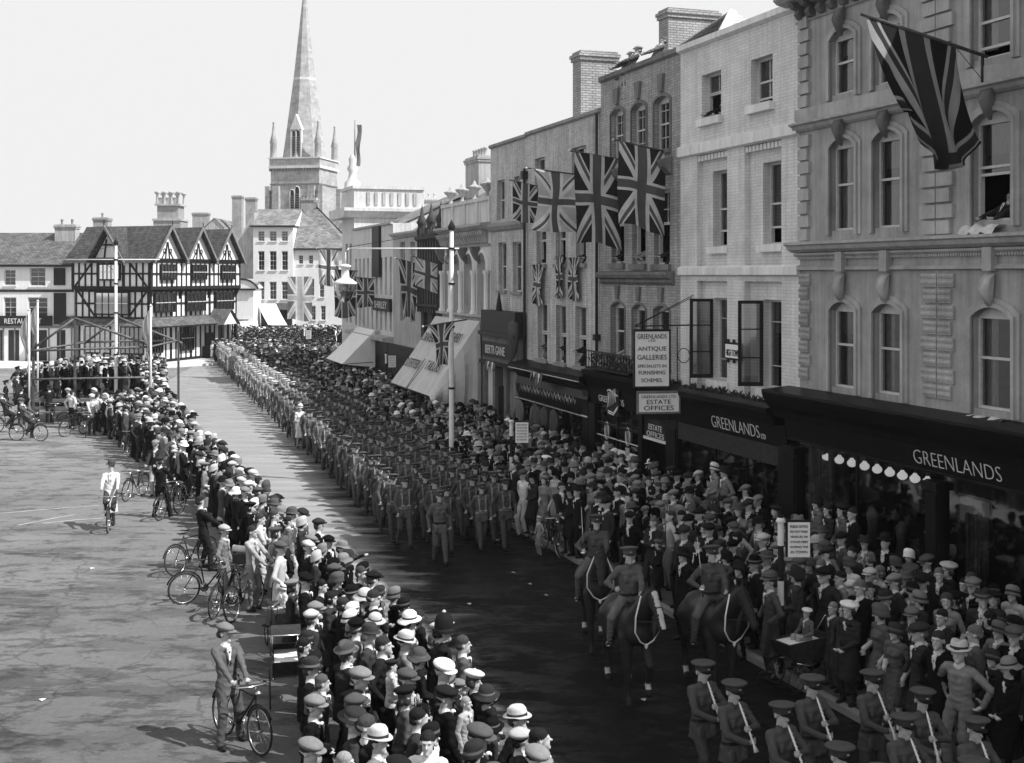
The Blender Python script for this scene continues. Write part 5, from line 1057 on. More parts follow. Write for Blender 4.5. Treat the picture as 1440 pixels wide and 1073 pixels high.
rf.add([(-.4, -.3, 7.95), (GW * .5, -.3, pk - .03), (GW * .5, LY + .1, pk - .03), (-.4, LY + .7, 7.95)], [(0, 3, 2, 1)], 'tiledark')
ym = LY / 2; rf.add([(-.75, ym - 1.9, 7.9), (-.75, ym, pk - .1), (GW * .5, ym, pk - .1), (GW * .3, ym - 1.9, 8.9)], [(0, 1, 2, 3)], 'tiledark'); rf.add([(-.75, ym + 1.9, 7.9), (-.75, ym, pk - .1), (GW * .5, ym, pk - .1), (GW * .3, ym + 1.9, 8.9)], [(0, 3, 2, 1)], 'tiledark')
rf.build('roof', T); gb = MB(); bd = MB()
for i in range(3):
    x0, x1, xm = GW * i, GW * (i + 1), GW * (i + .5); gb.add([(x0 + .1, -.03, 8.15), (x1 - .1, -.03, 8.15), (xm, -.03, pk - .15)], [(0, 1, 2)], 'white')
    for s, xe in ((1, x0), (-1, x1)):
        bd.prism([(xe - .12 * s, 7.85), (xe - .12 * s + .0, 8.1), (xm, pk + .06), (xm, pk - .26)], 'y', -.56, -.48, 'stoneC')
        timb(bd, 'r', xm + .25 * s, 8.3, 9.6, .12, -.035, -.2 * s); timb(bd, 'r', xm + .7 * s, 8.3, 9.0, .1, -.035, -.5 * s)
        P = [(xm + .35 * s + .18 * math.cos(q * .7854), 8.9 + .18 * math.sin(q * .7854)) for q in range(8)]; bd.tube([(p[0], -.07, p[1]) for p in P], .035, 'timber', 4, closed=True)
    beam(bd, 'r', x0 + .3, x1 - .3, 8.15, .16, -.035)
    bd.tube([(xm, -.52, pk), (xm, -.52, pk + .35)], .04, 'timber', 5)
gb.add([(-.05, ym - 1.6, 8.1), (-.05, ym + 1.6, 8.1), (-.05, ym, pk - .35)], [(0, 2, 1)], 'white')
for s in (1, -1): bd.prism([(ym + 1.95 * s, 7.75), (ym + 1.95 * s, 8.0), (ym, pk + .0), (ym, pk - .3)], 'x', -.83, -.74, 'stoneC'); timb(bd, 'l', ym + .6 * s, 8.1, 9.8, .14, -.06, -.25 * s)
beam(bd, 'l', ym - 1.3, ym + 1.3, 8.1, .2, -.06); beam(bd, 'l', ym - .7, ym + .7, 9.3, .14, -.06)
bd.tube([(-.79, ym, pk), (-.79, ym, pk + .4)], .04, 'timber', 5); bd.build('bargeboards', T); gb.build('gable_wall', T)
pr = MB(); pr.add([(-.3, -.85, 3.05), (LX * .66, -.85, 3.05), (LX * .66, .4, 3.75), (.5, .4, 3.75)], [(0, 1, 2, 3)], 'slate'); pr.add([(-.3, -.85, 3.05), (.5, .4, 3.75), (.5, LY + .5, 3.75), (-.6, LY + .9, 3.05)], [(0, 1, 2, 3)], 'slate'); pr.box(-.3, LX * .66, -.84, -.78, 2.93, 3.05, 'timber'); pr.box(LX * .78, LX + .2, -.7, .4, 3.1, 3.2, 'slate')
px_ = LX * .72; pr.add([(px_ - 1.2, -1.5, 2.9), (px_, -1.5, 4.2), (px_, .4, 4.2), (px_ - 1.2, .4, 2.9)], [(0, 3, 2, 1)], 'slate'); pr.add([(px_ + 1.2, -1.5, 2.9), (px_, -1.5, 4.2), (px_, .4, 4.2), (px_ + 1.2, .4, 2.9)], [(0, 1, 2, 3)], 'slate'); pr.build('pent_roof', T)
po = MB(); 
for s in (-1, 1): po.box(px_ + s * .95 - .12, px_ + s * .95 + .12, -1.3, -1.06, 0, 2.9, 'timber'); po.box(px_ + s * .95 - .1, px_ + s * .95 + .1, -1.0, .7, 0, 1.1, 'timber'); 
po.add([(px_ - 1.0, -1.3, 2.95), (px_ + 1.0, -1.3, 2.95), (px_, -1.3, 4.0)], [(0, 1, 2)], 'white'); po.box(px_ - .5, px_ + .5, .69, .74, 0, 2.2, 'iron'); po.build('porch', T)

def house(name, label, x0, x1, z, h, mat, rows, rz=0, roofh=2.2, roofm='tilepale', depth=9, ridge='x', sill='white', hip=False, roof=True):
    """a terrace house facing the camera; rows of window rectangles in photo pixels"""
    L, Rr = (x0 - CX) / F * z, (x1 - CX) / F * z; o = empty(name, label, 'house', (L, z, 0), rz); W = Rr - L; m = MB(); ops = []
    for (a, b, t, bt) in rows:
        xa, xb = (a - CX) / F * z - L, (b - CX) / F * z - L; ops.append((xa, xb, H - (bt - HY) * z / F, H - (t - HY) * z / F, 0))
    wall(m, 0, W, 0, h, ops, mat, 0, .2); m.quad((0, 0, 0), (0, depth, 0), (0, depth, h), (0, 0, h), mat); m.quad((W, 0, 0), (W, 0, h), (W, depth, h), (W, depth, 0), mat); m.quad((0, depth, 0), (W, depth, 0), (W, depth, h), (0, depth, h), mat); m.build('wall', o)
    for q in ops: window(o, *q[:4], d=.15, nx=2, nz=2, sill=sill, sillh=.1, fw=.07)
    i_ = MB(); i_.quad((.05, .9, .05), (W - .05, .9, .05), (W - .05, .9, h - .1), (.05, .9, h - .1), 'interior'); i_.build('interior', o)
    if roof and hip: r_ = MB(); r_.add([(-.3, -.3, h), (W + .3, -.3, h), (W - 2.5, depth / 2, h + roofh), (2.5, depth / 2, h + roofh), (-.3, depth, h), (W + .3, depth, h)], [(0, 1, 2, 3), (0, 3, 4), (1, 5, 2), (3, 2, 5, 4)], roofm); r_.build('roof', o)
    elif roof: gable(o, -.3, W + .3, -.4, depth, h, roofh, roofm, mat, ridge)
    e = MB(); e.box(-.25, W + .25, -.35, -.002, h - .18, h, 'iron'); e.build('gutter', o); return o, W
zJ = 130
J, JW = house('townhouse', 'tall white four storey house with slate roof below the church spire', 356, 412, zJ, 12.35, 'white', [(a, b, t, bt) for (t, bt) in ((325, 339), (353, 380), (396, 421)) for (a, b) in ((363, 372), (379, 389), (396, 405))], roofh=2.0)
chimney(J, -1.6, 3.5, 12, 15.6, 1.1, 1.1, 0, 'chimbrick'); chimney(J, 4.2, 5.5, 12.5, 15.6, 1.9, .9, 5)
g_ = MB(); 
g_.prism([(-2.6, 0), (-2.6, 9.5), (-.01, 13.8), (-.01, 0)], 'y', .6, 8, 'stucco2'); g_.build('side_wing', J)
K, KW = house('townhouse', 'low white house with a steep stone slate roof under the church tower', 412, 492, zJ + .5, 9.9, 'white', [(420, 426.5, 359, 371), (434, 440.5, 359, 371), (448, 454, 359, 371), (420, 426, 394, 412), (437, 442, 392, 416), (449, 456, 396, 418), (437, 444, 430, 450), (451, 458, 430, 450)], roofh=.1, roof=False)
m = MB(); W = KW; m.add([(-.1, 4, 9.9), (W, 4, 9.9), (W, 4.2, 10.0), (1.9, 4.2, 14.6), (-.1, 4.2, 12)], [(0, 1, 2, 3, 4)], 'white'); m.add([(-.2, -.3, 9.9), (W, -.3, 9.9), (W * .98, 3.9, 10.3), (1.9, 4.0, 14.5), (.3, 4.0, 14)], [(0, 1, 2, 3, 4)], 'tilepale'); m.tube([(1.9, 3.9, 14.6), (W, 3.9, 10.2)], .1, 'iron', 5); m.tube([(1.9, 3.9, 14.6), (1.9, 3.9, 15.6)], .12, 'stucco2', 5); m.box(1.6, 2.2, 3.8, 4.0, 15.1, 15.3, 'stucco2'); m.build('roof', K)
# lower shopfronts and awnings of the far houses
for par, x0, x1, nm in ((J, .1, JW - .1, 'a'),): s_ = MB(); s_.box(x0, x1, -.4, -.002, 3.3, 4.0, 'stoneC'); s_.box(x0, x1, -.1, -.003, .4, 3.3, 'iron'); s_.build('shopfront', par)
def awning(name, label, A_, B_, drop, outv, mat, sides=True, scallop=False, text_=None):
    """cloth from wall points A,B sloping out along outv and down"""
    m = MB(); A_, B_ = Vector(A_), Vector(B_); o = Vector((outv[0], outv[1], -drop)); n, k = 8, 6
    g_ = [[A_ + (B_ - A_) * (i / n) + o * (j_ / k) - Vector((0, 0, .10 * math.sin(math.pi * j_ / k))) for i in range(n + 1)] for j_ in range(k + 1)]
    m.add([v for r_ in g_ for v in r_], [(j_ * (n + 1) + i, j_ * (n + 1) + i + 1, (j_ + 1) * (n + 1) + i + 1, (j_ + 1) * (n + 1) + i) for j_ in range(k) for i in range(n)], mat, True)
    t = empty(name, label, 'awning', (0, 0, 0)); m.build('canopy', t)
    r_ = MB(); r_.tube([A_ + o, B_ + o], .03, 'iron', 6); r_.tube([A_ + o, A_ + o * .05 - Vector((0, 0, drop * .9))], .02, 'iron', 5); r_.tube([B_ + o, B_ + o * .05 - Vector((0, 0, drop * .9))], .02, 'iron', 5); r_.build('frame', t)
    return t, A_, B_, o
aw = lambda px, py, z: wp(px, py, z)
awning('awning', 'white awning on the far white house nearest the timbered house', aw(336, 437, 128), aw(360, 437, 128), 1.6, (.9, -3), 'canvaswhite'); awning('awning', 'sunlit white awning in the middle of the far white house', aw(362, 427, 129), aw(388, 427, 129), 2.2, (1.8, -3), 'canvaswhite')
N_, NW = house('shop_building', 'low white shop with a curved pediment behind the timbered house', 318, 356, 126, 5.6, 'white', [(322, 330, 392, 400)], roofh=.6, depth=5)
pd = MB(); P = arch(0, 3.4, 6.6, 1.0, 10); pd.prism([(0, 5.5)] + P + [(3.4, 5.5)], 'y', -.15, 0, 'white'); pd.tube([(p[0], -.2, p[1]) for p in P], .1, 'iron', 5); pd.build('pediment', N_)
# inn at far left
zM = 97
In, IW = house('inn', 'long pale two storey inn with tiled roof at far left behind the stand', -70, 104, zM, 7.85, 'white', [(6, 22, 379, 401), (42, 64, 376, 402), (5, 23, 418, 446), (39, 67, 418, 446), (-60, -40, 379, 401), (-60, -40, 418, 446)], roofh=2.7, roofm='slate', depth=9, hip=False)
xo = lambda px: (px - CX) / F * zM - (-70 - CX) / F * zM
m = MB()
for (a, b, t, bt) in ((76, 92, 377, 401), (76, 93, 412, 456)): P = [(xo(a) + .0, H - (bt - HY) * zM / F), (xo(b), H - (bt - HY) * zM / F)]; m.box(xo(a), xo(b), -.1, -.002, P[0][1], H - (t - HY) * zM / F, 'blackpaint')
m.box(xo(-70), IW, -.06, -.002, 5.65, 5.85, 'iron'); m.build('hanging_panels', In)
s_ = MB(); s_.box(0, xo(74), -.25, -.002, 2.95, 3.75, 'blackpaint'); s_.box(xo(93), IW, -.2, -.002, 3.0, 3.7, 'blackpaint'); s_.box(0, IW, -.12, -.003, 2.75, 2.95, 'stoneC')
for (a, b) in ((-40, -20), (0, 4), (12, 27), (42, 66), (80, 92)): s_.box(xo(a), xo(b), -.02, -.001, .15, 2.6, 'iron')
for i in range(11): s_.box(xo(-60 + i * 16), xo(-60 + i * 16) + .1, -.06, -.002, .1, 2.75, 'stoneC')
sf = s_.build('shopfront', In); text('RESTAURANT', 'gilt', sf, (xo(8) + xo(60)) / 2, -.26, 3.33, .42, xo(60) - xo(8)); chimney(In, xo(57), 3.0, 9, 11.2, 1.7, 1, 2, 'stucco2'); 
h2, W2 = house('house', 'pale roofed house between the inn and the timbered house', 100, 150, 112, 8.8, 'stucco2', [(104, 108, 380, 395)], roofh=2.4, roofm='slate'); chimney(h2, .3, 5, 9, 12.6, 1.4, 1.2, 1, 'chimbrick')
h3, W3 = house('house', 'grey roofed house behind the timbered house with a chimney', 252, 352, 150, 9.5, 'stucco2', [(300, 306, 345, 360)], roofh=4.6, roofm='tilepale', ridge='y'); chimney(h3, 1.5, .5, 9, 14.8, 1.9, 1.2, 0, 'chimbrick'); chimney(h3, 6.2, 1.5, 11, 17, 1.2, 1.2, 0)
# the brick ventilation tower with corner pots behind the timbered house
tw = empty('brick_tower', 'square brick chimney tower with corner pinnacles above the timbered house roof', 'tower', wp(221, HY, 120) - Vector((0, 0, H))); m = MB(); m.box(0, 2.1, 0, 2.1, 8, 13.9, 'chimbrick'); m.box(-.3, 2.4, -.3, 2.4, 8, 12.4, 'chimbrick'); m.box(-.4, 2.5, -.4, 2.5, 12.4, 12.6, 'stucco2'); m.box(-.2, 2.3, -.2, 2.3, 13.9, 14.1, 'stucco2'); m.box(0, 2.1, 0, 2.1, 0, 8, 'chimbrick'); m.build('shaft', tw)
for x in (0, .7, 1.4, 2.1): m = MB(); m.lathe([(.16, 14.1), (.12, 14.6), (.12, 15.0), (.28, 15.15), (.28, 15.3), (0, 15.3)], 'stucco2', (x, 0.05, 0), 8); m.lathe([(.16, 14.1), (.12, 14.6), (.12, 15.0), (.28, 15.15), (.28, 15.3), (0, 15.3)], 'stucco2', (x, 2.05, 0), 8); m.build('pinnacle', tw)
m = MB(); m.box(0, 2.1, 0, .1, 14.1, 14.7, 'stucco2'); m.build('parapet', tw)
# a pale tall block far off behind the terrace row
FB, _ = house('far_building', 'pale distant block with a high chimney rising behind the terrace roofs', 540, 600, 105, 10.8, 'pale', [], roofh=1.2); chimney(FB, 1.4, 3, 10.5, 13.9, 3.0, 1, 6, 'stucco', 'pale')

# ================================================================ church
zc = 180; ch = empty('church', 'stone church with a tall tapering spire and corner pinnacles', 'church', (-30.9, zc, 0), R(-12))
hw = 3.75; m = MB(); m.box(-hw, hw, -hw, hw, 0, 22.6, 'churchstone')
cs = MB(); cs.box(-hw - .25, hw + .25, -hw - .25, hw + .25, 22.6, 23.0, 'pale'); cs.box(-hw - .15, hw + .15, -hw - .15, hw + .15, 23.0, 24.0, 'churchstone'); cs.box(-hw - .3, hw + .3, -hw - .3, hw + .3, 24.0, 24.2, 'pale')
for i in range(17):
    x = -hw + i * 2 * hw / 16; cs.box(x - .12, x + .12, -hw - .22, -hw, 22.2, 22.6, 'stoneC'); cs.box(-hw - .22, -hw, x - .12, x + .12, 22.2, 22.6, 'stoneC')
cs.box(-hw - .1, hw + .1, -hw - .1, hw + .1, 20.2, 20.4, 'stoneC')
for sx in (-1, 1):
    for sy in (-1, 1): m.box(min(sx * hw, sx * (hw + .7)), max(sx * hw, sx * (hw + .7)), sy * hw - .5, sy * hw + .5, 0, 20.0, 'churchstone'); m.box(sx * (hw - 1.0) - .5, sx * (hw - 1.0) + .5, min(sy * hw, sy * (hw + .7)), max(sy * hw, sy * (hw + .7)), 0, 20.0, 'churchstone')
m.build('tower', ch); cs.build('parapet', ch)
for sx in (-1, 1):
    for sy in (-1, 1): pn = MB(); pn.lathe([(.55, 24.2), (.5, 26.2), (.6, 26.4), (.3, 27.6), (.1, 29.2), (.2, 29.3), (0, 29.6)], 'churchstone', (sx * (hw - .3), sy * (hw - .3), 0), 8); pn.build('pinnacle', ch)
sp = MB(); sp.lathe([(3.5, 24.0), (3.1, 26.5), (1.75, 36.0), (.8, 44.0), (.12, 49.8)], 'churchstone', n=8); sp.lathe([(1.78, 35.9), (1.74, 36.3)], 'pale', n=8); sp.lathe([(.2, 49.7), (.2, 50), (0, 50.4)], 'pale', n=6); s_o = sp.build('spire', ch)
for p in s_o.data.polygons: p.use_smooth = False
def louv(cx, y, z0, z1, w, face='y'):
    bw_ = MB()
    P = [(cx - w / 2, z0)] + [(cx + w / 2, z0)] + [(cx + w / 2 * math.cos(t), z1 + w * .8 * math.sin(t)) for t in (0, .6, 1.1, 1.57, 2.04, 2.54, 3.14)]
    bw_.prism(P, 'y', y - .06, y, 'iron')
    for i in range(int((z1 - z0) / .35)): bw_.box(cx - w / 2, cx + w / 2, y - .14, y - .06, z0 + i * .35, z0 + i * .35 + .12, 'stoneC')
    bw_.tube([(cx - w / 2 - .08, y - .08, z0)] + [(cx + (w / 2 + .08) * math.cos(t), y - .08, z1 + (w * .9) * math.sin(t)) for t in (3.14, 2.5, 2.0, 1.57, 1.1, .6, 0)] + [(cx + w / 2 + .08, y - .08, z0)], .09, 'pale', 5); bw_.build('belfry_window', ch)
louv(-.38, -hw, 13.5, 19.0, .55); louv(.38, -hw, 13.5, 19.4, .62); 
louv(-.35, -3.2, 24.4, 27.8, .5); louv(.35, -3.2, 24.4, 27.8, .5); bw_ = MB(); bw_.prism([(-.9, 28.3), (.9, 28.3), (0, 30.6)], 'y', -3.4, -2.4, 'pale'); bw_.box(-.85, -.68, -3.35, -2.8, 24.2, 28.3, 'pale'); bw_.box(.68, .85, -3.35, -2.8, 24.2, 28.3, 'pale'); bw_.build('lucarne_gable', ch)
nv = MB(); nv.box(hw, hw + 16, -3.5, 3.5, 0, 11, 'churchstone'); nv.prism([(-3.6, 11), (3.6, 11), (0, 15.5)], 'x', hw, hw + 16, 'tilepale'); nv.build('nave', ch)

# ================================================================ awnings of the near row
t, A_, B_, o = awning('awning', 'huge grey lettered canvas awning with a long side curtain behind the tall lamp mast', fpt(uof(621), .3, 5.1), fpt(uof(684), .3, 5.1), 3.05, (FN.x * 2.15, FN.y * 2.15), 'canvas')
sd_ = MB(); P0, P1 = B_, B_ + o; n = 12
for i in range(n):
    def pt(k_, j_):
        top = P0.lerp(P1, k_); low = Vector((top.x, top.y, 1.75 if k_ > .3 else .3 + k_ * 4.8)); q_ = top.lerp(low, j_); q_ += FD.to_3d() * (-.12 * math.sin(k_ * 22) * j_ - .25 * math.sin(j_ * 3)); return q_
    for j_ in range(6): sd_.add([pt(i / n, j_ / 6), pt((i + 1) / n, j_ / 6), pt((i + 1) / n, (j_ + 1) / 6), pt(i / n, (j_ + 1) / 6)], [(0, 1, 2, 3)], 'canvas', True)
sd_.build('side_curtain', t)
ax_ = (B_ - A_).normalized(); sl = o.normalized(); nrm = ax_.cross(sl).normalized(); nrm = nrm if nrm.z > 0 else -nrm
for (tx, a, d_, w_) in (('DRAPERS', .23, 1.1, 2.0), ('OUTFITTERS', .23, 2.5, 2.4), ('CLOTHIERS', .72, .9, 2.3), ('TAILORS', .72, 2.4, 2.2)):
    p = A_.lerp(B_, a) + sl * d_ + nrm * .1 - Vector((0, 0, .06)); Mx = Matrix((ax_, -sl, nrm)).transposed().to_4x4(); Mx.translation = p; l_ = text(tx, 'iron', t, 0, 0, 0, .45, w_); l_.matrix_local = Mx
st = MB(); st.add([A_.lerp(B_, .44) + nrm * .06 + sl * 2.2, A_.lerp(B_, .46) + nrm * .06 + sl * 2.2, A_.lerp(B_, .46) + nrm * .04 + o, A_.lerp(B_, .44) + nrm * .04 + o], [(0, 1, 2, 3)], 'iron'); st.build('seam', t)
t, A_, B_, o = awning('awning', 'white canvas awning with closed side below the far terrace windows', fpt(uof(509), .3, 3.9), fpt(uof(535), .3, 3.9), 1.9, (FN.x * 1.9, FN.y * 1.9), 'canvaswhite')
sd_ = MB(); sd_.add([B_, B_ + o, B_ + Vector((0, 0, -2.1))], [(0, 1, 2)], 'canvaswhite'); sd_.build('side_curtain', t)

# ================================================================ flags
def jack(name, blue, red, white, trans=.25):
    m = NT(name); m.rough(.9); uv = m.n('ShaderNodeUVMap'); sp_ = m.n('ShaderNodeSeparateXYZ'); m.l(uv.outputs[0], sp_.inputs[0])
    x = m.math('MULTIPLY', m.math('SUBTRACT', sp_.outputs[0], .5), 60); y = m.math('MULTIPLY', m.math('SUBTRACT', sp_.outputs[1], .5), 30)
    ax, ay = m.math('ABSOLUTE', x), m.math('ABSOLUTE', y); mn = m.math('MINIMUM', ax, ay)
    d1 = m.math('MULTIPLY', m.math('SUBTRACT', y, m.math('MULTIPLY', x, .5)), .894); d2 = m.math('MULTIPLY', m.math('ADD', y, m.math('MULTIPLY', x, .5)), .894)
    dg = m.math('MINIMUM', m.math('ABSOLUTE', d1), m.math('ABSOLUTE', d2))
    sg = m.math('SIGN', x); e1 = m.math('ADD', m.math('MULTIPLY', d1, sg), 1.0); e2 = m.math('ADD', m.math('MULTIPLY', d2, sg), -1.0)
    dr = m.math('MINIMUM', m.math('ABSOLUTE', e1), m.math('ABSOLUTE', e2))
    v = blue
    def mix(a, b, cond): return m.math('ADD', m.math('MULTIPLY', b, cond), m.math('MULTIPLY', a, m.math('SUBTRACT', 1, cond)))
    def lt(a, c_): return m.math('LESS_THAN', a, c_)
    c1 = mix(blue, white, lt(dg, 3)); c1 = mix(c1, red, lt(dr, 1.0)); c1 = mix(c1, white, lt(mn, 5)); c1 = mix(c1, red, lt(mn, 3))
    c1 = m.math('MULTIPLY', c1, m.maprange(m.noise(3, 4), .3, .7, .85, 1.12)); m.base(c1)
    tr_ = m.n('ShaderNodeBsdfTranslucent'); m.l(c1, tr_.inputs[0]); mx = m.n('ShaderNodeMixShader'); mx.inputs[0].default_value = trans
    m.l(m.b.outputs[0], mx.inputs[1]); m.l(tr_.outputs[0], mx.inputs[2]); m.l(mx.outputs[0], m.out.inputs[0]); return m.m
M['jack'] = jack('union_flag', .03, .11, .6); M['jackdark'] = jack('shade_toned_union_flag', .01, .03, .26, .08); M['jackpale'] = jack('lit_toned_flag', .5, .12, .72, .4); M['jacklight'] = jack('sunlit_toned_flag', .2, .55, .8, .45)  # sun and shade put into the tones of the dark, pale and light copies
def flag(label, A_, B_, L, mat='jack', amp=.08, waves=2.0, seed=0, pole=True, gather=0, group=None, swing=(0, 0), poleext=.4, shrink=0, nx=16, ny=26):
    """cloth hanging from the pole A->B (A = wall end), length L down; flag fly runs downwards"""
    A_, B_ = Vector(A_), Vector(B_); o = empty('flag', label, 'flag', A_, 0, group); D_ = B_ - A_; e = D_.normalized(); side = e.cross(Vector((0, 0, 1))).normalized(); vs, uvs = [], []
    for j_ in range(ny + 1):
        t = j_ / ny
        for i in range(nx + 1):
            s = i / nx; ss = .5 + (s - .5) * (1 - shrink * t) ; g_ = gather * math.sin(math.pi * min(1, t)) * (.5 - ss)
            p = D_ * (ss + g_) + Vector((0, 0, -L * t * (1 + .03 * math.sin(s * 5 + seed)))) + side * (amp * t ** .6 * math.sin(waves * 6.28 * s + seed + t * 1.6) + amp * .5 * math.sin(t * 7 + seed * 2 + s * 2)) + Vector((swing[0] * t * L, swing[1] * t * L, 0))
            vs.append(p); uvs.append((t, s))
    m = MB(); k = nx + 1; m.add(vs, [(j_ * k + i, j_ * k + i + 1, (j_ + 1) * k + i + 1, (j_ + 1) * k + i) for j_ in range(ny) for i in range(nx)], mat, True)
    c = m.build('cloth', o); ul = c.data.uv_layers[0]; li = np.empty(len(c.data.loops), np.int32); c.data.loops.foreach_get('vertex_index', li); ul.data.foreach_set('uv', np.array(uvs, np.float32)[li].ravel())
    if pole: q = MB(); q.tube([-e * poleext, D_ + e * .15], .025, 'wood', 6); q.lathe([(0, -.04), (.045, 0), (0, .04)], 'gilt', tuple(D_ + e * .17), 8); q.build('pole', o)
    return o
def wallflag(label, px_in, px_out, py_in, py_out, pyb, L=None, **k):
    """pole set in the wall at px_in, tip at px_out"""
    u = uof(px_in); z0 = uz(u); A_ = Vector((*fpt(u, .05)[:2], H - (py_in - HY) * z0 / F)); r = (px_out - CX) / F; t = (r * A_.y - A_.x) / (FN.x - r * FN.y); B_ = Vector((A_.x + FN.x * t, A_.y + FN.y * t, 0)); B_.z = H - (py_out - HY) * B_.y / F
    zc_ = (A_.y + B_.y) / 2; return flag(label, A_, B_, L or ((pyb - (py_in + py_out) / 2) * zc_ / F), **k)
wallflag('large union flag hung by the grey brick windows, rightmost of four', 938, 870, 213, 198, 322, seed=1)
wallflag('long dark union flag at the stock brick corner, third of four in a row', 872, 808, 224, 213, 345, seed=2, swing=(.02, 0))
wallflag('pale union flag with a folded corner, second of the four in a row', 818, 747, 246, 237, 326, mat='jackpale', seed=4, amp=.2, waves=1.2, gather=.3)
wallflag('small union flag hanging left of the pale one', 758, 721, 262, 254, 312, seed=5, amp=.05)
for (a, b, t_, bt, lab, g_) in ((752, 769, 372, 428, 'narrow union flag draped from the upper sill, farthest of three', .4), (785, 798, 360, 418, 'twisted union flag hanging from the middle upper sill', .9), (803, 820, 362, 421, 'union flag draped from the upper sill nearest the long flag', .4)):
    p0, p1 = fpt(uof(a), .14, fh((a + b) / 2, t_)), fpt(uof(b), .14, fh((a + b) / 2, t_)); z = p0.y; flag(lab, p0, p1, (bt - t_) * z / F, seed=a, amp=.05, pole=False, gather=g_ * .4, shrink=g_ * .3, waves=2.5, nx=12, ny=18)
wallflag('pale union flag on a pole in front of the dark gothic front', 621, 583, 372, 361, 408, mat='jackpale', seed=7, waves=1.3)
wallflag('dark folded union flag hanging beside the pale one at the gothic front', 592, 560, 372, 364, 448, seed=8, waves=1.5, shrink=.5)
flag('union flag hanging from the mast guy in front of the lettered awning', wp(640, 452, 38.8), wp(602, 458, 38.6), 1.35, seed=9, waves=1.2, shrink=.6, amp=.12, gather=.3)
wallflag('small union flag on a pole, just right of the hanging lantern', 527, 502, 392, 390, 432, seed=10, poleext=1.0)
flag('large dark union flag behind the hanging lantern', wp(500, 381, 74), wp(470, 379, 73), 2.85, seed=11); flag('pale union flag hanging left of the lantern one, over the far street', wp(476, 352, 88), wp(448, 350, 88), 2.6, seed=12, mat='jackpale', amp=.2)
flag('big sunlit union flag hung across the far street', wp(439, 389, 100), wp(404, 389, 100), 3.6, seed=13, mat='jacklight', pole=False, amp=.04)
# billowing flag on the nearest building
def bigflag():
    A_ = Vector((*fpt(uof(1388), .1)[:2], fh(1388, 78))); u = uof(1388); r = (1218 - CX) / F; t = (r * A_.y - A_.x) / (FN.x - r * FN.y); B_ = Vector((A_.x + FN.x * t, A_.y + FN.y * t, 0)); B_.z = H - (22 - HY) * B_.y / F
    o = empty('flag', 'huge dark union flag billowing from an angled pole on the nearest building', 'flag', A_); D_ = B_ - A_; e = D_.normalized(); side = Vector((-FD.x, -FD.y, 0)); vs, uvs = [], []; nx, ny = 28, 30
    for j_ in range(ny + 1):
        t = j_ / ny
        for i in range(nx + 1):
            s = i / nx; a0_, a1_ = .24 + .76 * s, .08 + .66 * s; tt = t ** 1.15; a = a0_ + (a1_ - a0_) * tt; Lz = 1.55 + .75 * math.sin(math.pi * min(1, s * 1.1 + .02)) ** .7
            p = D_ * a + Vector((0, 0, -Lz * math.sin(math.pi * .5 * t) ** .9)) + side * (.35 * math.sin(t * 2.6) * math.sin(s * 2.8) + .16 * t * math.sin(s * 19 + t * 2.5) + .14 * t * math.sin(s * 8 + 1))
            vs.append(p); uvs.append((.02 + t * .62, .05 + s * .95))
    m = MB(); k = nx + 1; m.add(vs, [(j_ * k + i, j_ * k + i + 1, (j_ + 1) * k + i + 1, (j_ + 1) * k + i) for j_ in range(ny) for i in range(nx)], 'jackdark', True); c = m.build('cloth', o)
    ul = c.data.uv_layers[0]; li = np.empty(len(c.data.loops), np.int32); c.data.loops.foreach_get('vertex_index', li); ul.data.foreach_set('uv', np.array(uvs, np.float32)[li].ravel())
    q = MB(); q.tube([-e * .1, D_ + e * .1], .035, 'wood', 8); q.tube([(0, 0, 0), Vector((0, 0, -.5))], .03, 'iron', 6); q.tube([D_ * .25, (0, 0, -.45)], .008, 'iron', 4); q.build('pole', o)
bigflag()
# small bunting on shop ledges
for px, py, lab in ((716, 512, 'small pale streamers tied over the narrow carved shopfront'), (783, 528, 'small drooping bunting on the ledge of the clothes shop')):
    m = MB(); q = random.Random(px)
    for i in range(5): x = -.5 + i * .25; m.add([(x, 0, .12), (x + .22, 0, .12), (x + .12 + q.uniform(-.1, .1), -.08, -.3 + q.uniform(-.2, .1)), (x + .04, .02, -.2)], [(0, 1, 2, 3)], 'paper' if i % 2 else 'greycurtain')
    m.tube([(-.6, 0, .2), (.8, 0, .1)], .015, 'iron', 4); tag(m.build('bunting', None, fpt(uof(px), .8, fh(px, py)), FROT), lab, 'bunting')

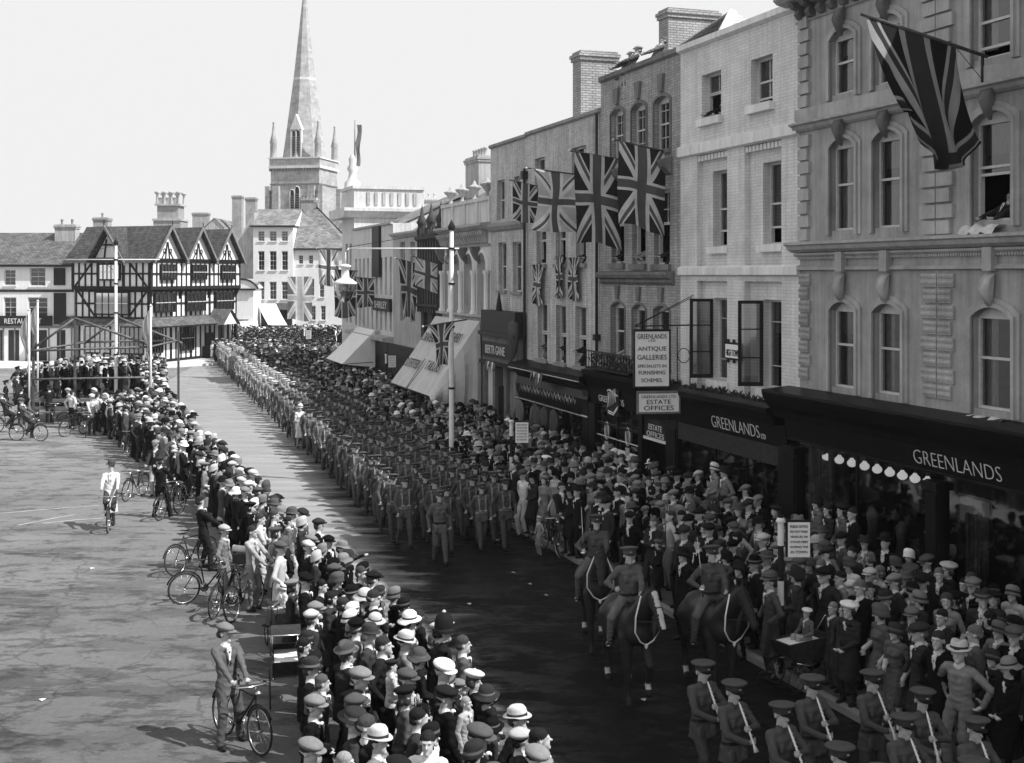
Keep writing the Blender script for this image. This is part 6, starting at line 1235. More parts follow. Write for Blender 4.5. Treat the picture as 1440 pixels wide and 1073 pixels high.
# ================================================================ lamp masts
def mast(px, z, top, label, arm_l, arm_r, armz, lantern):
    o = empty('lamp_post', label, 'street lamp', ((px - CX) / F * z, z, .12 if lantern else 0)); m = MB(); m.lathe([(.13, 0), (.13, .9), (.1, 1.0), (.085, 1.05), (.08, 4), (.065, top), (0, top + .05)], 'whitepaint', n=12); m.build('pole', o)
    m = MB()
    for zz_ in (3.2, 5.2, 6.6, armz): m.lathe([(.105, zz_ - .035), (.105, zz_ + .035)], 'blackpaint', n=12)
    m.lathe([(.1, top), (.13, top + .1), (0, top + .35)], 'blackpaint', n=10); m.build('bands', o)
    m = MB(); m.tube([(arm_l, 0, armz), (arm_r, 0, armz)], .024, 'whitepaint', 8); m.tube([(0, 0, top), (arm_l, 0, armz + .05)], .01, 'iron', 4); m.tube([(-.7, 0, armz), (-.12, 0, armz - .5)], .015, 'iron', 5)
    if lantern: m.tube([(arm_l, 0, armz), (arm_l - .12, 0, armz - .12), (arm_l - .12, 0, armz - .5)], .035, 'whitepaint', 8)
    m.build('arm', o)
    if lantern:
        m = MB(); cx = arm_l - .12; z_ = armz - .5; m.lathe([(.05, 0), (.2, -.06), (.2, -.1), (.12, -.14), (.14, -.45), (.3, -.55), (.4, -.62), (.38, -.66)], 'whitepaint', (cx, 0, z_), 16); L = m.build('lantern', o)
        g_ = MB(); g_.lathe([(.34, -.64), (.33, -.85), (.22, -1.15), (.0, -1.28)], 'glass', (cx, 0, z_), 16); g_.lathe([(.0, -.64), (.1, -.7), (.1, -.85), (0, -.9)], 'lampglass', (cx, 0, z_), 10); g_.build('glass_bowl', L)
    return o
mast(635, 39.4, 8.35, 'tall white lamp mast with black bands, its long arm holding a lantern over the street', -3.35, .25, 7.75, True)
mast(163, 58, 8.45, 'tall white banded lamp mast with a long crossbar by the timbered house', -2.45, 2.1, 7.75, False)
# crossing posts with notices
def beacon(px, z, top, label, bd=1):
    X = (px - CX) / F * z; o = empty('crossing_post', label, 'post', (X, z, .12)); m = MB(); m.lathe([(.05, 0), (.05, top)], 'blackpaint', n=10); h = top - .12
    m.build('pole', o); m = MB()
    for a in (h - .42, h - 1.45): m.lathe([(.056, a), (.056, a + .42)], 'whitepaint', n=10)
    m.lathe([(.08, h - .02), (.09, h + .0), (.06, h + .05), (.01, h + .1), (0, h + .1)], 'whitepaint', n=10); m.build('white_bands', o)
    w, hh = .38, .6; m = MB(); m.box(.12, .12 + w, -.02, .0, h - hh - .02, h - .02, 'signwhite'); m.box(.08, .12 + w + .03, -.015, .015, h - .02, h + .02, 'blackpaint'); m.box(.08, .12, -.015, .015, h - hh - .02, h - .02, 'blackpaint'); b_ = m.build('notice', o)
    for i, (s, sz) in enumerate((('PUBLIC NOTICE', .045), ('DO NOT PARK', .04), ('VEHICLES OR', .035), ('CYCLES HERE', .035), ('DURING THE', .035), ('IN TOWN', .045))): text(s, 'ink', b_, .12 + w / 2, -.024, h - .09 - i * .088, sz, w * .8 if len(s) > 8 else None)
beacon(1098, 20.9, 2.75, 'black and white post with a white notice in front of the near shopfront'); beacon(719, 35.5, 2.7, 'black and white post with a white notice in front of the hanging coats'); beacon(543, 62, 2.9, 'black and white post with a notice in the crowd by the white awning'); beacon(428, 88, 3.0, 'small notice post far off at the bend of the marching column')
# ================================================================ wooden stand
S = empty('wooden_stand', 'temporary timber stand of posts, rails and a raised deck in the square', 'stand', (0, 0, 0)); zf, zb_ = 57.5, 63
xl, xr = (44 - CX) / F * zf, (212 - CX) / F * zf; dk = MB(); dk.box(xl, xr - 1.6, zf, zb_, .95, 1.1, 'woodpale')
for i in range(6): x = xl + .2 + i * (xr - 2 - xl) / 5; dk.box(x - .08, x + .08, zf + .1, zf + .26, 0, .95, 'wood'); dk.box(x - .08, x + .08, zb_ - .3, zb_ - .14, 0, .95, 'wood')
dk.box(xl, xr - 1.6, zf - .04, zf, .6, .75, 'woodpale'); dk.box(xl + .5, xr - 2.5, zf - .6, zf - .3, .5, .56, 'woodpale'); dk.build('deck', S)
xm = (130 - CX) / F * 60
for (x, y, h_) in ((xl + .1, zf, 4.2), (xr, zf, 4.1), (xl + .6, zb_, 4.2), (xr - .2, zb_, 4.1), (xm, zf + .1, 5.0), (xm + .3, zb_, 4.9)):
    p = MB(); p.box(x - .05, x + .05, y - .05, y + .05, 0, h_, 'wood'); p.build('post', S)
rl = MB()
for (a, b, r_) in (((xl, zf - .09, 3.4), (xr, zf - .09, 3.6), .05), ((xl, zb_ + .1, 3.5), (xr - .2, zb_ + .1, 3.6), .05), ((xl, zf - .1, 2.05), (xr, zf - .1, 2.15), .05), ((xl, zf, 3.45), (xm, zf + .1, 4.95), .06), ((xr, zf, 3.65), (xm, zf + .1, 4.95), .06), ((xl + .6, zb_, 3.45), (xm + .3, zb_, 4.8), .06), ((xr, zb_, 3.45), (xm + .3, zb_, 4.8), .06), ((xl, zf, 1.2), (xl + 2.4, zb_, 3.5), .05), ((xr - 1.9, zb_, 3.5), (xr, zf, 2.2), .05), ((xl, zf, 3.4), (xl + .6, zb_, 3.5), .05), ((xr, zf, 3.6), (xr - .2, zb_, 3.6), .05)):
    rl.tube([a, b], r_, 'woodpale', 4)
rl.build('rails', S)
for px, y, h_, lab in ((41, 57.2, 5.3, 'limp pale flag on a white pole at the left corner of the timber stand'), (53, 62.6, 5.6, 'furled pale flag on a white pole at the rear left of the stand'), (212, 57.3, 5.5, 'pale patterned flag furled on the white pole at the right of the stand')):
    X = (px - CX) / F * y; o = empty('flagpole', lab, 'flagpole', (X, y, 0)); m = MB(); m.tube([(0, 0, 0), (0, 0, h_)], .05, 'whitepaint', 8); m.lathe([(0, -.07), (.09, 0), (0, .09)], 'gilt', (0, 0, h_ + .05), 8); m.build('pole', o)
    m = MB(); q = random.Random(px); s = -1; vs = []
    for j_ in range(12):
        w_ = .12 + .28 * math.sin(math.pi * min(1, j_ / 9))
        for i in range(6): vs.append((s * (i / 5 * w_ + .05), .1 * math.sin(i * 2.2 + j_ * .5), h_ - .1 - j_ * .17 - .05 * i))
    m.add(vs, [(j_ * 6 + i, j_ * 6 + i + 1, j_ * 6 + i + 7, j_ * 6 + i + 6) for j_ in range(11) for i in range(5)], 'jackpale', True); c = m.build('flag', o)
for (px0, py0, z0, px1, py1, z1) in ():
    pass
# ================================================================ bicycles
def make_bike(name='bicycle'):
    t = empty(name, '', 'bicycle'); m = MB(); r = .335; bb = (0, .08, .29); hd = (0, -.38, .82); hb = (0, -.36, .88); st = (0, .2, .86)
    m.tube([bb, hd], .017, 'enamel', 6); m.tube([bb, st], .016, 'enamel', 6); m.tube([(0, .19, .8), (0, -.37, .8)], .015, 'enamel', 6); m.tube([bb, (0, .53, r)], .012, 'enamel', 5); m.tube([st, (0, .53, r)], .01, 'enamel', 5); m.tube([hb, (0, -.40, .66), (0, -.53, r)], .014, 'enamel', 6)
    for yy in (-.53, .53):
        P = [(0, yy + .385 * math.cos(a), r + .385 * math.sin(a)) for a in [R(q) for q in range(20, 175 if yy > 0 else 150, 15)]]; m.tube(P, .02, 'enamel', 4)
    m.build('frame', t)
    for yy in (-.53, .53):
        w = MB(); P = [(0, yy + r * math.cos(a), r + .006 + r * math.sin(a)) for a in [2 * math.pi * q / 28 for q in range(28)]]; w.tube(P, .018, 'rubber', 5, closed=True); wo_ = w.build('wheel', t)
        w = MB(); P = [(0, yy + (r - .025) * math.cos(a), r + .006 + (r - .025) * math.sin(a)) for a in [2 * math.pi * q / 24 for q in range(24)]]; w.tube(P, .009, 'steel', 4, closed=True)
        for q in range(14): a = 2 * math.pi * q / 14; w.tube([(.02 * (-1) ** q, yy, r), (0, yy + (r - .02) * math.cos(a), r + (r - .02) * math.sin(a))], .0028, 'steel', 3)
        w.tube([(-.05, yy, r), (.05, yy, r)], .02, 'steel', 6); w.build('spokes', wo_)
    m = MB(); m.tube([(-.27, -.16, .93), (-.26, -.3, .95), (-.12, -.38, .96), (.12, -.38, .96), (.26, -.3, .95), (.27, -.16, .93)], .012, 'steel', 6); m.tube([(0, -.36, .86), (0, -.37, .96)], .014, 'steel', 6)
    for s in (1, -1): m.tube([(.27 * s, -.27, .945), (.27 * s, -.13, .925)], .018, 'rubber', 6)
    m.lathe([(0, -.03), (.05, 0), (.055, .02), (.0, .05)], 'steel', (0, -.45, .86), 10); m.build('handlebar', t)
    m = MB(); m.tube([(0, .2, .84), (0, .21, .92)], .013, 'steel', 6); m.add([(-.02, .04, .93), (.02, .04, .93), (.05, .2, .935), (.1, .3, .95), (.07, .36, .945), (-.07, .36, .945), (-.1, .3, .95), (-.05, .2, .935), (0, .2, .9), (0, .04, .915)], [(0, 1, 2, 3, 4, 5, 6, 7), (0, 7, 6, 5, 8, 9), (1, 9, 8, 4, 3, 2)], 'leather', True); m.build('saddle', t)
    m = MB(); m.lathe([(.0, -.006), (.095, -.006), (.095, .006), (0, .006)], 'steel', (0, 0, 0), 14); 
    for i, v in enumerate(m.v): m.v[i] = (v[2] + .05, v[1] + .08, v[0] + .29)
    m.tube([(.06, .08, .29), (.09, .02, .14), (.17, .02, .14)], .01, 'steel', 5); m.tube([(-.06, .08, .29), (-.09, .14, .44), (-.17, .14, .44)], .01, 'steel', 5); m.build('pedals', t)
    return t
bike0 = [make_bike()]; USED = []; BLOCK = []
def put(o, X, Y, face, z=0, lean=0): o.location = (X, Y, z); o.rotation_euler = (0, R(lean), R(face))
def bike(X, Y, face, label, lean=0, z=0):
    o = bike0[0] if not USED else copy_tree(bike0[0]); USED.append(o); put(o, X, Y, face, z, lean); o['label'] = label; o['group'] = 'bicycles in and around the crowd'; BLOCK.append((X, Y, .55)); return o
def pers(pose, X, Y, face, label, tones, hat=None, ht=.1, z=0, **k):
    BLOCK.append((X, Y, .42)); return person(pose, (X, Y, z), face, label, tones, hat, ht, **k)
def P2(px, py): q = gp(px, py); return q.x, q.y
# man astride his bicycle, bottom left
x, y = P2(336, 1047); bike(x + .02, y, 42, 'bicycle held astride by the man in a flat cap at bottom left', lean=3); pers('astride', x - .12, y - .02, 42, 'man in grey jacket and flat cap standing astride his bicycle', (.10, .07, .05), 'flat_cap', .16, scale=1.0)
x, y = P2(155, 744); bike(x, y, 12, 'bicycle ridden towards the camera across the open square'); pers('cyclist', x, y, 12, 'man in pale raincoat and trilby riding a bicycle across the open square', (.55, .05, .04), 'trilby', .06)
x, y = P2(40, 620); bike(x, y, 84, 'bicycle ridden to the right at far left, nearest of the far-left group'); pers('cyclists', x, y, 84, 'man in grey jacket riding a bicycle to the right at far left', (.09, .05, .03), 'flat_cap', .1)
x, y = P2(12, 608); bike(x, y, 95, 'bicycle cut by the left edge of the photo'); pers('cyclists', x, y, 95, 'cyclist at the very left edge leaning on his handlebars', (.05, .03, .03), 'flat_cap', .2)
x, y = P2(52, 604); bike(x + 1.5, y + .6, 80, 'bicycle partly hidden behind the grey-jacketed far-left rider'); pers('cyclists', x + 1.5, y + .6, 80, 'cyclist in pale cap riding behind the grey-jacketed man at far left', (.12, .06, .04), 'flat_cap', .35)
x, y = P2(120, 613); bike(x, y, 20, 'bicycle leaning by the white-shirted men below the stand', lean=8); bike(x - .55, y + .2, 150, 'bicycle with a dark bag beside the pale-jacketed man below the stand', lean=-8); pers('pushing', x + .1, y + .5, 30, 'man in pale jacket holding a bicycle below the timber stand', (.45, .04, .03), 'flat_cap', .5)
x, y = P2(137, 607); pers('shirtsleeves', x, y, 160, 'man in white shirt with dark trousers standing behind the crowd below the stand', (.7, .02, .04)); x, y = P2(101, 603); pers('shirtsleeves', x, y, 150, 'youth in white shirtsleeves standing alone in front of the stand', (.6, .015, .03))
x, y = P2(75, 595); bike(x, y, 20, 'bicycle held by the dark figure in front of the stand', lean=6); pers('pushing', x - .3, y + .3, 200, 'dark-coated man holding a bicycle in front of the stand', (.02, .02, .03), 'flat_cap', .04)
x, y = P2(30, 597); pers('long overcoat', x, y, 190, 'dark-coated person standing among the far-left cyclists', (.02, .02, .03)); x, y = P2(8, 585); pers('policeman', x, y, 120, 'man in dark uniform and peaked cap at the far left edge', (.02, .02, .03), 'peaked_cap', .02, bandtone=.2)
x, y = P2(36, 585); pers('arms down', x, y, 160, 'man in dark suit behind the far-left cyclists', (.03, .03, .03), 'flat_cap', .08)
x, y = P2(195, 700); bike(x - .1, y - .1, -10, 'bicycle propped in front of the pale-trousered man', lean=6); pers('pushing', x + .45, y + .3, -5, 'man in dark jacket and pale trousers standing by a propped bicycle', (.03, .4, .04), 'flat_cap', .2)
x, y = P2(234, 727); bike(x + .1, y, 165, 'bicycle straddled by the dark-suited man seen from behind'); pers('astride', x - .1, y, 165, 'man in dark suit seen from behind astride a bicycle', (.015, .012, .03), 'flat_cap', .03)
x, y = P2(268, 712); bike(x, y, 60, 'bicycle half hidden in the crowd right of the man seen from behind', lean=8)
x, y = P2(272, 803); bike(x, y, 150, 'bicycle with a bright rear mudguard in front of the leaning boy', lean=8); pers('astride', x + .3, y + .15, 110, 'bareheaded youth in dark suit leaning on a bicycle at the crowd edge', (.015, .015, .02))
x, y = P2(293, 845); bike(x, y, 120, 'bicycle held by the boy with the pale cap', lean=-6); pers('hands in pockets', x + .35, y - .1, 85, 'boy in grey jacket and pale flat cap beside two bicycles', (.16, .2, .04), 'flat_cap', .35, scale=.93)
x, y = P2(345, 865); bike(x, y, 165, 'bicycle loaded with a basket of parcels at the rear of the crowd', lean=4); pers('pushing', x + .05, y + .4, 70, 'youth in belted raincoat with parcels on his bicycle basket', (.3, .2, .03), None)
x, y = P2(306, 862); bike(x + .1, y + .1, 172, 'bicycle beside the youth with the loaded basket', lean=-5)
x, y = P2(176, 640); bike(x, y, 30, 'bicycle among the rear of the crowd below the stand', lean=6)
m = MB(); m.box(-.25, .25, -.18, .12, 0, .2, 'leather'); m.tube([(-.28, -.05, .26), (.3, -.02, .3)], .07, 'paper', 8); x, y = P2(345, 865); tag(m.build('basket', None, (x - .1, y + .5, .95), R(165)), 'dark basket with a rolled pale parcel on the loaded bicycle', 'basket')
# man with bicycle on the kerb at right
x, y = P2(778, 778); bike(x - .05, y, 20, 'bicycle at the right kerb beside the small child'); bike(x + .35, y + .35, 25, 'second bicycle behind the one at the right kerb', lean=3); pers('astride', x + .25, y + .05, 10, 'young man in dark jacket bending over a bicycle at the right kerb', (.02, .1, .03), None); pers('hands in pockets', x - .35, y - .2, -60, 'small child in pale coat and bonnet standing at the kerb by the bicycle', (.25, .2, .1), 'cloche', .4, scale=.55)
# ---------------------------------------------------------------- prams
def pram(X, Y, face, label, body='leather', inside='canvaswhite', hood=True, z=0):
    t = empty('pram', label, 'pram', (X, Y, z), R(face)); m = MB(); n = 10
    pr_ = [(-.5, .78), (-.42, .55), (-.2, .45), (.2, .45), (.42, .55), (.5, .8)]; m.prism(pr_ + [(.46, .8), (.38, .6), (.18, .5), (-.18, .5), (-.38, .6), (-.46, .78)], 'x', -.2, .2, body)
    for s in (-1, 1): m.prism(pr_, 'x', s * .2, s * .225, body)
    m.build('body', t); m = MB(); m.box(-.19, .19, -.4, .28, .6, .76, inside); m.build('blanket', t)
    if hood:
        m = MB()
        for i in range(5): a, b = R(20 + 22 * i), R(20 + 22 * (i + 1)); m.add([(-.24, .15 + .38 * math.cos(a) * 1, .78 + .42 * math.sin(a)), (.24, .15 + .38 * math.cos(a), .78 + .42 * math.sin(a)), (.24, .15 + .38 * math.cos(b), .78 + .42 * math.sin(b)), (-.24, .15 + .38 * math.cos(b), .78 + .42 * math.sin(b))], [(0, 1, 2, 3)], body, True)
        for s in (-1, 1): m.add([(.24 * s, .15, .76)] + [(.24 * s, .15 + .38 * math.cos(R(a)), .78 + .42 * math.sin(R(a))) for a in range(20, 135, 22)], [(0, 1, 2, 3, 4, 5, 6)], body)
        m.tube([(-.25, .15 + .38 * math.cos(R(130)), .78), (-.25, -.1, 1.1), (.25, -.1, 1.1), (.25, -.1, .78)], .014, 'steel', 5); m.build('hood', t)
    m = MB(); m.tube([(-.2, .45, .7), (-.22, .75, 1.0), (.22, .75, 1.0), (.2, .45, .7)], .014, 'steel', 6); m.tube([(-.2, -.3, .45), (-.2, 0, .36), (-.2, .3, .45)], .015, 'steel', 5); m.tube([(.2, -.3, .45), (.2, 0, .36), (.2, .3, .45)], .015, 'steel', 5); m.build('handle', t)
    for sx in (-.26, .26):
        for yy in (-.33, .33):
            w = MB(); w.tube([(sx, yy + .2 * math.cos(a), .21 + .2 * math.sin(a)) for a in [2 * math.pi * q / 18 for q in range(18)]], .014, 'rubber', 5, closed=True)
            for q in range(8): a = 2 * math.pi * q / 8; w.tube([(sx, yy, .21), (sx, yy + .19 * math.cos(a), .21 + .19 * math.sin(a))], .004, 'steel', 3)
            w.build('wheel', t)
    BLOCK.append((X, Y, .75)); return t
x, y = P2(402, 985); pram(x, y, 12, 'dark pram with a white lining and open hood behind the foreground crowd')
x, y = P2(398, 912); pram(x, y, 200, 'black pram with a baby in a white bonnet, farther from the camera', inside='leather', hood=False); pers('sitting child', x, y + .1, -60, 'baby in a white bonnet sitting in the black pram', (.5, .1, .1), 'cloche', .75, z=.1, scale=.62)
x, y = P2(740, 700); pram(x, y + 1.0, 10, 'small dark pram with a pale blanket at the mid right crowd edge', z=.0)
x, y = P2(1138, 975); pram(x - .1, y + .1, -60, 'dark pushchair at the kerb in front of the women', z=.12, hood=False); pers('sitting child', x, y + .15, -60, 'small child in a white beret sitting in the pushchair at the kerb', (.12, .3, .1), 'beret', .65, z=.32, scale=.6)
# ---------------------------------------------------------------- policeman
pers('policeman', -1.02, 17.85, 95, 'policeman in dark helmet and tunic standing in front of the left crowd', (.012, .012, .03), 'police_helmet', .015, cat='policeman', scale=1.06)
# ================================================================ horses and mounted officers
def horse_mesh(lift=0, turn=0):
    b = Body(); HM = 0
    b.c((0, .62, 1.22), (0, -.3, 1.2), .29, .29, HM, .06, (1.06, 1, 1)); b.c((0, .1, 1.12), (0, .4, 1.14), .29, .27, HM, .05, (1, 1, 1)); b.c((0, .62, 1.3), (0, .78, 1.2), .25, .2, HM, .06); b.c((0, -.3, 1.28), (0, -.58, 1.2), .27, .2, HM, .06); b.c((0, -.3, 1.42), (0, .0, 1.42), .12, .1, HM, .08)
    T = rot(turn, 0); pv = V(0, -.5, 1.4)
    def t(*a): return tuple(pv + T @ (V(*a) - pv))
    b.c((0, -.45, 1.32), t(0, -.78, 1.68), .24, .15, HM, .07, ); b.c(t(0, -.75, 1.66), t(0, -.95, 1.86), .16, .115, HM, .05)
    b.c(t(0, -.98, 1.9), t(0, -1.2, 1.62), .105, .075, HM, .04); b.c(t(0, -1.18, 1.64), t(0, -1.3, 1.46), .072, .06, HM, .03); b.e(t(0, -.98, 1.8), (.07, .09, .11), HM, .04)
    b.c(t(0, -1.29, 1.47), t(0, -1.3, 1.43), .058, .05, 2, .01)
    for s in (1, -1):
        b.c(t(.05 * s, -.93, 1.98), t(.06 * s, -.94, 2.1), .03, .01, HM, .015); b.spot(t(.085 * s, -1.05, 1.84), .028, 2); b.spot(t(.04 * s, -1.34, 1.46), .02, 2)
    for i in range(6): a = t(0, -.45 - .08 * i, 1.62 + .07 * i); b.c(a, t(.035, -.42 - .085 * i, 1.52 + .072 * i), .045, .05, 1, .01)
    b.c(t(0, -.97, 1.99), t(0, -1.1, 1.88), .04, .03, 1, .01)
    for s in (1, -1):
        fl = lift if s == 1 else 0; kn = (.15 * s, -.5 - .28 * fl, .62 + .08 * fl); fe = (.15 * s, -.5 - .12 * fl, .16 + .22 * fl)
        b.c((.17 * s, -.42, 1.08), kn, .13, .068, HM, .05); b.c(kn, fe, .058, .042, HM, .02); b.c(fe, (.15 * s, -.54 - .12 * fl, .1 + .22 * fl), .048, .05, 3 if s == 1 else HM, .02); b.c((.15 * s, -.55 - .12 * fl, .07 + .22 * fl), (.15 * s, -.57 - .12 * fl, .03 + .22 * fl), .058, .066, 2, .01)
        bk = .14 * (1 if s == -1 else -1); b.c((.15 * s, .66, 1.15), (.17 * s, .5 + bk * .4, .88), .21, .13, HM, .06); hk = (.15 * s, .78 + bk, .56); b.c((.17 * s, .52 + bk * .4, .86), hk, .12, .062, HM, .04); fe = (.15 * s, .7 + bk, .16); b.c(hk, fe, .056, .042, HM, .02); b.c(fe, (.15 * s, .66 + bk, .1), .048, .05, 3, .02); b.c((.15 * s, .64 + bk, .07), (.15 * s, .62 + bk, .03), .058, .066, 2, .01)
    b.c((0, .92, 1.25), (0, 1.05, .95), .05, .07, 1, .02); b.c((0, 1.05, .95), (0, 1.06, .5), .075, .02, 1, .02)
    return b, t
hc_ = lambda n, c_, r_=.35: plain(n, c_, r_, .25, 7)
M['bay'] = hc_('dark_bay_coat', .022); M['mane'] = hc_('black_mane', .01, .5); M['hoof'] = hc_('hoof', .02, .5); M['whitehair'] = hc_('white_horse_marking', .5, .6)
def horse(X, Y, face, label, lift, turn, blaze, rlabel, slabel, tone=(.075, .11, .03), sword=True, scale=1.0):
    b, t = horse_mesh(lift, turn)
    if blaze: 
        for i in range(9): b.spot(t(0, -1.07 - .033 * i, 1.95 - .052 * i), .052, 3)
        b.spot(t(0, -1.36, 1.5), .05, 3)
    o = bpy.data.objects.new('horse', b.mesh('horse', [M['bay'], M['mane'], M['hoof'], M['whitehair']], .021)); C.objects.link(o); put(o, X, Y, face); o.scale = (scale,) * 3; tag(o, label, 'horse'); BLOCK.append((X, Y, 1.3))
    m = MB(); m.lathe([(.0, .1), (.16, .08), (.25, 0), (.33, -.15), (.345, -.4), (.32, -.42)], 'leather', (0, .02, 1.44), 16, .95, 1.0); m.tube([(0, -.28, 1.56), (.1, -.22, 1.6), (-.1, -.22, 1.6)], .03, 'leather', 6)
    for s in (1, -1): m.tube([(.33 * s, -.1, 1.15), (.36 * s, -.12, .88)], .012, 'leather', 5); m.tube([(.3 * s, -.12, .86), (.42 * s, -.12, .86), (.42 * s, -.12, .9), (.36 * s, -.12, .98)], .012, 'steel', 5)
    m.build('saddle', o)
    m = MB()
    for a, w in ((.0, .1), (.55, .085)):
        c_ = V(*t(0, -.98 - .3 * a, 1.9 - .4 * a)); P = [tuple(c_ + (rot(turn) @ V(w * 1.1 * math.cos(q), -.6 * w * math.sin(q), w * .95 * math.sin(q)))) for q in [6.283 * i / 12 for i in range(12)]]; m.tube(P, .011, 'leather', 4, closed=True)
    for s in (1, -1): m.tube([t(.08 * s, -.96, 1.9), t(.075 * s, -1.2, 1.6)], .009, 'leather', 4); m.tube([t(.075 * s, -1.25, 1.55), t(.2 * s, -.8, 1.45), (.08 * s, -.42, 1.7)], .008, 'leather', 4)
    m.build('bridle', o)
    m = MB(); m.tube([t(-.11, -.82, 1.86), t(-.24, -.88, 1.55), t(-.24, -.86, 1.3), t(-.12, -.82, 1.12), t(0, -.8, 1.05), t(.12, -.82, 1.12), t(.24, -.86, 1.3), t(.24, -.88, 1.55), t(.11, -.82, 1.86)], .013, 'rope', 6); m.lathe([(0, -.05), (.03, 0), (.02, .04), (0, .05)], 'rope', t(0, -.8, 1.03), 8); m.build('neck_rope', o)
    r_ = person('rider', (X, Y + 0, .69 * scale), face, rlabel, tone, 'peaked_cap', tone[0], bandtone=tone[0], cat='soldier')
    if sword:
        Mx = Matrix.Translation((X, Y, .69 * scale)) @ Matrix.Rotation(R(face), 4, 'Z'); m = MB(); a, b_ = Vector((-.27, -.28, 1.1)), Vector((-.30, -.12, 1.95)); m.tube([a, a.lerp(b_, .5) + Vector((0, -.02, 0)), b_], .011, 'steel', 5, .004); m.lathe([(0, -.02), (.05, 0), (.055, .03), (0, .05)], 'steel', tuple(a), 8); m.tube([a, a - (b_ - a) * .12], .014, 'leather', 6); s_ = m.build('sword'); s_.matrix_world = Mx; tag(s_, slabel, 'sword')
horse(1.95, 20.2, 10, 'dark horse with a broad white blaze, front left of the mounted three', .9, 14, True, 'mounted officer in service dress on the white-blazed horse', '', (.10, .13, .03), sword=False)
horse(3.35, 20.3, 12, 'dark horse nearest the right kerb with a white rope at its neck', 0, 16, False, 'mounted officer with drawn sword nearest the right kerb', 'drawn sword held by the officer nearest the kerb')
horse(1.6, 22.9, 2, 'dark horse behind the other two, seen nearly head on', .6, -3, False, 'mounted officer behind the other two, holding a sword upright', 'sword held upright by the rearmost mounted officer')
# ================================================================ the band
M['silver'] = plain('silvered_metal', .75, .35, .1, 9)
def clar(o, label):
    m = MB(); a, b = Vector((0, -.125, 1.53)), Vector((.0, -.46, 1.0)); d = b - a; m.tube([a, a + d * .08, a + d * .85, b], [.007, .013, .014, .034], 'silver', 8)
    for i in range(9): p = a + d * (.15 + i * .085); m.tube([p + Vector((-.018, -.012, 0)), p + Vector((.018, -.012, 0))], .007, 'whitepaint', 5)
    c = m.build('clarinet'); c.location = o.location; c.rotation_euler = o.rotation_euler; c.scale = o.scale; tag(c, label, 'clarinet', 'clarinets of the band')
BAND = [(987, 925, 16.4, 10, 'frontmost left bandsman with chevrons, beside the right-hand horse'), (1098, 985, 14.8, 12, 'bandsman right of the leftmost, directly below the man in a long overcoat'), (1140, 952, 15.8, 5, 'bandsman beside the pushchair with his clarinet low'), (1225, 942, 16.0, 8, 'bandsman standing tallest between the two boys at the kerb'), (1178, 1038, 13.5, 14, 'bandsman low at the bottom edge with only cap and shoulders showing'), (1270, 1003, 14.4, 6, 'bandsman in front of the boy with folded hands, cap tilted'), (1296, 978, 15.3, -10, 'bandsman raising his hand to his face near the kerb'), (1370, 1015, 14.3, 0, 'bandsman at lower right passing the woman in a pale coat'), (1030, 960, 15.6, 12, 'bandsman half hidden behind the frontmost left one'), (1366, 1052, 13.1, 10, 'bandsman cut off at the bottom right, cap only'), (1236, 1062, 12.9, 4, 'bandsman at the very bottom, round cap top showing')]
for i, (px, py, z, f, lab) in enumerate(BAND):
    z -= .0; X = (px - CX) / F * z; o = person('clarinet' if i % 2 else 'clarinetR', (X, z, 0), 18 + f, lab, (.075, .06, .03), 'peaked_cap', .07, .05, 'bandsmen playing clarinets', 'bandsman', 1.0); clar(o, 'clarinet played by the ' + lab.split(',')[0]); BLOCK.append((X, z, .35))

# ================================================================ people in windows and on the roof
def inwin(px, h, label, tones, hat=None, ht=.1, pose='leaning', y=.24, f=0, sc=1.0): u = uof(px); p = fpt(u, -y, h); person(pose, p, -70.9 + f, label, tones, hat, ht, cat='person', scale=sc)
dk_ = (.02, .02, .03)
inwin(993, 10.15, 'dark-haired man leaning out at the left of the top white building window', dk_, None, f=-15, y=.3); inwin(1004, 10.1, 'man leaning on his arms out of the top white building window', (.012, .012, .05), None, f=12, y=.38)
for px, h, lab, tn, ht_, hh in ((868, 6.4, 'woman in a white hat at the far upper sill of the grey brick building', (.03, .03, .03), 'brimmed_hat', .7), (896, 6.4, 'fair-haired woman at the middle upper sill of the grey brick building', (.3, .1, .2), None, 0), (902, 6.35, 'person in dark coat beside the fair-haired woman at the middle sill', dk_, 'cloche', .03), (930, 6.4, 'person with raised arms at the nearest upper sill of the grey brick building', (.03, .03, .03), None, 0),
                                (763, 6.35, 'dark figure behind the farthest draped sill flag', dk_, 'flat_cap', .02), (786, 6.45, 'man in a dark cap leaning out above the twisted sill flag', dk_, 'flat_cap', .02), (793, 6.45, 'second dark figure above the twisted sill flag', dk_, None, 0), (813, 6.45, 'woman in dark hat leaning out above the nearest draped sill flag', dk_, 'cloche', .02), (821, 6.45, 'smiling man beside the woman in a dark hat at the upper sill', (.03, .03, .03), None, 0),
                                (763, 3.25, 'woman at the farthest lower window of the stock brick building', (.1, .1, .03), None, 0), (790, 3.3, 'woman in dark hat at the middle lower window of the stock brick building', (.03, .03, .03), 'cloche', .02), (813, 3.3, 'man in dark cap at the nearest lower window of the stock brick building', dk_, 'flat_cap', .02), (820, 3.25, 'bareheaded man in dark coat at the nearest lower window', dk_, None, 0),
                                (872, 3.4, 'woman in patterned dress behind the balcony rail of the grey brick building', (.4, .2, .05), None, 0), (1388, 6.9, 'dark figure half inside the open upper window at far right', (.04, .04, .04), None, 0)):
    inwin(px, h, lab, tn, ht_, hh if hh else .1, f=(px * 7) % 21 - 10)
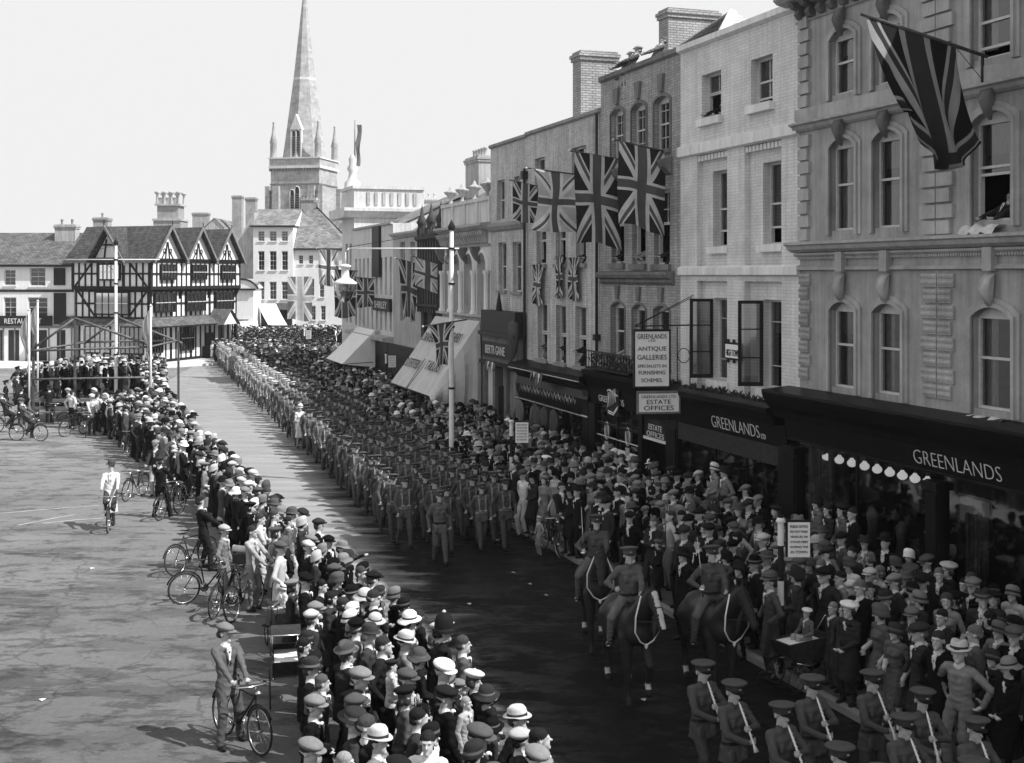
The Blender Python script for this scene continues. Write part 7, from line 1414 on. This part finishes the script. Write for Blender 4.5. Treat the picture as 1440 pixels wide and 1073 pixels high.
for px, py, lab, tn in ((868, 99, 'man lying forward on the grey brick parapet, leftmost of three', (.1, .1, .05)), (877, 92, 'second man resting on the grey brick parapet', (.07, .1, .05)), (897, 78, 'man sitting upright on the roof behind the grey brick parapet', (.12, .1, .1))): inwin(px, fh(px, py) - 1.05, lab, tn, 'flat_cap' if px < 890 else None, .3, y=.15 if px < 890 else .5)
# customers on the shop step under GREENLANDS
for px, z_, lab, pose, tn, hat, ht in ((1192, .5, 'woman in belted grey coat and dark hat standing on the shop step', 'coat, hands joined', (.12, .1, .03), 'cloche', .02), (1208, .42, 'dark-haired woman in dark jacket on the shop step, second from left', 'coat, hands joined', (.03, .05, .02), None, 0), (1228, .5, 'woman in fur-collared coat on the shop step', 'coat, hands joined', (.1, .12, .02), 'beret', .02), (1243, .5, 'balding man in black suit on the shop step', 'arms down', (.012, .012, .03), None, 0), (1043, .55, 'woman in white cloche hat on the step by the white building pilaster', 'coat, hands joined', (.2, .2, .03), 'cloche', .6), (1058, .55, 'tall woman in long grey coat on the step by the white building pilaster', 'long overcoat', (.15, .1, .02), 'cloche', .02)):
    u = uof(px); p = fpt(u, .75, z_); pers(pose, p.x, p.y, -75, lab, tn, hat, ht, z=z_)
st = MB(); st.box(A.x(1175), A.x(1262), -1.05, -.49, .12, .42, 'kerb'); st.build('step', A.o); st = MB(); st.box(B.x(1032), B.W, -1.05, -.42, .12, .54, 'kerb'); st.build('step', B.o)
# figures along the right kerb
for px, py, pose, f, lab, tn, hat, ht, sc in ((1084, 962, 'long overcoat', -80, 'old man in long grey overcoat and soft hat standing in the gutter', (.07, .04, .05), 'trilby', .1, 1.0), (1122, 950, 'coat, hands joined', -120, 'woman in grey suit and dark cloche beside the near notice post', (.05, .04, .03), 'cloche', .03, 1.0), (962, 900, 'long overcoat', -50, 'woman in black coat standing behind the mounted officers', (.012, .012, .03), 'cloche', .012, 1.0), (1040, 925, 'coat, hands joined', -50, 'woman in black with a white collar near the right-hand horse', (.012, .012, .02), 'cloche', .02, 1.0), (1188, 985, 'hands in pockets', -60, 'bareheaded boy in a suit with white collar at the kerb', (.05, .04, .15), None, 0, .84), (1172, 975, 'arms down', -70, 'fair-haired girl in dark coat beside the boy in a suit', (.04, .05, .2), None, 0, .8), (1283, 1010, 'hands in pockets', -40, 'boy in flat cap and dark suit at the kerb behind the bandsmen', (.02, .02, .03), 'flat_cap', .12, .92), (1325, 1022, 'arms folded', -60, 'young man in dark suit with hands clasped at the kerb', (.02, .02, .02), None, 0, .97), (1406, 1045, 'long overcoat', -60, 'woman in pale grey coat and hat at the bottom right', (.13, .1, .05), 'cloche', .1, .96), (890, 878, 'hands in pockets', -40, 'girl in dark coat looking at the camera between two horses', (.03, .04, .05), None, 0, .86)):
    X, Y = P2(px, py); pers(pose, X, Y, f, lab, tn, hat, ht, z=.12 if py > 930 else 0.0, scale=sc)
# figures of note in the left crowd
for px, z, pose, f, lab, tn, hat, ht, sc, zz_ in ((385, 27.0, 'arms folded', 100, 'bareheaded man in pale jacket with folded arms at the crowd edge', (.35, .25, .05), None, 0, 1, 0), (365, 26.6, 'arms folded', 95, 'man in cream overall with folded arms behind the crowd', (.5, .45, .04), None, 0, 1, 0), (452, 16.3, 'arms down', 105, 'bareheaded boy in dark jersey standing behind the foreground crowd', (.05, .03, .08), None, 0, .92, 0), (518, 18.0, 'long overcoat', 85, 'old man in dark overcoat and trilby in the foreground crowd', (.04, .03, .2), 'trilby', .04, 1, 0), (602, 13.9, 'arms folded', -10, 'curly-haired man in white shirt turning towards the camera', (.6, .1, .02), None, 0, 1, 0), (575, 18.8, 'summer frock', 80, 'woman in a pale coat and white brimmed hat left of the policeman', (.35, .25, .05), 'brimmed_hat', .7, 1, 0), (655, 14.8, 'arms down', 60, 'fair-haired child in pale smock held up at the crowd front', (.3, .2, .25), None, 0, .62, .75), (550, 16.6, 'sitting child', 110, 'child in pale coat and dark beret carried above the foreground crowd', (.45, .3, .03), 'beret', .02, .62, .62), (530, 13.9, 'arms down', 70, 'man in a pale straw trilby at the bottom of the crowd', (.15, .1, .03), 'trilby', .45, 1, 0), (484, 13.6, 'arms down', 85, 'fair-haired boy with a slide in the bottom left of the crowd', (.06, .04, .25), None, 0, .93, 0), (405, 25.0, 'arms down', 110, 'boy in tweed jacket raised above the crowd on a box', (.12, .1, .02), None, 0, .8, .6), (422, 49.0, 'summer frock', 20, 'marshal dressed in white at the left edge of the marching column', (.7, .6, .1), 'cloche', .7, 1, 0)):
    X = (px - CX) / F * z; BLOCK.append((X, z, .4)); person(pose, (X, z, zz_), f, lab, tn, hat, ht, scale=sc)

# ================================================================ the marching column
LEFTX = lambda z: -2.5 - .318 * (z - 30.3)
sd_ = Vector((-.303, .953)); across = Vector((.953, .303)); NF = 4; q = random.Random(11); SOLD = []; FSOL = []
for rk in range(75):
    s = rk * .90
    for fl_ in range(NF):
        p = Vector((-2.5, 30.3)) + sd_ * s + across * (fl_ * .84) + Vector((q.uniform(-.12, .12), q.uniform(-.16, .16)))
        if rk == 0 and fl_ == 0: p = p + Vector((.75, -.9))
        white = s > 29 and fl_ < 2  # sunlight on the left files put into cap and tunic tones
        tn = q.uniform(.07, .115); tn = (tn, tn * .95, .03) if not white else (.2, .15, .03)
        lab = 'marching soldier in khaki, %s rank from the front, %s file from the left' % (ordw(rk + 1), ordw(fl_ + 1)) if not white else 'marching man in a white-topped cap, %s rank from the front, %s file from the left' % (ordw(rk + 1), ordw(fl_ + 1))  # white-topped here means caps with sunlight put into their tone
        if rk == 0 and fl_ == 0: lab = 'officer in khaki marching ahead of the front rank'
        lab = lab.replace(' from the front', '', 1) if len(lab.split()) > 16 else lab
        ps_ = (('marchL', 'marchR'), ('marchL2', 'marchR2'))[q.random() < .45][(rk + (q.random() < .1)) % 2]; fc_ = 17.6 + q.uniform(-3, 3); BLOCK.append((p.x, p.y, .3))
        if rk >= 16: FSOL.append((ps_, p.x, p.y, 0, fc_, q.uniform(.96, 1.04), tn, 'peaked_cap', tn[0] if not white else .75)); continue
        o = person(ps_ if lab[:7] != 'officer' else 'officer', (p.x, p.y, 0), 17.6 + q.uniform(-3, 3), lab, tn, 'peaked_cap', tn[0] * 1.0 if not white else .75, tn[0], 'soldiers marching in column', 'soldier', q.uniform(.93, 1.05)); BLOCK.append((p.x, p.y, .3))
crowd_mesh('marching_column', FSOL, 'long column of marching soldiers in khaki from the seventeenth rank back', 'soldiers')
# ================================================================ spectators
WORDS = [(.007, 'black'), (.014, 'dark'), (.03, 'charcoal'), (.075, 'grey'), (.18, 'light grey'), (.42, 'pale'), (.72, 'white')]
GARM = {'arms down': ('man', 'suit'), 'hands in pockets': ('man', 'jacket'), 'arms folded': ('man with folded arms', 'suit'), 'long overcoat': ('man', 'overcoat'), 'coat, hands joined': ('woman', 'coat'), 'coat, arm raised': ('woman shading her eyes', 'coat'), 'summer frock': ('woman', 'frock'), 'shirtsleeves': ('man', 'shirt'), 'pointing': ('man with arm out', 'suit')}
HNAME = {'flat_cap': 'flat cap', 'trilby': 'trilby', 'bowler': 'bowler', 'boater': 'straw hat', 'cloche': 'cloche hat', 'brimmed_hat': 'brimmed hat', 'beret': 'beret'}
def roll(q, side):
    g = q.random(); 
    if g < .56: pose = q.choice(['arms down', 'hands in pockets', 'arms folded', 'long overcoat', 'arms down', 'hands in pockets', 'pointing' if q.random() < .3 else 'arms down', 'shirtsleeves' if q.random() < .35 else 'long overcoat']); hat = q.choice(['flat_cap', 'flat_cap', 'flat_cap', 'flat_cap', 'trilby', 'trilby', 'bowler' if q.random() < .4 else 'flat_cap', None, None, 'boater' if q.random() < .25 else 'flat_cap'])
    else: pose = q.choice(['coat, hands joined', 'coat, hands joined', 'coat, arm raised', 'summer frock', 'coat, hands joined']); hat = q.choice(['cloche', 'cloche', 'cloche', 'brimmed_hat', 'beret', None])
    cw = [3.0, 2.6, 1.7, .9, .3, .2, .1] if side == 'left' else [2.0, 2.6, 2.0, 1.2, .55, .12, .03]
    if pose in ('summer frock', 'shirtsleeves'): cw = [0, .5, 1, 1.5, 1.6, .6, .5] if pose == 'summer frock' else [0, 0, .2, .4, 1, 2, 1.2]
    ct = q.choices(WORDS, cw)[0]; hw_ = [.8, 1.0, 1.0, 1.6, 2.0, 1.6, .8] if side == 'left' else [1.2, 1.6, 1.4, 1.6, 1.2, .7, .3]; ht = q.choices(WORDS, hw_)[0]
    return pose, hat, ct, ht
ANCH = {'left': [(-1.02, 17.85, 'the policeman'), (-3.7, 20.0, 'the white-lined pram'), (-3.9, 22.5, 'the black pram'), (-4.1, 18.2, 'the man astride his bicycle'), (-6.3, 24.6, 'the boy with bicycles'), (-6.8, 28, 'the leaning youth'), (-.2, 13.8, 'the bottom of the picture'), (-2.6, 14.2, 'the bottom left crowd corner'), (-2.6, 22.3, 'the chalky kerb gap'), (-4.2, 26.0, 'the boy on a box'), (-8.6, 33, 'the half hidden bicycle'), (-1.6, 15.8, 'the carried child')],
        'right': [(4.4, 20.9, 'the near notice post'), (5.0, 20.0, 'the pushchair'), (6.8, 21.5, 'the near shop window'), (8.0, 20.0, 'the black shop pillar'), (3.2, 23.5, 'the right-hand horse'), (1.6, 24.5, 'the rearmost horse'), (5.6, 24.5, 'the white building step'), (4.3, 28.5, 'the ESTATE OFFICES door'), (1.2, 29.5, 'the kerbside bicycle'), (2.5, 33.5, 'the curved shop window'), (6.6, 18.2, 'the kerb at bottom right'), (8.6, 18.2, 'the right edge'), (0.4, 35, 'the farther notice post'), (2.6, 36.5, 'the hanging coats')]}
CAND = []; q = random.Random(21); 
def free(x, y, r=.0): return all((x - a) ** 2 + (y - b) ** 2 > (c + r) ** 2 for a, b, c in BLOCK)
z = 12.9
while z < 73:
    xr_, xf = at(REAR, z), at(FRONT, z); dx_ = .50; nn = max(2, int((xf - xr_) / dx_))
    for i in range(nn + 1):
        t = i / nn; x = xr_ + (xf - xr_) * t + q.uniform(-.16, .16); y = z + q.uniform(-.2, .2) + (i % 2) * .25
        drop = .12 if (t < .2 and z < 40) else .03
        if q.random() < drop or not free(x, y): continue
        if 56.5 < y < 64 and x < (205 - CX) / F * y - 0: continue
        CAND.append((x, y, 0, q.gauss(100, 20), 'left', t))
    z += .5 if z < 30 else .56
z = 14.6
while z < 100:
    ku = kpt(z)[0]; u = (z - FO.y) / FD.y; fx_ = FO.x + FD.x * u; w_ = fx_ - .6 - ku; dx_ = .54; nn = int(w_ / dx_)
    for i in range(-1 if z > 31 else 0, nn + 1):
        t = i / nn; x = ku + .25 + i * dx_ + q.uniform(-.17, .17); y = z + q.uniform(-.2, .2) + (i % 2) * .28
        if q.random() < (.02 if z > 20 else .06) or not free(x, y) or (i < 0 and q.random() < .4): continue
        if x > fx_ - .6: continue
        CAND.append((x, y, .12 if i >= 0 else 0, q.gauss(-62, 20), 'right', t))
    z += .55
CAND.sort(key=lambda c_: c_[1]); seen = set(); FAR = []; NIND = 158
for k_, (x, y, zz_, f, side, t) in enumerate(CAND):
    vis = abs(x / y) < .46
    for _ in range(60):
        pose, hat, ct, ht = roll(q, side)
        if k_ >= NIND * 1.0 and y > 20: break
        who, ga = GARM[pose]; row = ('rear', 'third', 'second', 'front')[min(3, int(max(0, t) * 4))] if side == 'left' else ('front', 'second', 'third', 'rear')[min(3, int(max(0, t) * 4))]
        an = min(ANCH[side], key=lambda a: (a[0] - x) ** 2 + (a[1] - y) ** 2)[2]; lab = '%s in %s %s, %s, %s row by %s' % (who, ct[1], ga, (ht[1] + ' ' + HNAME[hat]) if hat else 'bareheaded', row, an)
        if lab not in seen and len(lab.split()) <= 16: break
    sc = q.uniform(.93, 1.03) * (.95 if GARM[pose][0].startswith('woman') else 1) * (.8 if q.random() < .08 else 1); tones = (ct[0] * q.uniform(.85, 1.15), min(.5, ct[0] * q.uniform(.5, 1.1)), q.choice([.015, .03, .05, .12]))
    pose += q.choice(['', '~b', '~c'])
    if k_ < NIND: seen.add(lab); person(pose, (x, y, zz_), f, lab, tones, hat, ht[0] * q.uniform(.85, 1.1), .03 if ht[0] > .1 else .1, 'spectators lining the street', 'person', sc, wide=q.uniform(.94, 1.14))
    else: FAR.append((pose, x, y, zz_, f, sc, tones, hat, ht[0]))
crowd_mesh('spectators', [a for a in FAR if a[2] < 200], 'dense mass of spectators in hats lining both sides of the street farther off', 'crowd')
# on the stand, behind it, and round the far bend
def scatter(n, xlo, xhi, ylo, yhi, zz_, face, fs, side, cond=None, dark=1.0, poses=None, sp=.45):
    out = []; pts = []; tries = 0
    while len(out) < n and tries < n * 12:
        tries += 1; y = q.uniform(ylo, yhi); x = q.uniform(xlo(y), xhi(y))
        if (cond and not cond(x, y)) or any((x - a) ** 2 + (y - b) ** 2 < sp * sp for a, b in pts): continue
        pts.append((x, y)); pose, hat, ct, ht = roll(q, side)
        if poses: pose, hat = poses
        out.append((pose, x, y, zz_, q.gauss(face, fs), q.uniform(.94, 1.03), (ct[0] * dark, ct[0] * dark * .8, .03), hat, ht[0]))
    return out
st_ = scatter(46, lambda y: xl + .3, lambda y: xr - 1.9, zf + .2, zb_ - .3, 1.1, 110, 35, 'left', dark=.7); crowd_mesh('people_on_stand', st_, 'people in dark clothes packed on the deck of the timber stand', 'crowd')
bh = scatter(150, lambda y: (205 - CX) / F * y if y < 63 else (150 - CX) / F * y, lambda y: (232 - CX) / F * y, 57, 80, 0, 95, 30, 'left', sp=.5) + scatter(26, lambda y: (20 - CX) / F * y, lambda y: (60 - CX) / F * y, 64, 72, 0, 90, 60, 'left')
crowd_mesh('people_behind_stand', bh, 'people crowding behind the timber stand towards the timbered house', 'crowd')
LOD.clear(); _m = Body.mesh
Body.mesh = lambda s, n_, mats, h: _m(s, n_, mats, .055 if h > .03 else h)
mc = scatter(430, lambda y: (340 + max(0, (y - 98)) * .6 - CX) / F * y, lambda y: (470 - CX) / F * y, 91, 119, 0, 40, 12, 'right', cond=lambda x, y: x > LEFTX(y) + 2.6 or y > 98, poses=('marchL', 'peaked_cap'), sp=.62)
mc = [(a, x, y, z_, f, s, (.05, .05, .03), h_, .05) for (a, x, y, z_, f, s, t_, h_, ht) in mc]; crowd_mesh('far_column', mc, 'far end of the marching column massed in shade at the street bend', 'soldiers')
fc = scatter(330, lambda y: (328 - CX) / F * y, lambda y: (482 - CX) / F * y, 119.5, 129, 0, 20, 30, 'left', dark=1.5, sp=.5) + scatter(60, lambda y: (328 - CX) / F * y, lambda y: (340 - CX) / F * y, 100, 120, 0, 60, 30, 'left', dark=1.4); crowd_mesh('far_crowd', fc, 'sunlit far crowd packed in front of the white houses', 'crowd')  # sunlight also put into the brighter clothing tones
Body.mesh = _m

for px, py in ((722, 806), (745, 822), (768, 838), (700, 760), (660, 850), (540, 830), (610, 900), (905, 985), (130, 800), (60, 985), (390, 700)):
    x, y = P2(px, py); m = MB(); a = q.uniform(0, 3); m.add([(-.055, -.04, .008), (.055, -.03, .014), (.05, .04, .01), (-.045, .045, .025)], [(0, 1, 2, 3)], 'paper'); tag(m.build('paper_scrap', None, (x, y, .006), a), 'small pale paper scrap lying on the open road surface', 'paper', 'paper scraps on the road')
# ================================================================ air
hz = MB(); hz.box(-150, 70, -3, 235, -1.0, 62, 'pale'); hm = bpy.data.materials.new('thin_haze'); hm.use_nodes = True; ht_ = hm.node_tree; ht_.nodes.clear(); ho = ht_.nodes.new('ShaderNodeOutputMaterial'); hv = ht_.nodes.new('ShaderNodeVolumePrincipled'); hv.inputs['Color'].default_value = (.95, .95, .95, 1); hv.inputs['Density'].default_value = .00022; hv.inputs['Anisotropy'].default_value = .1
ht_.links.new(hv.outputs[0], ho.inputs['Volume']); ho_ = hz.build('haze'); ho_.data.materials.clear(); ho_.data.materials.append(hm); ho_.visible_shadow = True; tag(ho_, 'thin pale summer haze filling the street', 'haze', None, 'stuff')
print('COUNT', len(CAND), len(FAR), len(bpy.data.objects), sum(len(o.data.polygons) for o in bpy.data.objects if o.type == 'MESH'))
for o_ in []:
    if 'label' in o_ and not (4 <= len(o_['label'].split()) <= 16): print('LABEL', o_.name, o_['label'])
